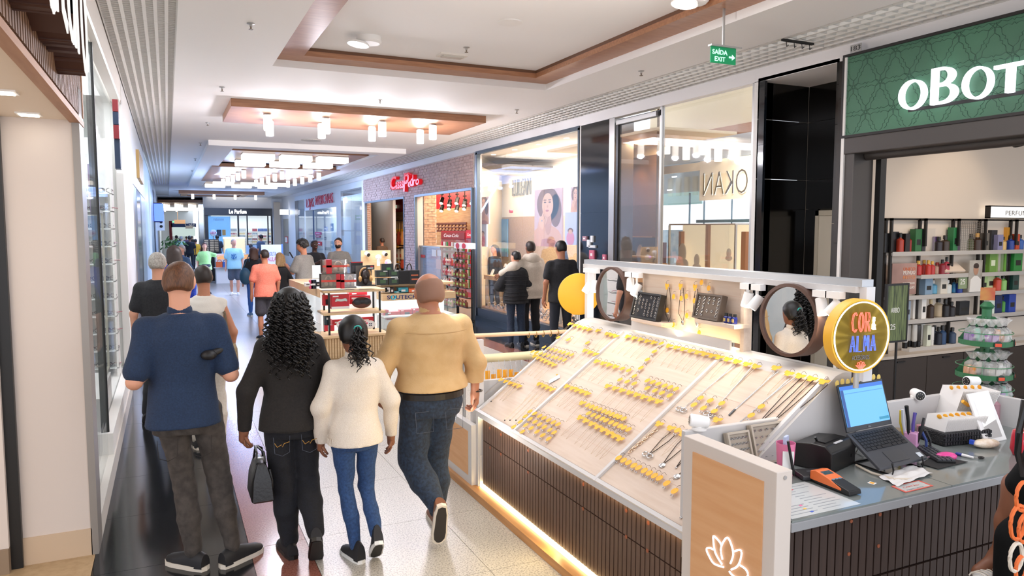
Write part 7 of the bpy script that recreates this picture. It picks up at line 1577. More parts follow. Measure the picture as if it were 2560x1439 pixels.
 if len(top)>5 and top[5]:sbuild('collar',solid([('c',nk+np.array([0,.01,.02]),nk+np.array([0,.012,.055]),.066+.02*(fat-1),.062)],min(res,.014),.02,[((0,0,1.505+0),(0,0,1)),((0,0,1.452),(0,0,-1))]),tm,t)
 pm,kind=pants[:2];pw=pants[2]if len(pants)>2 else 1.
 pp=[('s',st([(.80,.15,.115,-.005),(.88,.162,.128,-.012),(.95,.164,.126,-.01),(1.02,.158,.115,0)],.006))];cuts=[]
 for s_ in 'lr':
  Hp,K,Ak=A[s_+'H'],A[s_+'K'],A[s_+'A'];b=1+(fat-1)*.8
  pp+=[('c',Hp,K,.092*b,.062*pw*b)]
  if kind=='long':pp+=[('c',K,(K*.55+Ak*.45)+np.array([0,-.014,0]),.062*pw*b,.058*pw*b),('c',(K*.55+Ak*.45)+np.array([0,-.014,0]),Ak+(K-Ak)*.05,.058*pw*b,.046*pw)]
  else:pp[-1]=('c',Hp,Hp+(K-Hp)*(.85 if kind=='shorts' else.6),.095*b,.08*pw*b)
 sbuild('trousers' if kind=='long' else 'shorts',solid(pp,res,.02,cuts,.003 if res<.018 else.0015),pm,t)
 for s_ in 'lr':
  yw,pt=J[s_+'F'];M=Matrix.Translation(Vector(A[s_+'A']))@Matrix.Rotation(yw,4,'Z')@Matrix.Rotation(pt,4,'X')@Matrix.Translation((0,.02,-.085));shoe_mesh(M,shoes[0],shoes[1],t,len(shoes)>2)
 # hair
 hm=HAIRM[hair[0]];kind=hair[1];hr=min(res,.016)
 pl=lambda p,n:(H(p),Rh@np.array(n))
 if kind=='stubble' and h>1.74:hcut=[pl((0,0,1.695),(0,.35,.94))]
 else:hcut=[]
 if kind in('short','long','pony','curly','afro','stubble'):
  g={'short':.005,'long':.014,'pony':.008,'curly':.016,'afro':.03,'stubble':.002}[kind]
  hp_=[He((0,-.010,1.668),(.078+g,.092+g,.088+g)),He((0,-.035,1.62),(.07+g*.8,.065+g,.06+g*.5))]
  cuts=[pl((0,.055,1.70),(0,.8,-.6)),pl((0,0,1.575),(0,-.25,-.97))]+hcut
  if kind=='long':hp_+=[('c',H((-.04,-.05,1.66)),H((-.06,-.085,1.42)),.062,.07),('c',H((.04,-.05,1.66)),H((.06,-.085,1.42)),.062,.07),('c',H((0,-.06,1.66)),H((0,-.10,hair[2])),.07,.06)];cuts=[pl((0,.055,1.70),(0,.8,-.6))]
  m=MB()
  if kind=='afro':
   for i in range(130):
    v=Vector(RNG.normal(size=3)).normalized();
    if v.z<-.25 or v.y>.55 and v.z<.4:continue
    m.ell(H(Vector((0,-.012,1.672))+Vector((v.x*.098,v.y*.108,v.z*.108))),.019,7,5)
  if kind in('pony','curly'):
   c0=np.array(H((0,-.105,1.665)));N_=46 if kind=='pony' else 190
   for i in range(N_):
    if kind=='pony':a=c0+RNG.normal(size=3)*.012;L=RNG.uniform(.16,.27);dx,dy=RNG.normal()*.035,-.03+RNG.normal()*.025;rad,r0,turns=.013,.0065,4.5
    else:
     th=RNG.uniform(-PI*.95,-.05*PI)if i%5 else RNG.uniform(-PI,PI);a=np.array(H((.085*math.cos(th),-.01+.095*math.sin(th),RNG.uniform(1.60,1.74))));L=RNG.uniform(.20,.42);dx,dy=.035*math.cos(th)+RNG.normal()*.035,.03*math.sin(th)-.05+RNG.normal()*.02;rad,r0,turns=.014,.0085,7
    ph=RNG.uniform(0,6.3);n=22 if kind=='pony' else 30;pts=[]
    for q in range(n):
     s_=q/(n-1);rr=rad*min(1,s_*4);pts.append((a[0]+dx*s_**.7+rr*math.cos(ph+s_*turns*6.28),a[1]+dy*s_**.6+rr*math.sin(ph+s_*turns*6.28),a[2]-L*s_))
    m.tube(pts,[r0*(1-.5*q/(n-1))for q in range(n)],5)
   if kind=='curly':hp_+=[('c',H((0,-.05,1.66)),H((0,-.10,1.42)),.085,.075)];cuts=[pl((0,.055,1.70),(0,.8,-.6))]
  sbuild('hair',solid(hp_,hr,.03,cuts,.002),hm,t,m)
  if kind=='pony':MB().tube([H((.022*math.cos(q),-.10-.004,1.67+.02*math.sin(q)))for q in np.linspace(0,6.28,12)[:-1]],.008,6,True).build('hair_tie',mt('teal_tie','#2fa89a',.5),t,True,local=True)
 if face:
  for s_ in(-1,1):
   MB().ell(H((s_*.030,.086,1.648)),(.011,.006,.007),10,6,Ry).build('eye',mt('eye_white','#e9e4dd',.3),t,True,local=True);MB().ell(H((s_*.030,.0915,1.648)),.0048,8,5).build('iris',mt('iris','#2a1c14',.2),t,True,local=True)
   MB().tube([H((s_*.016,.094,1.667)),H((s_*.030,.094,1.672)),H((s_*.046,.085,1.667))],.0035,5).build('eyebrow',hm,t,local=True)
  MB().ell(H((0,.092,1.578)),(.022,.006,.006),10,5,Ry).build('mouth',mt('lips','#a35a50',.4),t,True,local=True)
  if 'beard' in hair:sbuild('beard',solid([He((0,.035,1.588),(.064,.068,.062))],.012,.02,[pl((0,.02,1.60),(0,-.35,.93)),pl((0,.01,1.6),(0,-1,0))]),hm,t)
 return t,H
BLKF,DENIM=fab('#16161a','#1e1e22'),fab('#1b2536','#26344a',90)
def hz(px,py,Y):return float(PY(px,py,Y)[2])
SOLE_W=mt('sole_white','#ddd3c4',.6);SH_B=mt('shoe_black','#17161a',.6);SH_W=mt('shoe_white','#e2e0dc',.6)
def stitch(t,name,pts,mat,r=.0016):return MB().tube(pts,r,4).build(name,mat,t,local=True)
# 1 man in navy polo shirt, seen from behind
NAVY=fab('#172a46','#1d3352',120,.3);DGJ=fab('#39332f','#4d4641',25,.4)
t,H_=person('man in a navy polo shirt and dark grey jeans standing with his back to us',(.05,4.72,0),hz(445,652,4.72),.0,(NAVY,'short',.84,.022,.80,1),(DGJ,'long',1.0),(SH_B,SOLE_W),('brown','short'),'pale',
 dict(lE=(-.235,-.07,1.11),rE=(.25,-.06,1.11),lW=(-.15,.17,1.14),rW=(.16,.17,1.14),lH=(-.055,0,.9),rH=(.115,0,.9),lA=(.03,-.0,.085),rA=(.235,-.03,.085),lK=(-.01,.02,.49),rK=(.175,.02,.49),lF=(.75,0),rF=(-.95,0)),.012,head=(.12,.12))
for s_ in(-1,1):x=s_*.085;stitch(t,'pocket_stitching',[(x-.05,-.15,.80),(x-.045,-.148,.70),(x,-.148,.68),(x+.045,-.148,.70),(x+.05,-.15,.80)],mt('stitch_dark','#2a2522',.8),.002)
stab=T('camera_stabiliser','black handheld camera stabiliser tucked under the arm of the navy polo man','camera',(.42,4.80,1.2));p=PY(522,887,4.60);q=PY(572,866,4.66)
MB().cyl(p,q,.022,.018,12).ell(p,(.045,.04,.03),12,8).build('grip',mt('stab_black','#1b1a1c',.5),stab,True);MB().ell(q,.014,10,6).build('knob',BLACK,stab,True)
# 2 woman in black jacket
JK=fab('#1a1614','#221d1a',80,.4);DJ=fab('#0d0e14','#14161f',90,.3)
t,H_=person('woman with long curly black hair in a black jacket walking away with a handbag',(.66,4.66,0),hz(728,722,4.66),.02,(JK,'long',.855,.02,0,1),(DJ,'long',1.28),(SH_B,BLACK),('black','curly'),'brown',
 dict(lE=(-.275,-.03,1.12),lW=(-.29,.02,.86),rE=(.25,.0,1.13),rW=(.22,.12,.92),lK=(-.06,.03,.49),lA=(-.03,.0,.085),rK=(.095,.04,.49),rA=(.10,-.20,.19),rF=(-.15,-.85),lcurl=1.1),.012,female=True,fat=1.04)
ST=mt('stitch_gold','#b98a3e',.6);SG=mt('stitch_grey','#4f5563',.7)
for s_ in(-1,1):
 x=s_*.085;yb=-.155
 stitch(t,'pocket_stitching',[(x-.05,yb+.012,.835),(x-.045,yb,.735),(x,yb-.002,.715),(x+.045,yb,.735),(x+.05,yb+.012,.835)],SG);stitch(t,'pocket_stitching',[(x-.045,yb+.004,.80),(x-.03,yb-.004,.775),(x-.005,yb-.007,.79),(x,yb-.007,.775),(x+.012,yb-.007,.795),(x+.045,yb+.004,.80)],ST,.002)
hb=T('handbag','black leather handbag held by the woman in the black jacket','handbag',PY(645,1245,4.66));c=Vector(PY(650,1185,4.66));LB=mt('leather_black','#141214',.35,bump=.2,bs=60)
v=[];
for z,wx,wy in((-.135,.055,.13),(-.12,.065,.15),(.0,.055,.135),(.085,.03,.11),(.10,.012,.10)):v+=[c+Vector((a*wx,b*wy,z))for a,b in((-1,-.9),(-.9,-1),(.9,-1),(1,-.9),(1,.9),(.9,1),(-.9,1),(-1,.9))]
f=[(a*8+i,a*8+(i+1)%8,(a+1)*8+(i+1)%8,(a+1)*8+i)for a in range(4)for i in range(8)]+[tuple(range(8))[::-1],tuple(range(32,40))]
MB().add(v,f).build('bag_body',LB,hb,True);hp_=Vector(PY(641,1112,4.68))
for s_ in(-1,1):MB().tube([c+Vector((s_*.028,-.07,.085)),c+Vector((s_*.02,-.05,.15)),hp_+Vector((s_*.006,-.01,-.01)),hp_+Vector((s_*.006,.02,-.01)),c+Vector((s_*.02,.05,.15)),c+Vector((s_*.028,.07,.085))],.0065,7).build('handle',LB,hb,True)
MB().box(c.x-.03,c.x+.03,c.y-.01,c.y+.01,c.z+.098,c.z+.106).build('zip',STEEL,hb);MB().tube([c+Vector((.05,-.08,.05)),c+Vector((.06,-.09,-.02)),c+Vector((.055,-.09,-.10))],.008,6).build('strap_end',LB,hb,True)
# 3 girl in cream sweater
CRM=fab('#e3d6c6','#ece1d2',150,.6);BJ=fab('#1f3a63','#2c4d7c',60,.4)
t,H_=person('girl with curly ponytail in a cream sweater and blue jeans walking away',(1.02,4.50,0),hz(885,792,4.50),.0,(CRM,'long',.84,.025,0,1),(BJ,'long',.92),(SH_B,SH_W,1),('black','pony'),'brown',
 dict(lE=(-.24,-.02,1.12),rE=(.265,-.02,1.12),lW=(-.235,.06,.86),rW=(.28,.05,.84),lK=(-.07,.01,.49),lA=(-.03,-.10,.085),rK=(.085,.05,.49),rA=(.09,-.22,.20),rF=(-.1,-.7),lF=(.25,0)),.012,female=True,head=(-.08,.15),fat=.98,hs=1.16,nd=.03)
m=MB()
for i in range(54):a=i*2*PI/54;m.cyl((.197*math.cos(a)*.98,.155*math.sin(a)*1.,.84),(.2*math.cos(a),.158*math.sin(a),.895),.005,n=4)
tag(m.build('rib_hem',CRM,t,local=True),kind='stuff')
# 4 large man in a beige shirt
BGE=fab('#c6a26f','#cca978',15,.2);J4=fab('#1c2634','#2a3a50',50,.4);TN=mt('shoe_tan','#7d4e33',.5)
t,H_=person('bald man in a beige shirt and dark jeans in mid stride beside the kiosk',(1.555,4.62,0),hz(1082,672,4.62),.02,(BGE,'long',.98,.03,0,1),(J4,'long',1.25),(TN,SOLE_W),('stubble','stubble'),'mid',
 dict(lS=(-.205,0,1.375),rS=(.21,0,1.375),lE=(-.315,.02,1.12),lW=(-.29,.12,.92),rE=(.31,-.03,1.12),rW=(.33,.03,.89),lK=(-.115,.04,.50),lA=(-.05,-.26,.26),lF=(-.1,-1.25),rK=(.07,.12,.50),rA=(.08,.10,.085),rcurl=1.25),.012,fat=1.27,head=(.0,.1),hs=1.16,nd=.06)
MB().lathe([(.214,.925),(.219,.927),(.219,.965),(.214,.967)],40,(0,-.01,0),sx=1.0,sy=.8).build('belt',mt('belt_black','#1a1512',.4),t,local=True)
for a in(-2.3,-1.57,-.75):MB().cb((.216*math.cos(a),.166*math.sin(a),.93),(.012,.012,.055),a).build('belt_loop',J4,t,local=True)
stitch(t,'yoke_seam',[(-.21,-.118,1.36),(-.12,-.168,1.355),(0,-.178,1.352),(.12,-.168,1.355),(.21,-.118,1.36)],mt('seam_beige','#b18f5f',.8),.0025)
for s_ in(-1,1):x=s_*.1;stitch(t,'pocket_stitching',[(x-.06,-.168,.86),(x-.055,-.178,.73),(x+.055,-.178,.73),(x+.06,-.168,.86),(x-.06,-.168,.86)],SG,.0018)
MB().tube([(.345+.034*math.cos(q),.026+.034*math.sin(q),.915)for q in np.linspace(0,6.28,16)[:-1]],.006,5,True).build('bracelet',mt('bracelet_dark','#3a332e',.3,.5),t,True,local=True)
# others along the corridor
GT,BT_,LG=fab('#77736e','#84807a'),fab('#1a1a1e','#232327'),fab('#9bd07f','#a8da8c')
def foot(px,py):p=PZ(px,py,0);return(p[0],p[1],0)
def at_(px,Y):p=PY(px,600,Y);return(p[0],Y,0)
p=at_(392,8.6);person('grey haired man in a black t-shirt behind the navy polo man',p,hz(408,630,8.6),-.15,(BT_,'short',.85,.02),(fab('#22242a'),'long'),(SH_B,BLACK),('grey','short'),'pale',dict(lA=(-.16,-.02,.085),rA=(.06,-.02,.085)),.016)
p=at_(505,7.4);t,H_=person('woman in a white sleeveless top with a patterned shoulder bag, half hidden',p,1.71,.1,(fab('#d9d2c8'),'none',.86,.012),(fab('#d8d0c4','#cfc5b6'),'long',1.2),(SH_B,SOLE_W),('dark','short'),'mid',dict(rE=(.25,-.04,1.1),rW=(.24,.06,.86)),.016,female=True)
b=T('shoulder_bag','tan patterned shoulder bag on the arm of the sleeveless woman','handbag',(p[0]+.2,7.36,1.0));MB().lathe([(.06,-.17),(.09,-.15),(.075,.05),(.05,.1)],4,(p[0]+.22,7.30,.88),sx=.7,sy=1.5).build('bag_body',mt('bag_monogram','#9a8660',.5,col2='#6f5d3e',ns=90),b);MB().tube([(p[0]+.2,7.18,.96),(p[0]+.17,7.3,1.26),(p[0]+.17,7.4,1.28),(p[0]+.2,7.45,.96)],.012,6).build('bag_strap',mt('strap_olive','#5c4a33',.5),b,True)
p=(.08,12.5,0);person('dark haired woman in a royal blue top near the left wall',p,hz(388,614,12.5),.1,(fab('#1d3fae','#2a4cc0'),'long',.86,.02),(fab('#20242e'),'long'),(SH_B,SOLE_W),('dark','long',1.45),'mid',None,.022,female=True)
p=at_(452,19.);person('man in a slate blue polo shirt walking at the left of the corridor',p,hz(448,612,19.),PI*.75,(fab('#3b5570','#456080'),'short',.86,.025,.75,1),(fab('#2b3038'),'long'),(SH_B,SOLE_W),('grey','short'),'pale',None,.026,face=True,fat=1.12)
p=foot(515,733);t,H_=person('woman in a lime green t-shirt and patterned shorts reaching out her arm',p,hz(513,607,p[1]),PI+.15,(LG,'short',.82,.03,.75),(mt('shorts_pattern','#25231f',.8,col2='#c2b25a',ns=26,lo=.5,hi=.56),'shorts',1.1),(SH_B,BLACK),('auburn','long',1.30),'pale',dict(lE=(-.38,.12,1.30),lW=(-.62,.16,1.34),lK=(-.08,.08,.49),lA=(-.06,.14,.085),rA=(.1,-.12,.1)),.026,female=True,fat=1.15,face=True)
MB().lathe([(.1,-.05),(.13,-.03),(.13,.03),(.1,.05)],14,(0,.16,.97),sx=1.2,sy=.5).build('waist_bag',mt('bag_navy','#1c2634',.5),t,True,local=True);MB().tube([(.215*math.cos(q),.165*math.sin(q),.98+.015*math.sin(q))for q in np.linspace(0,6.28,24)[:-1]],.011,5,True).build('waist_strap',mt('bag_navy','#1c2634',.5),t,local=True)
p=foot(588,737);t,H_=person('bald older man in a pale blue t-shirt and grey shorts walking towards us',p,hz(580,597,p[1]),PI-.1,(fab('#9cd3e4','#aadcea'),'short',.82,.035,.75),(fab('#4a525e','#566070'),'shorts',1.15),(SH_W,SH_W),('grey','stubble'),'pale',dict(lA=(-.09,.1,.085),rA=(.1,-.08,.09)),.026,fat=1.12,face=True,head=(-.4,0))
MB().prism([(-.075,-.09),(-.03,-.1),(.07,-.085),(.08,0),(.07,.06),(.03,.05),(.0,.08),(-.06,.07),(-.08,.01)],(0,.168,1.22),(1,0,0),(0,0,1),-.006).build('shirt_print',mt('print_blue','#2a6aa8',.7,col2='#9cd3e4',ns=28,lo=.5,hi=.6),t,local=True)
p=at_(632,18.2);t,H_=person('woman in a black top with white hem stripes carrying a teal bag',p,hz(640,617,18.2),.1,(BT_,'long',.85,.03),(fab('#2c5aa8','#3767b5'),'long',1.0),(mt('shoe_blue2','#5b7fa6',.6),SH_W),('auburn','long',1.40),'pale',None,.024,female=True,fat=1.08)
for z in(.88,.92,.96):MB().tube([(.19*math.cos(q),.15*math.sin(q),z)for q in np.linspace(0,6.28,24)[:-1]],.007,4,True).build('hem_stripe',OFFW,t,local=True)
b=T('shoulder_bag','slouchy teal shoulder bag of the striped hem woman','handbag',(p[0]-.25,18.1,.95));q=Vector(PY(613,690,18.05));MB().ell(q,(.13,.1,.2),14,9).build('bag_body',mt('bag_teal','#27506a',.5),b,True);MB().tube([q+Vector((-.06,0,.15)),q+Vector((.1,0,.5)),q+Vector((.1,.1,.15))],.014,6).build('bag_strap',mt('bag_teal','#27506a',.5),b,True)
p=at_(660,14.2);person('man in a coral t-shirt and dark shorts seen from behind',p,hz(660,623,14.2),.12,(fab('#e0765f','#ea8670'),'short',.84,.03,.74),(fab('#38363c','#434148'),'shorts',1.2),(SH_B,SOLE_W),('dark','short'),'mid',dict(lE=(-.25,.0,1.12),rE=(.25,.0,1.12)),.018,fat=1.1,head=(-.35,0))
p=at_(698,15.6);person('woman with long blonde hair in black beside the coral shirt man',p,hz(690,632,15.6),.1,(BT_,'long',.82,.02),(fab('#1c1d22'),'long'),(SH_B,BLACK),('blonde','long',1.22),'pale',None,.022,female=True)
p=at_(758,15.0);t,H_=person('curly haired young man in a grey t-shirt looking at his phone',p,hz(757,599,15.),.75,(GT,'short',.84,.03,.78),(fab('#2e2f35'),'long'),(SH_B,SOLE_W),('black','afro'),'mid',dict(lE=(-.23,.08,1.14),lW=(-.10,.30,1.24)),.018,head=(-.6,.25))
q=PY(728,637,15.25);ph=T('smartphone','black smartphone held by the young man in the grey t-shirt','phone',q);MB().cb(q,(.02,.07,.15),.4,rot=Matrix.Rotation(-.5,3,'Y')).build('phone_body',BLACK,ph,bev=.006);MB().cb(Vector(q)+Vector((.012,0,0)),(.002,.06,.13),rot=Matrix.Rotation(-.5,3,'Y')).build('phone_screen',mt('phone_glass','#202a38',.1),ph)
p=at_(786,17.5);person('dark skinned man in a black t-shirt clasping his hands behind the gadget kiosk',p,hz(778,599,17.5),PI+.25,(BT_,'short',.85,.02),(fab('#24262c'),'long'),(SH_B,BLACK),('black','short'),'dark',dict(lE=(-.24,.08,1.14),lW=(-.04,.26,1.24),rE=(.24,.08,1.14),rW=(.04,.26,1.24)),.02,face=True)
p=at_(846,16.8);t,H_=person('bearded man in a grey t-shirt behind the gadget kiosk',p,hz(838,594,16.8),PI+.1,(GT,'short',.85,.02),(fab('#24262c'),'long'),(SH_B,BLACK),('dark','short','beard'),'pale',dict(lE=(-.25,.06,1.13),lW=(-.12,.26,1.16)),.02,face=True,head=(.5,.05))
put_text('shirt_lettering','SOUTECH',OFFW,t,(.10,.15,1.27),(-1,0,0),UP,.03,.2,.004)
p=at_(955,19.2);p=(6.9,27.5,0);p=(PX(955,620,6.9)[0],PX(955,620,6.9)[1],0);person('shopper with dark hair inside the far brick opening',p,1.72,.4,(fab('#5b4636'),'short',.85,.02),(DENIM,'long'),(SH_B,SOLE_W),('dark','short'),'mid',None,.03)
p=(5.42,11.45,0);t,H_=person('person in a black puffer jacket and navy trousers at the jeweller window',p,hz(1291,626,11.45),-.1,(fab('#17171a','#212125',30,.5),'long',.80,.06),(DENIM,'long',1.1),(SH_B,BLACK),('black','short'),'pale',dict(lE=(-.30,.06,1.10),lW=(-.16,.24,1.05)),.016,female=True,head=(-.5,0),fat=1.05)
for k in range(7):MB().tube([(.245*math.cos(q),.205*math.sin(q),.87+k*.07)for q in np.linspace(PI+.3,2*PI-.3,16)],.006,5).build('quilt_seam',mt('seam_black','#0c0c0e',.6),t,local=True)
p=(5.72,11.5,0);t,H_=person('man in an oatmeal hoodie with an arm around the person in the puffer jacket',p,hz(1349,602,11.5),.0,(fab('#c4b7a6','#cdc1b1',60,.4),'long',.80,.06),(fab('#151518'),'long',1.05),(SH_B,SOLE_W),('dark','short'),'brown',dict(lE=(-.36,-.10,1.32),lW=(-.52,.0,1.22),rE=(.30,.04,1.10),rW=(.24,.25,1.02)),.016,fat=1.12)
sbuild('hood',solid([('e',(0,-.10,1.46),(.125,.085,.10)),('c',(-.08,-.02,1.48),(.08,-.02,1.48),.06,.06)],.014,.04),fab('#c4b7a6','#cdc1b1',60,.4),t)
for dx in(-.008,.008):MB().tube([(-.185+dx,-.01,.80),(-.168+dx,.0,.49),(-.150+dx,-.02,.12)],.008,4).build('side_stripe',OFFW,t,local=True)
p=at_(1432,10.3);person('man in a black t-shirt at the right end of the jeweller window',(5.62,10.2,0),hz(1425,600,10.2),-.25,(BT_,'short',.83,.025,.62),(fab('#20242e'),'long',1.0),(SH_B,SOLE_W),('black','short'),'mid',None,.016,head=(-.3,.1))
p=(7.05,PX(1402,640,7.05)[1],0);person('saleswoman with long dark hair inside the jeweller window',p,hz(1400,616,p[1]),PI*.6,(BLKF,'long',.85,.02),(DENIM,'long'),(SH_B,BLACK),('black','long',1.35),'pale',dict(lE=(-.22,.1,1.12),lW=(-.1,.34,1.08)),.024,female=True,face=True)
p=(7.1,PX(1236,640,7.1)[1],0);person('second saleswoman at the left end inside the jeweller window',p,hz(1208,612,p[1]),PI*.6,(BLKF,'long',.85,.02),(DENIM,'long'),(SH_B,BLACK),('black','long',1.40),'pale',None,.028,female=True,face=True)
for lab,px,py,Y,rz,tc,hr_,sk_,fm in[('person with red backpack straps and dark cap before the black perfume shop',652,586,34,.8,'#5b6f8c',('dark','short'),'pale',0),('person in a yellow t-shirt walking away far down the corridor',489,597,40,0,'#d9a227',('dark','short'),'mid',0),('person in black walking away beside the yellow t-shirt',474,589,38,0,'#1a1a1e',('dark','short'),'brown',0),('person in pale green far down the corridor',453,590,42,0,'#a9cdb8',('grey','short'),'pale',0),
  ('distant person in dark blue at the left of the far crowd',441,588,46,.4,'#2c3450',('dark','short'),'mid',0),('distant person in purple in the far crowd',466,590,56,0,'#5a4a7a',('dark','short'),'mid',1),('distant person in dark clothes in the far crowd',480,590,60,0,'#26262c',('dark','short'),'brown',0),('dark haired person at the sunglasses stands before the far kiosk',525,613,32,0,'#3a3a40',('dark','long',1.4),'mid',1),('dark haired person beyond the sunglasses stands',543,587,38,0,'#2b2d33',('dark','short'),'mid',0)]:
 p=at_(px,Y);person(lab,p,min(1.85,max(1.5,hz(px,py,Y))),rz,(fab(tc),'short',.85,.025),(fab('#24262c'),'long'),(SH_B,SOLE_W),hr_,sk_,dict(lA=(-.1,.1,.085),rA=(.1,-.1,.09)),.04,female=bool(fm))
# sitter partly in view at the lower right: black dress with ring print
RP=mt('dress_black','#050505',.8,spec=.2)
fp=T('person','person in a black dress with orange rings, one bare leg at the right edge','person',(2.62,1.72,0))
K_,A_n,T_=Vector(PY(2545,1215,1.72)),Vector(PY(2500,1395,1.80)),Vector(PY(2470,1440,1.80))
sbuild('body',solid([('c',tuple(K_),tuple((K_*.5+A_n*.5)+Vector((.012,0,0))),.05,.052),('c',tuple((K_*.5+A_n*.5)+Vector((.012,0,0))),tuple(A_n),.05,.034),('c',tuple(A_n),tuple(A_n+Vector((-.09,.03,-.05))),.036,.026),('c',tuple(A_n),tuple(A_n+Vector((.03,-.02,-.03))),.034,.03),('c',tuple(K_),(3.05,1.62,.66),.05,.07),('c',(3.05,1.62,.66),(2.97,1.5,1.3),.08,.12),('c',(2.95,1.5,1.3),(2.98,1.5,1.55),.06,.05),('e',(2.99,1.52,1.68),(.075,.09,.11))],.012,.03),SKIN['brown'],fp)
DX=float(PY(2548,1250,1.62)[0])
sbuild('dress',solid([('c',(DX+.12,1.66,.84),(DX+.13,1.62,.25),.10,.13),('c',(DX+.16,1.58,.9),(DX+.2,1.54,1.35),.13,.14),('c',(DX+.2,1.54,1.35),(DX+.07,1.66,1.08),.06,.05)],.014,.04),RP,fp)
for px,py,r,m_ in((2556,1240,.05,mt('ring_orange','#d9682a',.7)),(2545,1305,.06,mt('ring_orange','#d9682a',.7)),(2562,1320,.05,mt('ring_orange','#d9682a',.7)),(2540,1392,.05,mt('ring_cream','#cfc3b2',.7)),(2553,1420,.045,mt('ring_orange','#d9682a',.7))):
 c=Vector(PY(px,py,1.50));MB().tube([c+Vector((r*.7*math.cos(q),-.0,r*math.sin(q)))for q in np.linspace(0,6.28,20)[:-1]],.007,5,True).build('ring_print',m_,fp,True)
for o in KIDS(fp):o.matrix_parent_inverse=fp.matrix_basis.inverted()
MB().tube([PY(2562,1000,1.6),PY(2548,1080,1.6),PY(2544,1130,1.62),PY(2560,1190,1.6)],.012,7).build('bag_strap',BLACK,fp,True)
s_=T('white_shoe','pale ribbed shoe at the lower right below the bare leg','shoe',PY(2470,1438,1.80));c=Vector(PY(2465,1448,1.79));MB().ell(c,(.06,.045,.035),16,8).build('upper',SH_W,s_,True)
for k in range(5):MB().tube([c+Vector((-.04+k*.02,-.046*math.cos(q)*.98,.036*math.sin(q)))for q in np.linspace(.2,PI-.2,7)],.003,4).build('rib',mt('sole_white','#ddd3c4',.6),s_)
# ---------------------------------------------------------------- gadget kiosk in the middle of the corridor
GB=wood('gadget_wood','#d3b184','#dfc298',.5,0,3.);GW=mt('gadget_white','#eef3f4',.4,emit='#e6f3f6',es=.12);REDB=mt('box_red','#c8202c',.35);BOXB=mt('box_black','#1b1b1d',.35)
YG=11.5
def g(px,py,Y=YG):return PY(px,py,Y)
gk=T('gadget_kiosk','pale wooden gadget kiosk with lit glass cases and the lettering SOUTECH','kiosk',(2.8,12.4,0))
x0,x1=g(815,800)[0],g(962,800)[0];zb,z1,z2,z3=g(880,832)[2],g(880,780)[2],g(880,725)[2],g(880,833)[2]
zt=[g(880,834)[2],g(880,779)[2],g(880,724)[2]]
MB().box(x0,x1,YG,YG+.6,0,zt[0]-.05).build('base',mt('gadget_base','#c7a577',.6),gk)
n=22
for k in range(n):a=x0+(x1-x0)*k/n;o=MB().box(a,a+(x1-x0)/n*.62,YG-.02,YG,.03,zt[0]-.06).build('base_slat',GB,gk)
for k,z in enumerate(zt):d_=(.06,.0,.0)[k];MB().box(x0-.04-d_,x1+d_*.6,YG-.06-d_,YG+.5,z-.035,z).build('shelf_board',GB,gk)
MB().box(x0+.02,x1,YG+.5,YG+.52,zt[0],zt[2]).build('lit_back',GW,gk)
for xx in(x0+.05,x1-.08):
 for yy in(YG,YG+.4):MB().box(xx-.014,xx+.014,yy-.014,yy+.014,zt[0],zt[2]-.03).build('shelf_post',BLACK,gk)
light('AREA',((x0+x1)/2,YG+.3,zt[2]-.06),2.5,.8,.3,col='#eaf8ff');light('AREA',((x0+x1)/2,YG+.3,zt[1]-.06),2.5,.8,.3,col='#eaf8ff')
YC=11.95;xa,xb=PY(957,760,YC)[0],4.5;zl0,zl1=PY(960,752,YC)[2],PY(960,735,YC)[2]
MB().box(xa,xb,YC,YC+.9,0,.3).build('case_base',GB,gk);MB().box(xa,xb,YC,YC+.9,zl0,zl1).build('sign_band',GB,gk);MB().box(xa+.03,xb,YC+.6,YC+.62,.3,zl0).build('lit_back',GW,gk);MB().box(xa,xb,YC,YC+.012,.3,zl0).box(xa,xa+.012,YC,YC+.6,.3,zl0).build('case_glass',glass('case_glass2','#cfe9ee',.08,.08),gk);MB().box(xa+.02,xb,YC+.02,YC+.58,.56,.575).build('case_shelf',mt('shelf_glassy','#e9efee',.2),gk)
light('AREA',((xa+xb)/2,YC+.35,zl0-.02),5,1.2,.3,col='#e6f7ff')
a=PY(968,748,YC-.01);bq=PY(1042,748,YC-.01);put_text('kiosk_lettering','SOUTECH',mt('ink_navy','#1f2a6a',.4),gk,(a[0],YC-.012,zl0+.025),(1,0,0),UP,zl1-zl0-.05,bq[0]-a[0],.006,.012)
q=PY(984,741,YC-.02);MB().tube([(q[0]+.035*math.cos(w_),YC-.02,(zl0+zl1)/2+.035*math.sin(w_))for w_ in np.linspace(2.2,7.2,14)],.008,5).build('power_symbol',mt('logo_teal','#2aa5b8',.4,emit='#2aa5b8',es=.3),gk,True)
xl0=PY(738,690,13.6)[0];zla,zlb=zt[2]-.12,zt[2]
v=[(x0-.06,YG+.1),(x0-.06,YG+.5),(xl0+.45,14.4),(xl0-.0,14.4)]
def pr4(z0,z1,P=v):return MB().add([(x,y,z)for z in(z0,z1)for x,y in P],[(3,2,1,0),(4,5,6,7),(0,1,5,4),(1,2,6,5),(2,3,7,6),(3,0,4,7)])
pr4(zla,zlb).build('side_band',GB,gk);pr4(0,.25).build('case_base',GB,gk);pr4(.25,zla).build('case_glass',glass('case_glass2','#cfe9ee',.08,.08),gk);pr4(.55,.56).build('case_shelf',mt('shelf_glassy','#e9efee',.2),gk)
MB().box(x0+.1,xb,14.2,14.9,0,1.05).build('rear_counter',GW,gk);MB().box(xa-.2,xa-.18,YG+.52,14.2,0,1.0).build('inner_wall',GW,gk)
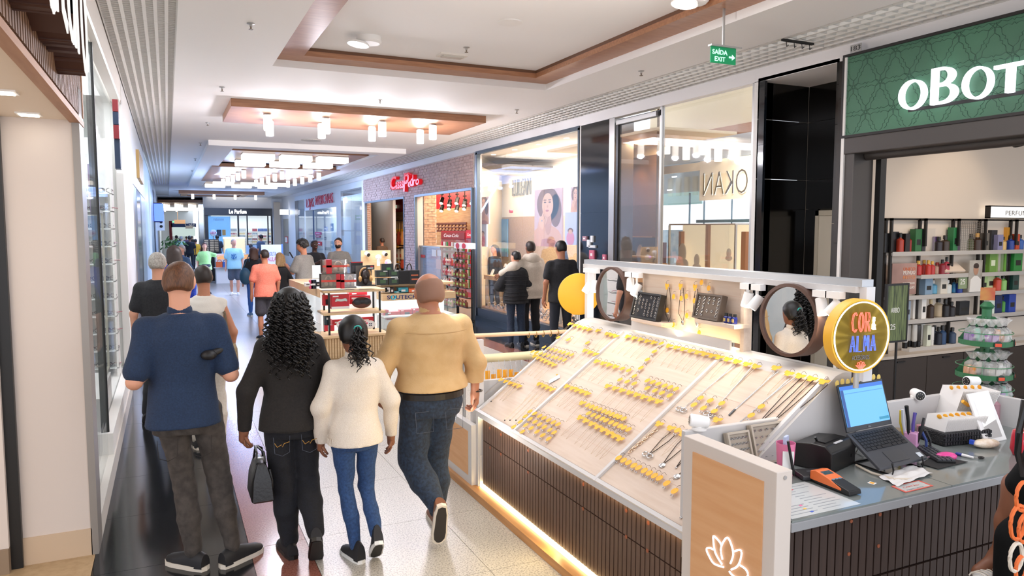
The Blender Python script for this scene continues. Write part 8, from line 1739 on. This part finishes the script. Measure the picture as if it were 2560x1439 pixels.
BOARD=PY(903,626,12.7),PY(977,674,12.7);MB().box(BOARD[0][0],BOARD[1][0],12.7,12.74,.9,BOARD[0][2]).build('camera_board',GB,gk);MB().box(xa,xb,YC+.1,YC+.85,zl1+.12,zl1+.16).build('upper_shelf',GB,gk);MB().box(xa,xb,YC+.5,YC+.54,zl1,zl1+.12).build('shelf_riser',GB,gk)
def gbox(lab,pxl,pxr,pyt,pyb,m,Y=YG+.05,d=.14,name='product_box',cat='box',faces=(),group=None):
 a,b=PY(pxl,pyb,Y),PY(pxr,pyt,Y);t=T(name,lab,cat,((a[0]+b[0])/2,Y,a[2]),0,group);MB().box(a[0],b[0],Y,Y+d,a[2],b[2]).build('carton',m,t,bev=.003)
 for(nm,u0,u1,v0,v1,fm)in faces:MB().box(a[0]+(b[0]-a[0])*u0,a[0]+(b[0]-a[0])*u1,Y-.003,Y+.001,a[2]+(b[2]-a[2])*v0,a[2]+(b[2]-a[2])*v1).build(nm,fm,t)
 return t,a,b
CLR=glass('clear_pack','#c9bdae',.08,.25);TANP=mt('pad_tan','#a58a72',.5)
def headset_pack(lab,pxl,pxr,pyt,pyb,stripe):
 a,b=PY(pxl,pyb,YG),PY(pxr,pyt,YG);t=T('headphone_pack',lab,'box',((a[0]+b[0])/2,YG,a[2]));W_,H_=b[0]-a[0],b[2]-a[2]
 MB().box(a[0],b[0],YG+.13,YG+.15,a[2],b[2]).build('card_back',mt('pack_dark','#4a3f3a',.5),t);MB().box(a[0],b[0],YG-.02,YG+.13,a[2],a[2]+H_*.12).build('pack_base',BOXB,t)
 MB().box(a[0],b[0],YG-.022,YG-.019,a[2],b[2]).build('clear_window',CLR,t);MB().box(a[0]+W_*stripe,a[0]+W_*(stripe+.22),YG-.026,YG+.12,a[2],b[2]).build('red_flap',REDB,t);MB().box(a[0],b[0],YG-.026,YG-.021,a[2]+H_*.45,a[2]+H_*.6).build('red_band',mt('band_red','#d9483a',.4),t)
 for u in((.3,.55)if stripe>.5 else(.55,.8)):
  MB().ell((a[0]+W_*u,YG+.06,a[2]+H_*.28),(W_*.1,.03,H_*.17),12,8).build('ear_cushion',TANP,t,True)
 c=a[0]+W_*(.42 if stripe>.5 else.67);MB().tube([(c+W_*.17*math.cos(q),YG+.06,a[2]+H_*.35+H_*.5*math.sin(q))for q in np.linspace(0,PI,12)],.012,6).build('head_band',TANP,t,True)
headset_pack('upper clear pack of headphones with red flap on the gadget kiosk',806,867,648,684,.15);headset_pack('lower left clear pack of headphones on the gadget kiosk',803,850,684,721,.78);headset_pack('lower right clear pack of headphones on the gadget kiosk',852,890,684,721,.0)
a,b=PY(895,715,YG-.02),PY(934,664,YG-.02);t=T('headphone_display','dark head shaped display wearing tan headphones on the gadget kiosk','display',((a[0]+b[0])/2,YG,a[2]));cx,cz=(a[0]+b[0])/2,a[2]+(b[2]-a[2])*.5
MB().box(a[0],b[0],YG+.1,YG+.12,a[2],b[2]).build('card_back',mt('pack_grey','#5a5754',.5),t);MB().box(a[0],b[0]+.03,YG-.06,YG+.12,a[2],a[2]+.012).build('display_base',BOXB,t);MB().ell((cx,YG+.03,cz),(.062,.06,.1),16,10).ell((cx,YG+.0,cz-.09),(.04,.04,.05),12,8).ell((cx,YG-.03,cz-.02),(.012,.014,.024),8,6).build('head_form',mt('head_form','#2a2220',.35),t,True)
MB().tube([(cx+.085*math.cos(q),YG+.02,cz+.01+.115*math.sin(q))for q in np.linspace(-.1,PI+.1,16)],.014,7).build('head_band',mt('band_tan','#b98d5c',.4),t,True)
for s_ in(-1,1):MB().ell((cx+s_*.085,YG+.0,cz-.045),(.028,.04,.05),12,8).build('ear_cup',mt('cup_tan','#c79b62',.4),t,True)
gbox('black shop card reading mobile behind the headphone display',916,936,662,674,BOXB,YG-.01,.01,'price_card','card',(('print',.15,.85,.25,.45,OFFW),('print',.5,.85,.6,.8,REDB)))
for k,(pxl,pxr,pyt,pyb)in enumerate([(941,970,675,693),(971,997,674,692),(942,970,694,713),(972,997,694,712)]):
 gbox('dark green headset box, %s of the block of four'%('upper left','upper right','lower left','lower right')[k],pxl,pxr,pyt,pyb,mt('box_dark_green','#1c2420',.3),YC-.0+.02,.12,'headset_box','box',(('product_print',.3,.8,.25,.75,mt('print_green','#3f5a3c',.5)),('print',.6,.95,.8,.9,OFFW)),'dark green headset boxes')
gbox('single dark green headset box on top of the block of four',955,983,659,675,mt('box_dark_green','#1c2420',.3),YC+.1,.1,'headset_box','box',(('product_print',.4,.75,0,.4,mt('print_green2','#4e8a48',.5)),))
gbox('black box with red edge behind the clear headphone packs',878,907,654,685,BOXB,YG+.2,.1,'product_box','box',(('red_edge',0,1,.94,1,REDB),('print',.1,.45,.2,.7,mt('print_dim','#4a4a50',.5))))
gbox('black and copper device box at the right end of the gadget kiosk',1024,1049,675,710,BOXB,YC+.02,.12,'product_box','box',(('product_print',.15,.85,.6,.7,mt('print_copper','#b5603e',.5)),('product_print',.2,.9,.3,.4,mt('print_copper','#b5603e',.5))))
a,b=PY(998,710,YC),PY(1024,676,YC);t=T('tote_bag','black tote bag standing on the right of the gadget kiosk','bag',(a[0],YC,a[2]));MB().box(a[0],b[0],YC,YC+.08,a[2],b[2]).build('bag_body',mt('tote_black','#19191b',.8),t,bev=.006)
for(px,lab)in((994,'left grey'),(1023,'right black')):
 c=PY(px,672,YC+.1);t=T('headphones','%s pair of headphones standing behind the boxes of the gadget kiosk'%lab,'headphones',c);MB().tube([c+np.array([.04*math.cos(q),0,.09*math.sin(q)])for q in np.linspace(-.2,PI+.2,14)],.011,6).build('head_band',BLACK if 'black' in lab else DARKM,t,True);MB().ell(c+np.array([-.04,0,-.03]),(.02,.03,.035),10,6).ell(c+np.array([.04,0,-.03]),(.02,.03,.035),10,6).build('ear_cup',BOXB,t,True)
for k,(px,py)in enumerate(((921,637),(965,636))):
 c=Vector(PY(px,py,12.62));t=T('smart_camera','white smart camera with dark lens on the wooden board, %s one'%('left','right')[k],'camera',c);MB().cyl(c+Vector((-.03,.06,.03)),c,.035,.04,16).build('camera_body',OFFW,t,True);MB().cyl(c,c+Vector((.004,-.008,-.004)),.032,n=16).build('camera_lens',BLACK,t)
c=Vector(PY(946,650,12.6));t=T('white_gadget','white robot shaped gadget on the wooden board','gadget',c);MB().ell(c+Vector((0,0,.05)),(.055,.04,.05),14,8).lathe([(.03,-.1),(.03,0),(.04,.02)],14,c).build('gadget_body',OFFW,t,True)
c=Vector(PY(970,656,12.6));t=T('glowing_dome','white dome lamp with violet glow below the right smart camera','lamp',c);MB().ell(c,(.06,.05,.06),16,8).build('dome',OFFW,t,True);MB().ell(c+Vector((-.035,-.03,.01)),(.025,.02,.03),10,6).build('violet_spot',glow('violet_glow','#b05cff',2.),t,True)
gbox('red massager box with a pale device picture on the middle kiosk shelf',829,873,735,773,REDB,YG-.0,.15,'massager_box','box',(('white_foot',0,1,0,.18,OFFW),('label_print',.08,.4,.84,.92,OFFW)));
t=bpy.data.objects['massager_box'];a,b=PY(841,762,YG-.01),PY(865,745,YG-.01);MB().tube([((a[0]+b[0])/2+.075*math.cos(q),YG-.006,(a[2]+b[2])/2+.04*math.sin(q)+.02*math.cos(2*q))for q in np.linspace(-.3,PI+.3,14)],.022,6).build('device_print',mt('print_mint','#cfe0d8',.4),t,True)
gbox('red boxes lying behind the brown massage cushion',874,926,738,760,REDB,YG+.2,.15,'massager_box','box',(('label_print',.1,.5,.6,.8,OFFW),));gbox('red lidded box on top of the rear red boxes',873,918,729,738,REDB,YG+.2,.15,'massager_box','box',(('label_print',.15,.4,.3,.7,OFFW),));gbox('small red box with black clip device at the left of the middle kiosk shelf',808,823,737,764,REDB,YG+.1,.1,'massager_box','box',(('device_print',.4,.9,.1,.6,BOXB),))
c=Vector(PY(904,756,YG+.02));t=T('massage_cushion','brown massage cushion with black pad on the middle kiosk shelf','cushion',c);MB().ell(c,(.155,.06,.09),22,12).build('cushion_body',mt('cushion_brown','#5e3428',.35),t,True);MB().ell(c+Vector((-.07,-.03,.02)),(.075,.05,.055),16,8).ell(c+Vector((.07,-.03,.02)),(.075,.05,.055),16,8).ell(c+Vector((0,-.03,.02)),(.08,.045,.045),16,8).build('black_pad',mt('pad_dark','#26262a',.4),t,True)
gbox('red controller box left of the girl on the low kiosk shelf',831,862,797,813,REDB,YG+.1,.15,'controller_box','box',(('label_print',.2,.7,.35,.6,OFFW),));gbox('red controller box right of the girl on the low kiosk shelf',893,934,791,808,REDB,YG+.15,.15,'controller_box','box',(('label_print',.2,.7,.35,.6,OFFW),));gbox('small red and white box at the left end of the low kiosk shelf',813,836,812,828,REDB,YG,.1,'controller_box','box',(('white_print',.3,.45,0,1,OFFW),))
for k,px in enumerate((856,924)):
 c=Vector(PY(px,811,YG-.0));t=T('game_controller','white oversized game controller %s the girl on the low kiosk shelf'%('left of','right of')[k],'controller',c);MB().ell(c,(.095,.04,.07),18,10).build('controller_body',OFFW,t,True)
 for i in range(4):MB().cyl(c+Vector((-.01+.028*(i%2),-.03,.02-.028*(i//2))),c+Vector((-.01+.028*(i%2),-.046,.02-.028*(i//2))),.01,n=10).build('button',mt('button_navy','#27304a',.3),t)
 MB().ell(c+Vector((-.05,-.032,.03)),(.016,.012,.014),10,6).build('red_stick',mt('stick_pink','#d9506a',.4),t,True)
gbox('dark bottle and dark device at the left end of the low shelf',812,826,785,812,mt('dark_teal','#20343a',.3),YG+.05,.06,'dark_device','gadget',(('white_print',.3,.6,.5,.7,OFFW),))
for k,(pxl,pxr,pyt,pyb,c_)in enumerate([(949,968,718,731,'#e9e6e2'),(962,975,718,731,'#dedbd7'),(975,986,718,732,'#1f1d1e'),(986,1003,727,732,'#4fb0c0'),(996,1021,718,731,'#3aa0b4'),(1022,1047,720,731,'#e8703c')]):gbox('%s small accessory box on the SOUTECH band'%['white earbud','second white earbud','black earbud','flat aqua','teal','orange'][k],pxl,pxr,pyt,pyb,mt('acc_'+c_[1:],c_,.4),YC+.05,.12,'accessory_box','box',(('print',.3,.7,.2,.6,BOXB if k<2 else OFFW),))
for k,(pxl,pxr,pyt,pyb)in enumerate([(967,1002,778,800),(957,972,774,796),(1000,1030,773,790),(1032,1050,770,790)]):gbox('red box in the lit right case of the gadget kiosk, %s'%['nearest big one','left end one','middle one','right end one'][k],pxl,pxr,pyt,pyb,mt('case_red','#b8323c',.4),YC+.25,.12,'massager_box','box',(('device_print',.4,.8,.2,.6,mt('print_dim','#4a4a50',.5)),('label_print',.08,.3,.8,.92,OFFW)))
for k,(pxl,pxr,pyt,pyb,c_)in enumerate([(763,776,706,716,'#e8e2dc'),(775,782,700,722,'#d84a72'),(778,791,699,722,'#1d2430'),(791,801,704,716,'#2a2a2e')]):gbox('%s on the left corner of the gadget kiosk'%['stack of white cards','pink strip box','dark upright box','small dark gadget'][k],pxl,pxr,pyt,pyb,mt('lc_'+c_[1:],c_,.4),YG+.35,.1,'counter_box','box',(('print',.2,.8,.4,.6,OFFW if k else BOXB),))
t=T('laptop_screen','pale screen standing on the counter behind the young man in grey','screen',PY(790,690,13.2));a,b=PY(783,694,13.2),PY(805,664,13.2);MB().box(a[0],b[0],13.2,13.22,a[2],b[2]).build('screen_face',mt('pale_screen','#bfe0e6',.3,emit='#bfe0e6',es=.4),t);MB().box(a[0]-.01,b[0]+.01,13.22,13.24,zt[2],b[2]+.01).build('screen_back',OFFW,t)
# far kiosk with lit case, sunglasses stands, board VOLTA ÀS AULAS
def fbox(pxl,pxr,pyt,pyb,Y,d):a,b=PY(pxl,pyb,Y),PY(pxr,pyt,Y);return MB().box(a[0],b[0],Y,Y+d,max(0,a[2]),b[2])
fk=T('far_kiosk','far white kiosk with warm lit glass case and small handbags before the black perfume shop','kiosk',(2.6,33,0));fbox(543,640,634,760,29.5,.8).build('base',OFFW,fk);fbox(562,612,597,633,29.6,.6).build('lit_case',mt('case_warm','#f2dcae',.4,emit='#ffe6b8',es=.3),fk);fbox(560,613,592,597,29.55,.7).build('case_top',glow('case_top_glow','#fff4de',.8),fk);fbox(543,640,636,648,29.48,.03).build('warm_shelf',mt('warm_shelf','#d9a26a',.5,emit='#e0a060',es=.4),fk)
for k,(px,c_)in enumerate(((549,'#d9642c'),(564,'#2a5aa8'),(631,'#b99a6a'))):q=PY(px,668,29.4);MB().box(q[0]-.2,q[0]+.2,29.3,29.5,q[2]-.02,q[2]).build('bag_ledge',OFFW,fk);t=T('small_handbag','%s handbag on the low shelf of the far white kiosk'%('orange','blue','sand')[k],'handbag',q);MB().box(q[0]-.12,q[0]+.12,29.38,29.46,q[2],q[2]+.2).build('bag_body',mt('fb_'+c_[1:],c_,.5),t,bev=.01);MB().tube([q+np.array([.08*math.cos(w_),.0,.2+.08*math.sin(w_)])for w_ in np.linspace(0,PI,8)],.012,5).build('handle',mt('fb_'+c_[1:],c_,.5),t)
for k,px in enumerate((516,530,541)):
 a,b=PY(px-6,628,30+k),PY(px+6,598,30+k);t=T('sunglasses_stand','tall dark sunglasses stand with pale rows, %s of three before the perfume shop'%('left','middle','right')[k],'display stand',(a[0],30+k,0));MB().box(a[0],b[0],30+k,30.3+k,0,b[2]).build('stand_body',DARKM,t);m=MB()
 for j in range(7):z=a[2]+(b[2]-a[2])*j/7;m.box(a[0]+.02,b[0]-.02,29.98+k,30+k,z,z+.04)
 tag(m.build('glasses_rows',mt('rows_pale','#d6c8ae',.4),t),kind='stuff')
q=PY(533,582,36);t=T('round_sign','white hexagonal sign with pink lettering on a pole before the perfume shop','sign',q);MB().lathe([(.14,0),(.16,.02),(.14,.04)],6,q,R=Matrix.Rotation(PI/2,3,'X')).build('sign_plate',OFFW,t);MB().cyl((q[0],36.02,0),q,.02).build('pole',STEEL,t);put_text('lettering','HELP',mt('ink_pink','#d94a8c',.5),t,(q[0]-.11,35.94,q[2]-.05),(1,0,0),UP,.1,.22,.01)
a,b=PY(655,690,27.),PY(703,611,27.);t=T('advert_board','white advertising board with coloured lettering VOLTA ÀS AULAS','sign',(a[0],27,0));MB().box(a[0],b[0],27,27.06,0.05,b[2]).build('board',mt('board_white','#eef0f4',.4),t);MB().box(b[0],b[0]+.05,26.98,27.08,0,b[2]+.02).build('board_edge',mt('board_blue','#5f86c0',.4),t)
W_=b[0]-a[0];put_text('lettering','VOLTA',mt('ink_blue','#3a5cb8',.5),t,(a[0]+W_*.34,26.995,b[2]-.38),(1,0,0),UP,.13,W_*.4,.006);put_text('lettering','ÀS',mt('ink_teal','#3aa0a8',.5),t,(a[0]+W_*.78,26.995,b[2]-.38),(1,0,0),UP,.07,W_*.12,.006);put_text('lettering','AULAS',mt('ink_pink','#d94a8c',.5),t,(a[0]+W_*.3,26.995,b[2]-.58),(1,0,0),UP,.15,W_*.5,.006)
q=PY(628,640,27.5);t=T('blue_tote','pale blue tote with round dark mark on the far kiosk counter','bag',q);fbox(616,642,613,634,29.4,.1).build('tote_body',mt('tote_blue','#9dc2e6',.5),t);c=PY(627,615,29.38);MB().ell(c,(.07,.02,.07),12,8).build('dark_mark',mt('bag_navy','#1c2634',.5),t,True)
t=T('indoor_plant','leafy green plant in a planter at the far left of the corridor','plant',PY(420,640,30));q=Vector(PY(432,610,30));m=MB()
for k in range(70):v=Vector(RNG.normal(size=3))*.16;m.cb(q+Vector((v.x*1.2,v.y,v.z*.7)),(.16,.05,.01),rot=Matrix.Rotation(RNG.uniform(0,6),3,'Z')@Matrix.Rotation(RNG.uniform(-.8,.8),3,'Y'))
tag(m.build('leaves',mt('leaf_green','#3f6a35',.6,col2='#5c8a48',ns=3),t),kind='stuff');MB().cyl((q.x,30,0),(q.x,30,q.z),.03).build('stem',mt('stem_brown','#5c4630',.7),t);MB().lathe([(.18,0),(.22,.6),(.2,.6)],16,(q.x,30,0)).build('planter',DARKM,t,True)
# ---------------------------------------------------------------- tell apart things that share a label by their place in the picture
def _scr(o):
 v=np.array(o.location[:])-_C;return 1280+FPX*(v@_R)/max(v@_F,.1)
_by={}
for o in bpy.data.objects:
 if o.parent is None and o.get('category')and o.get('label'):_by.setdefault(o['label'],[]).append(o)
def nth(n):
 if n<=len(ORD):return ORD[n-1]
 return '%d%s'%(n,'th' if 10<n%100<20 else{1:'st',2:'nd',3:'rd'}.get(n%10,'th'))
for lab,L in _by.items():
 if len(L)<2:continue
 if 'egg crate' in lab:
  for k,o in enumerate(sorted(L,key=lambda o:o.location.y)):o['label']=lab+', %s from the camera'%nth(k+1)
  continue
 for k,o in enumerate(sorted(L,key=_scr)):o['label']=lab+', %s from left'%nth(k+1)
 if not L[0].get('group'):
  for o in L:o['group']=lab
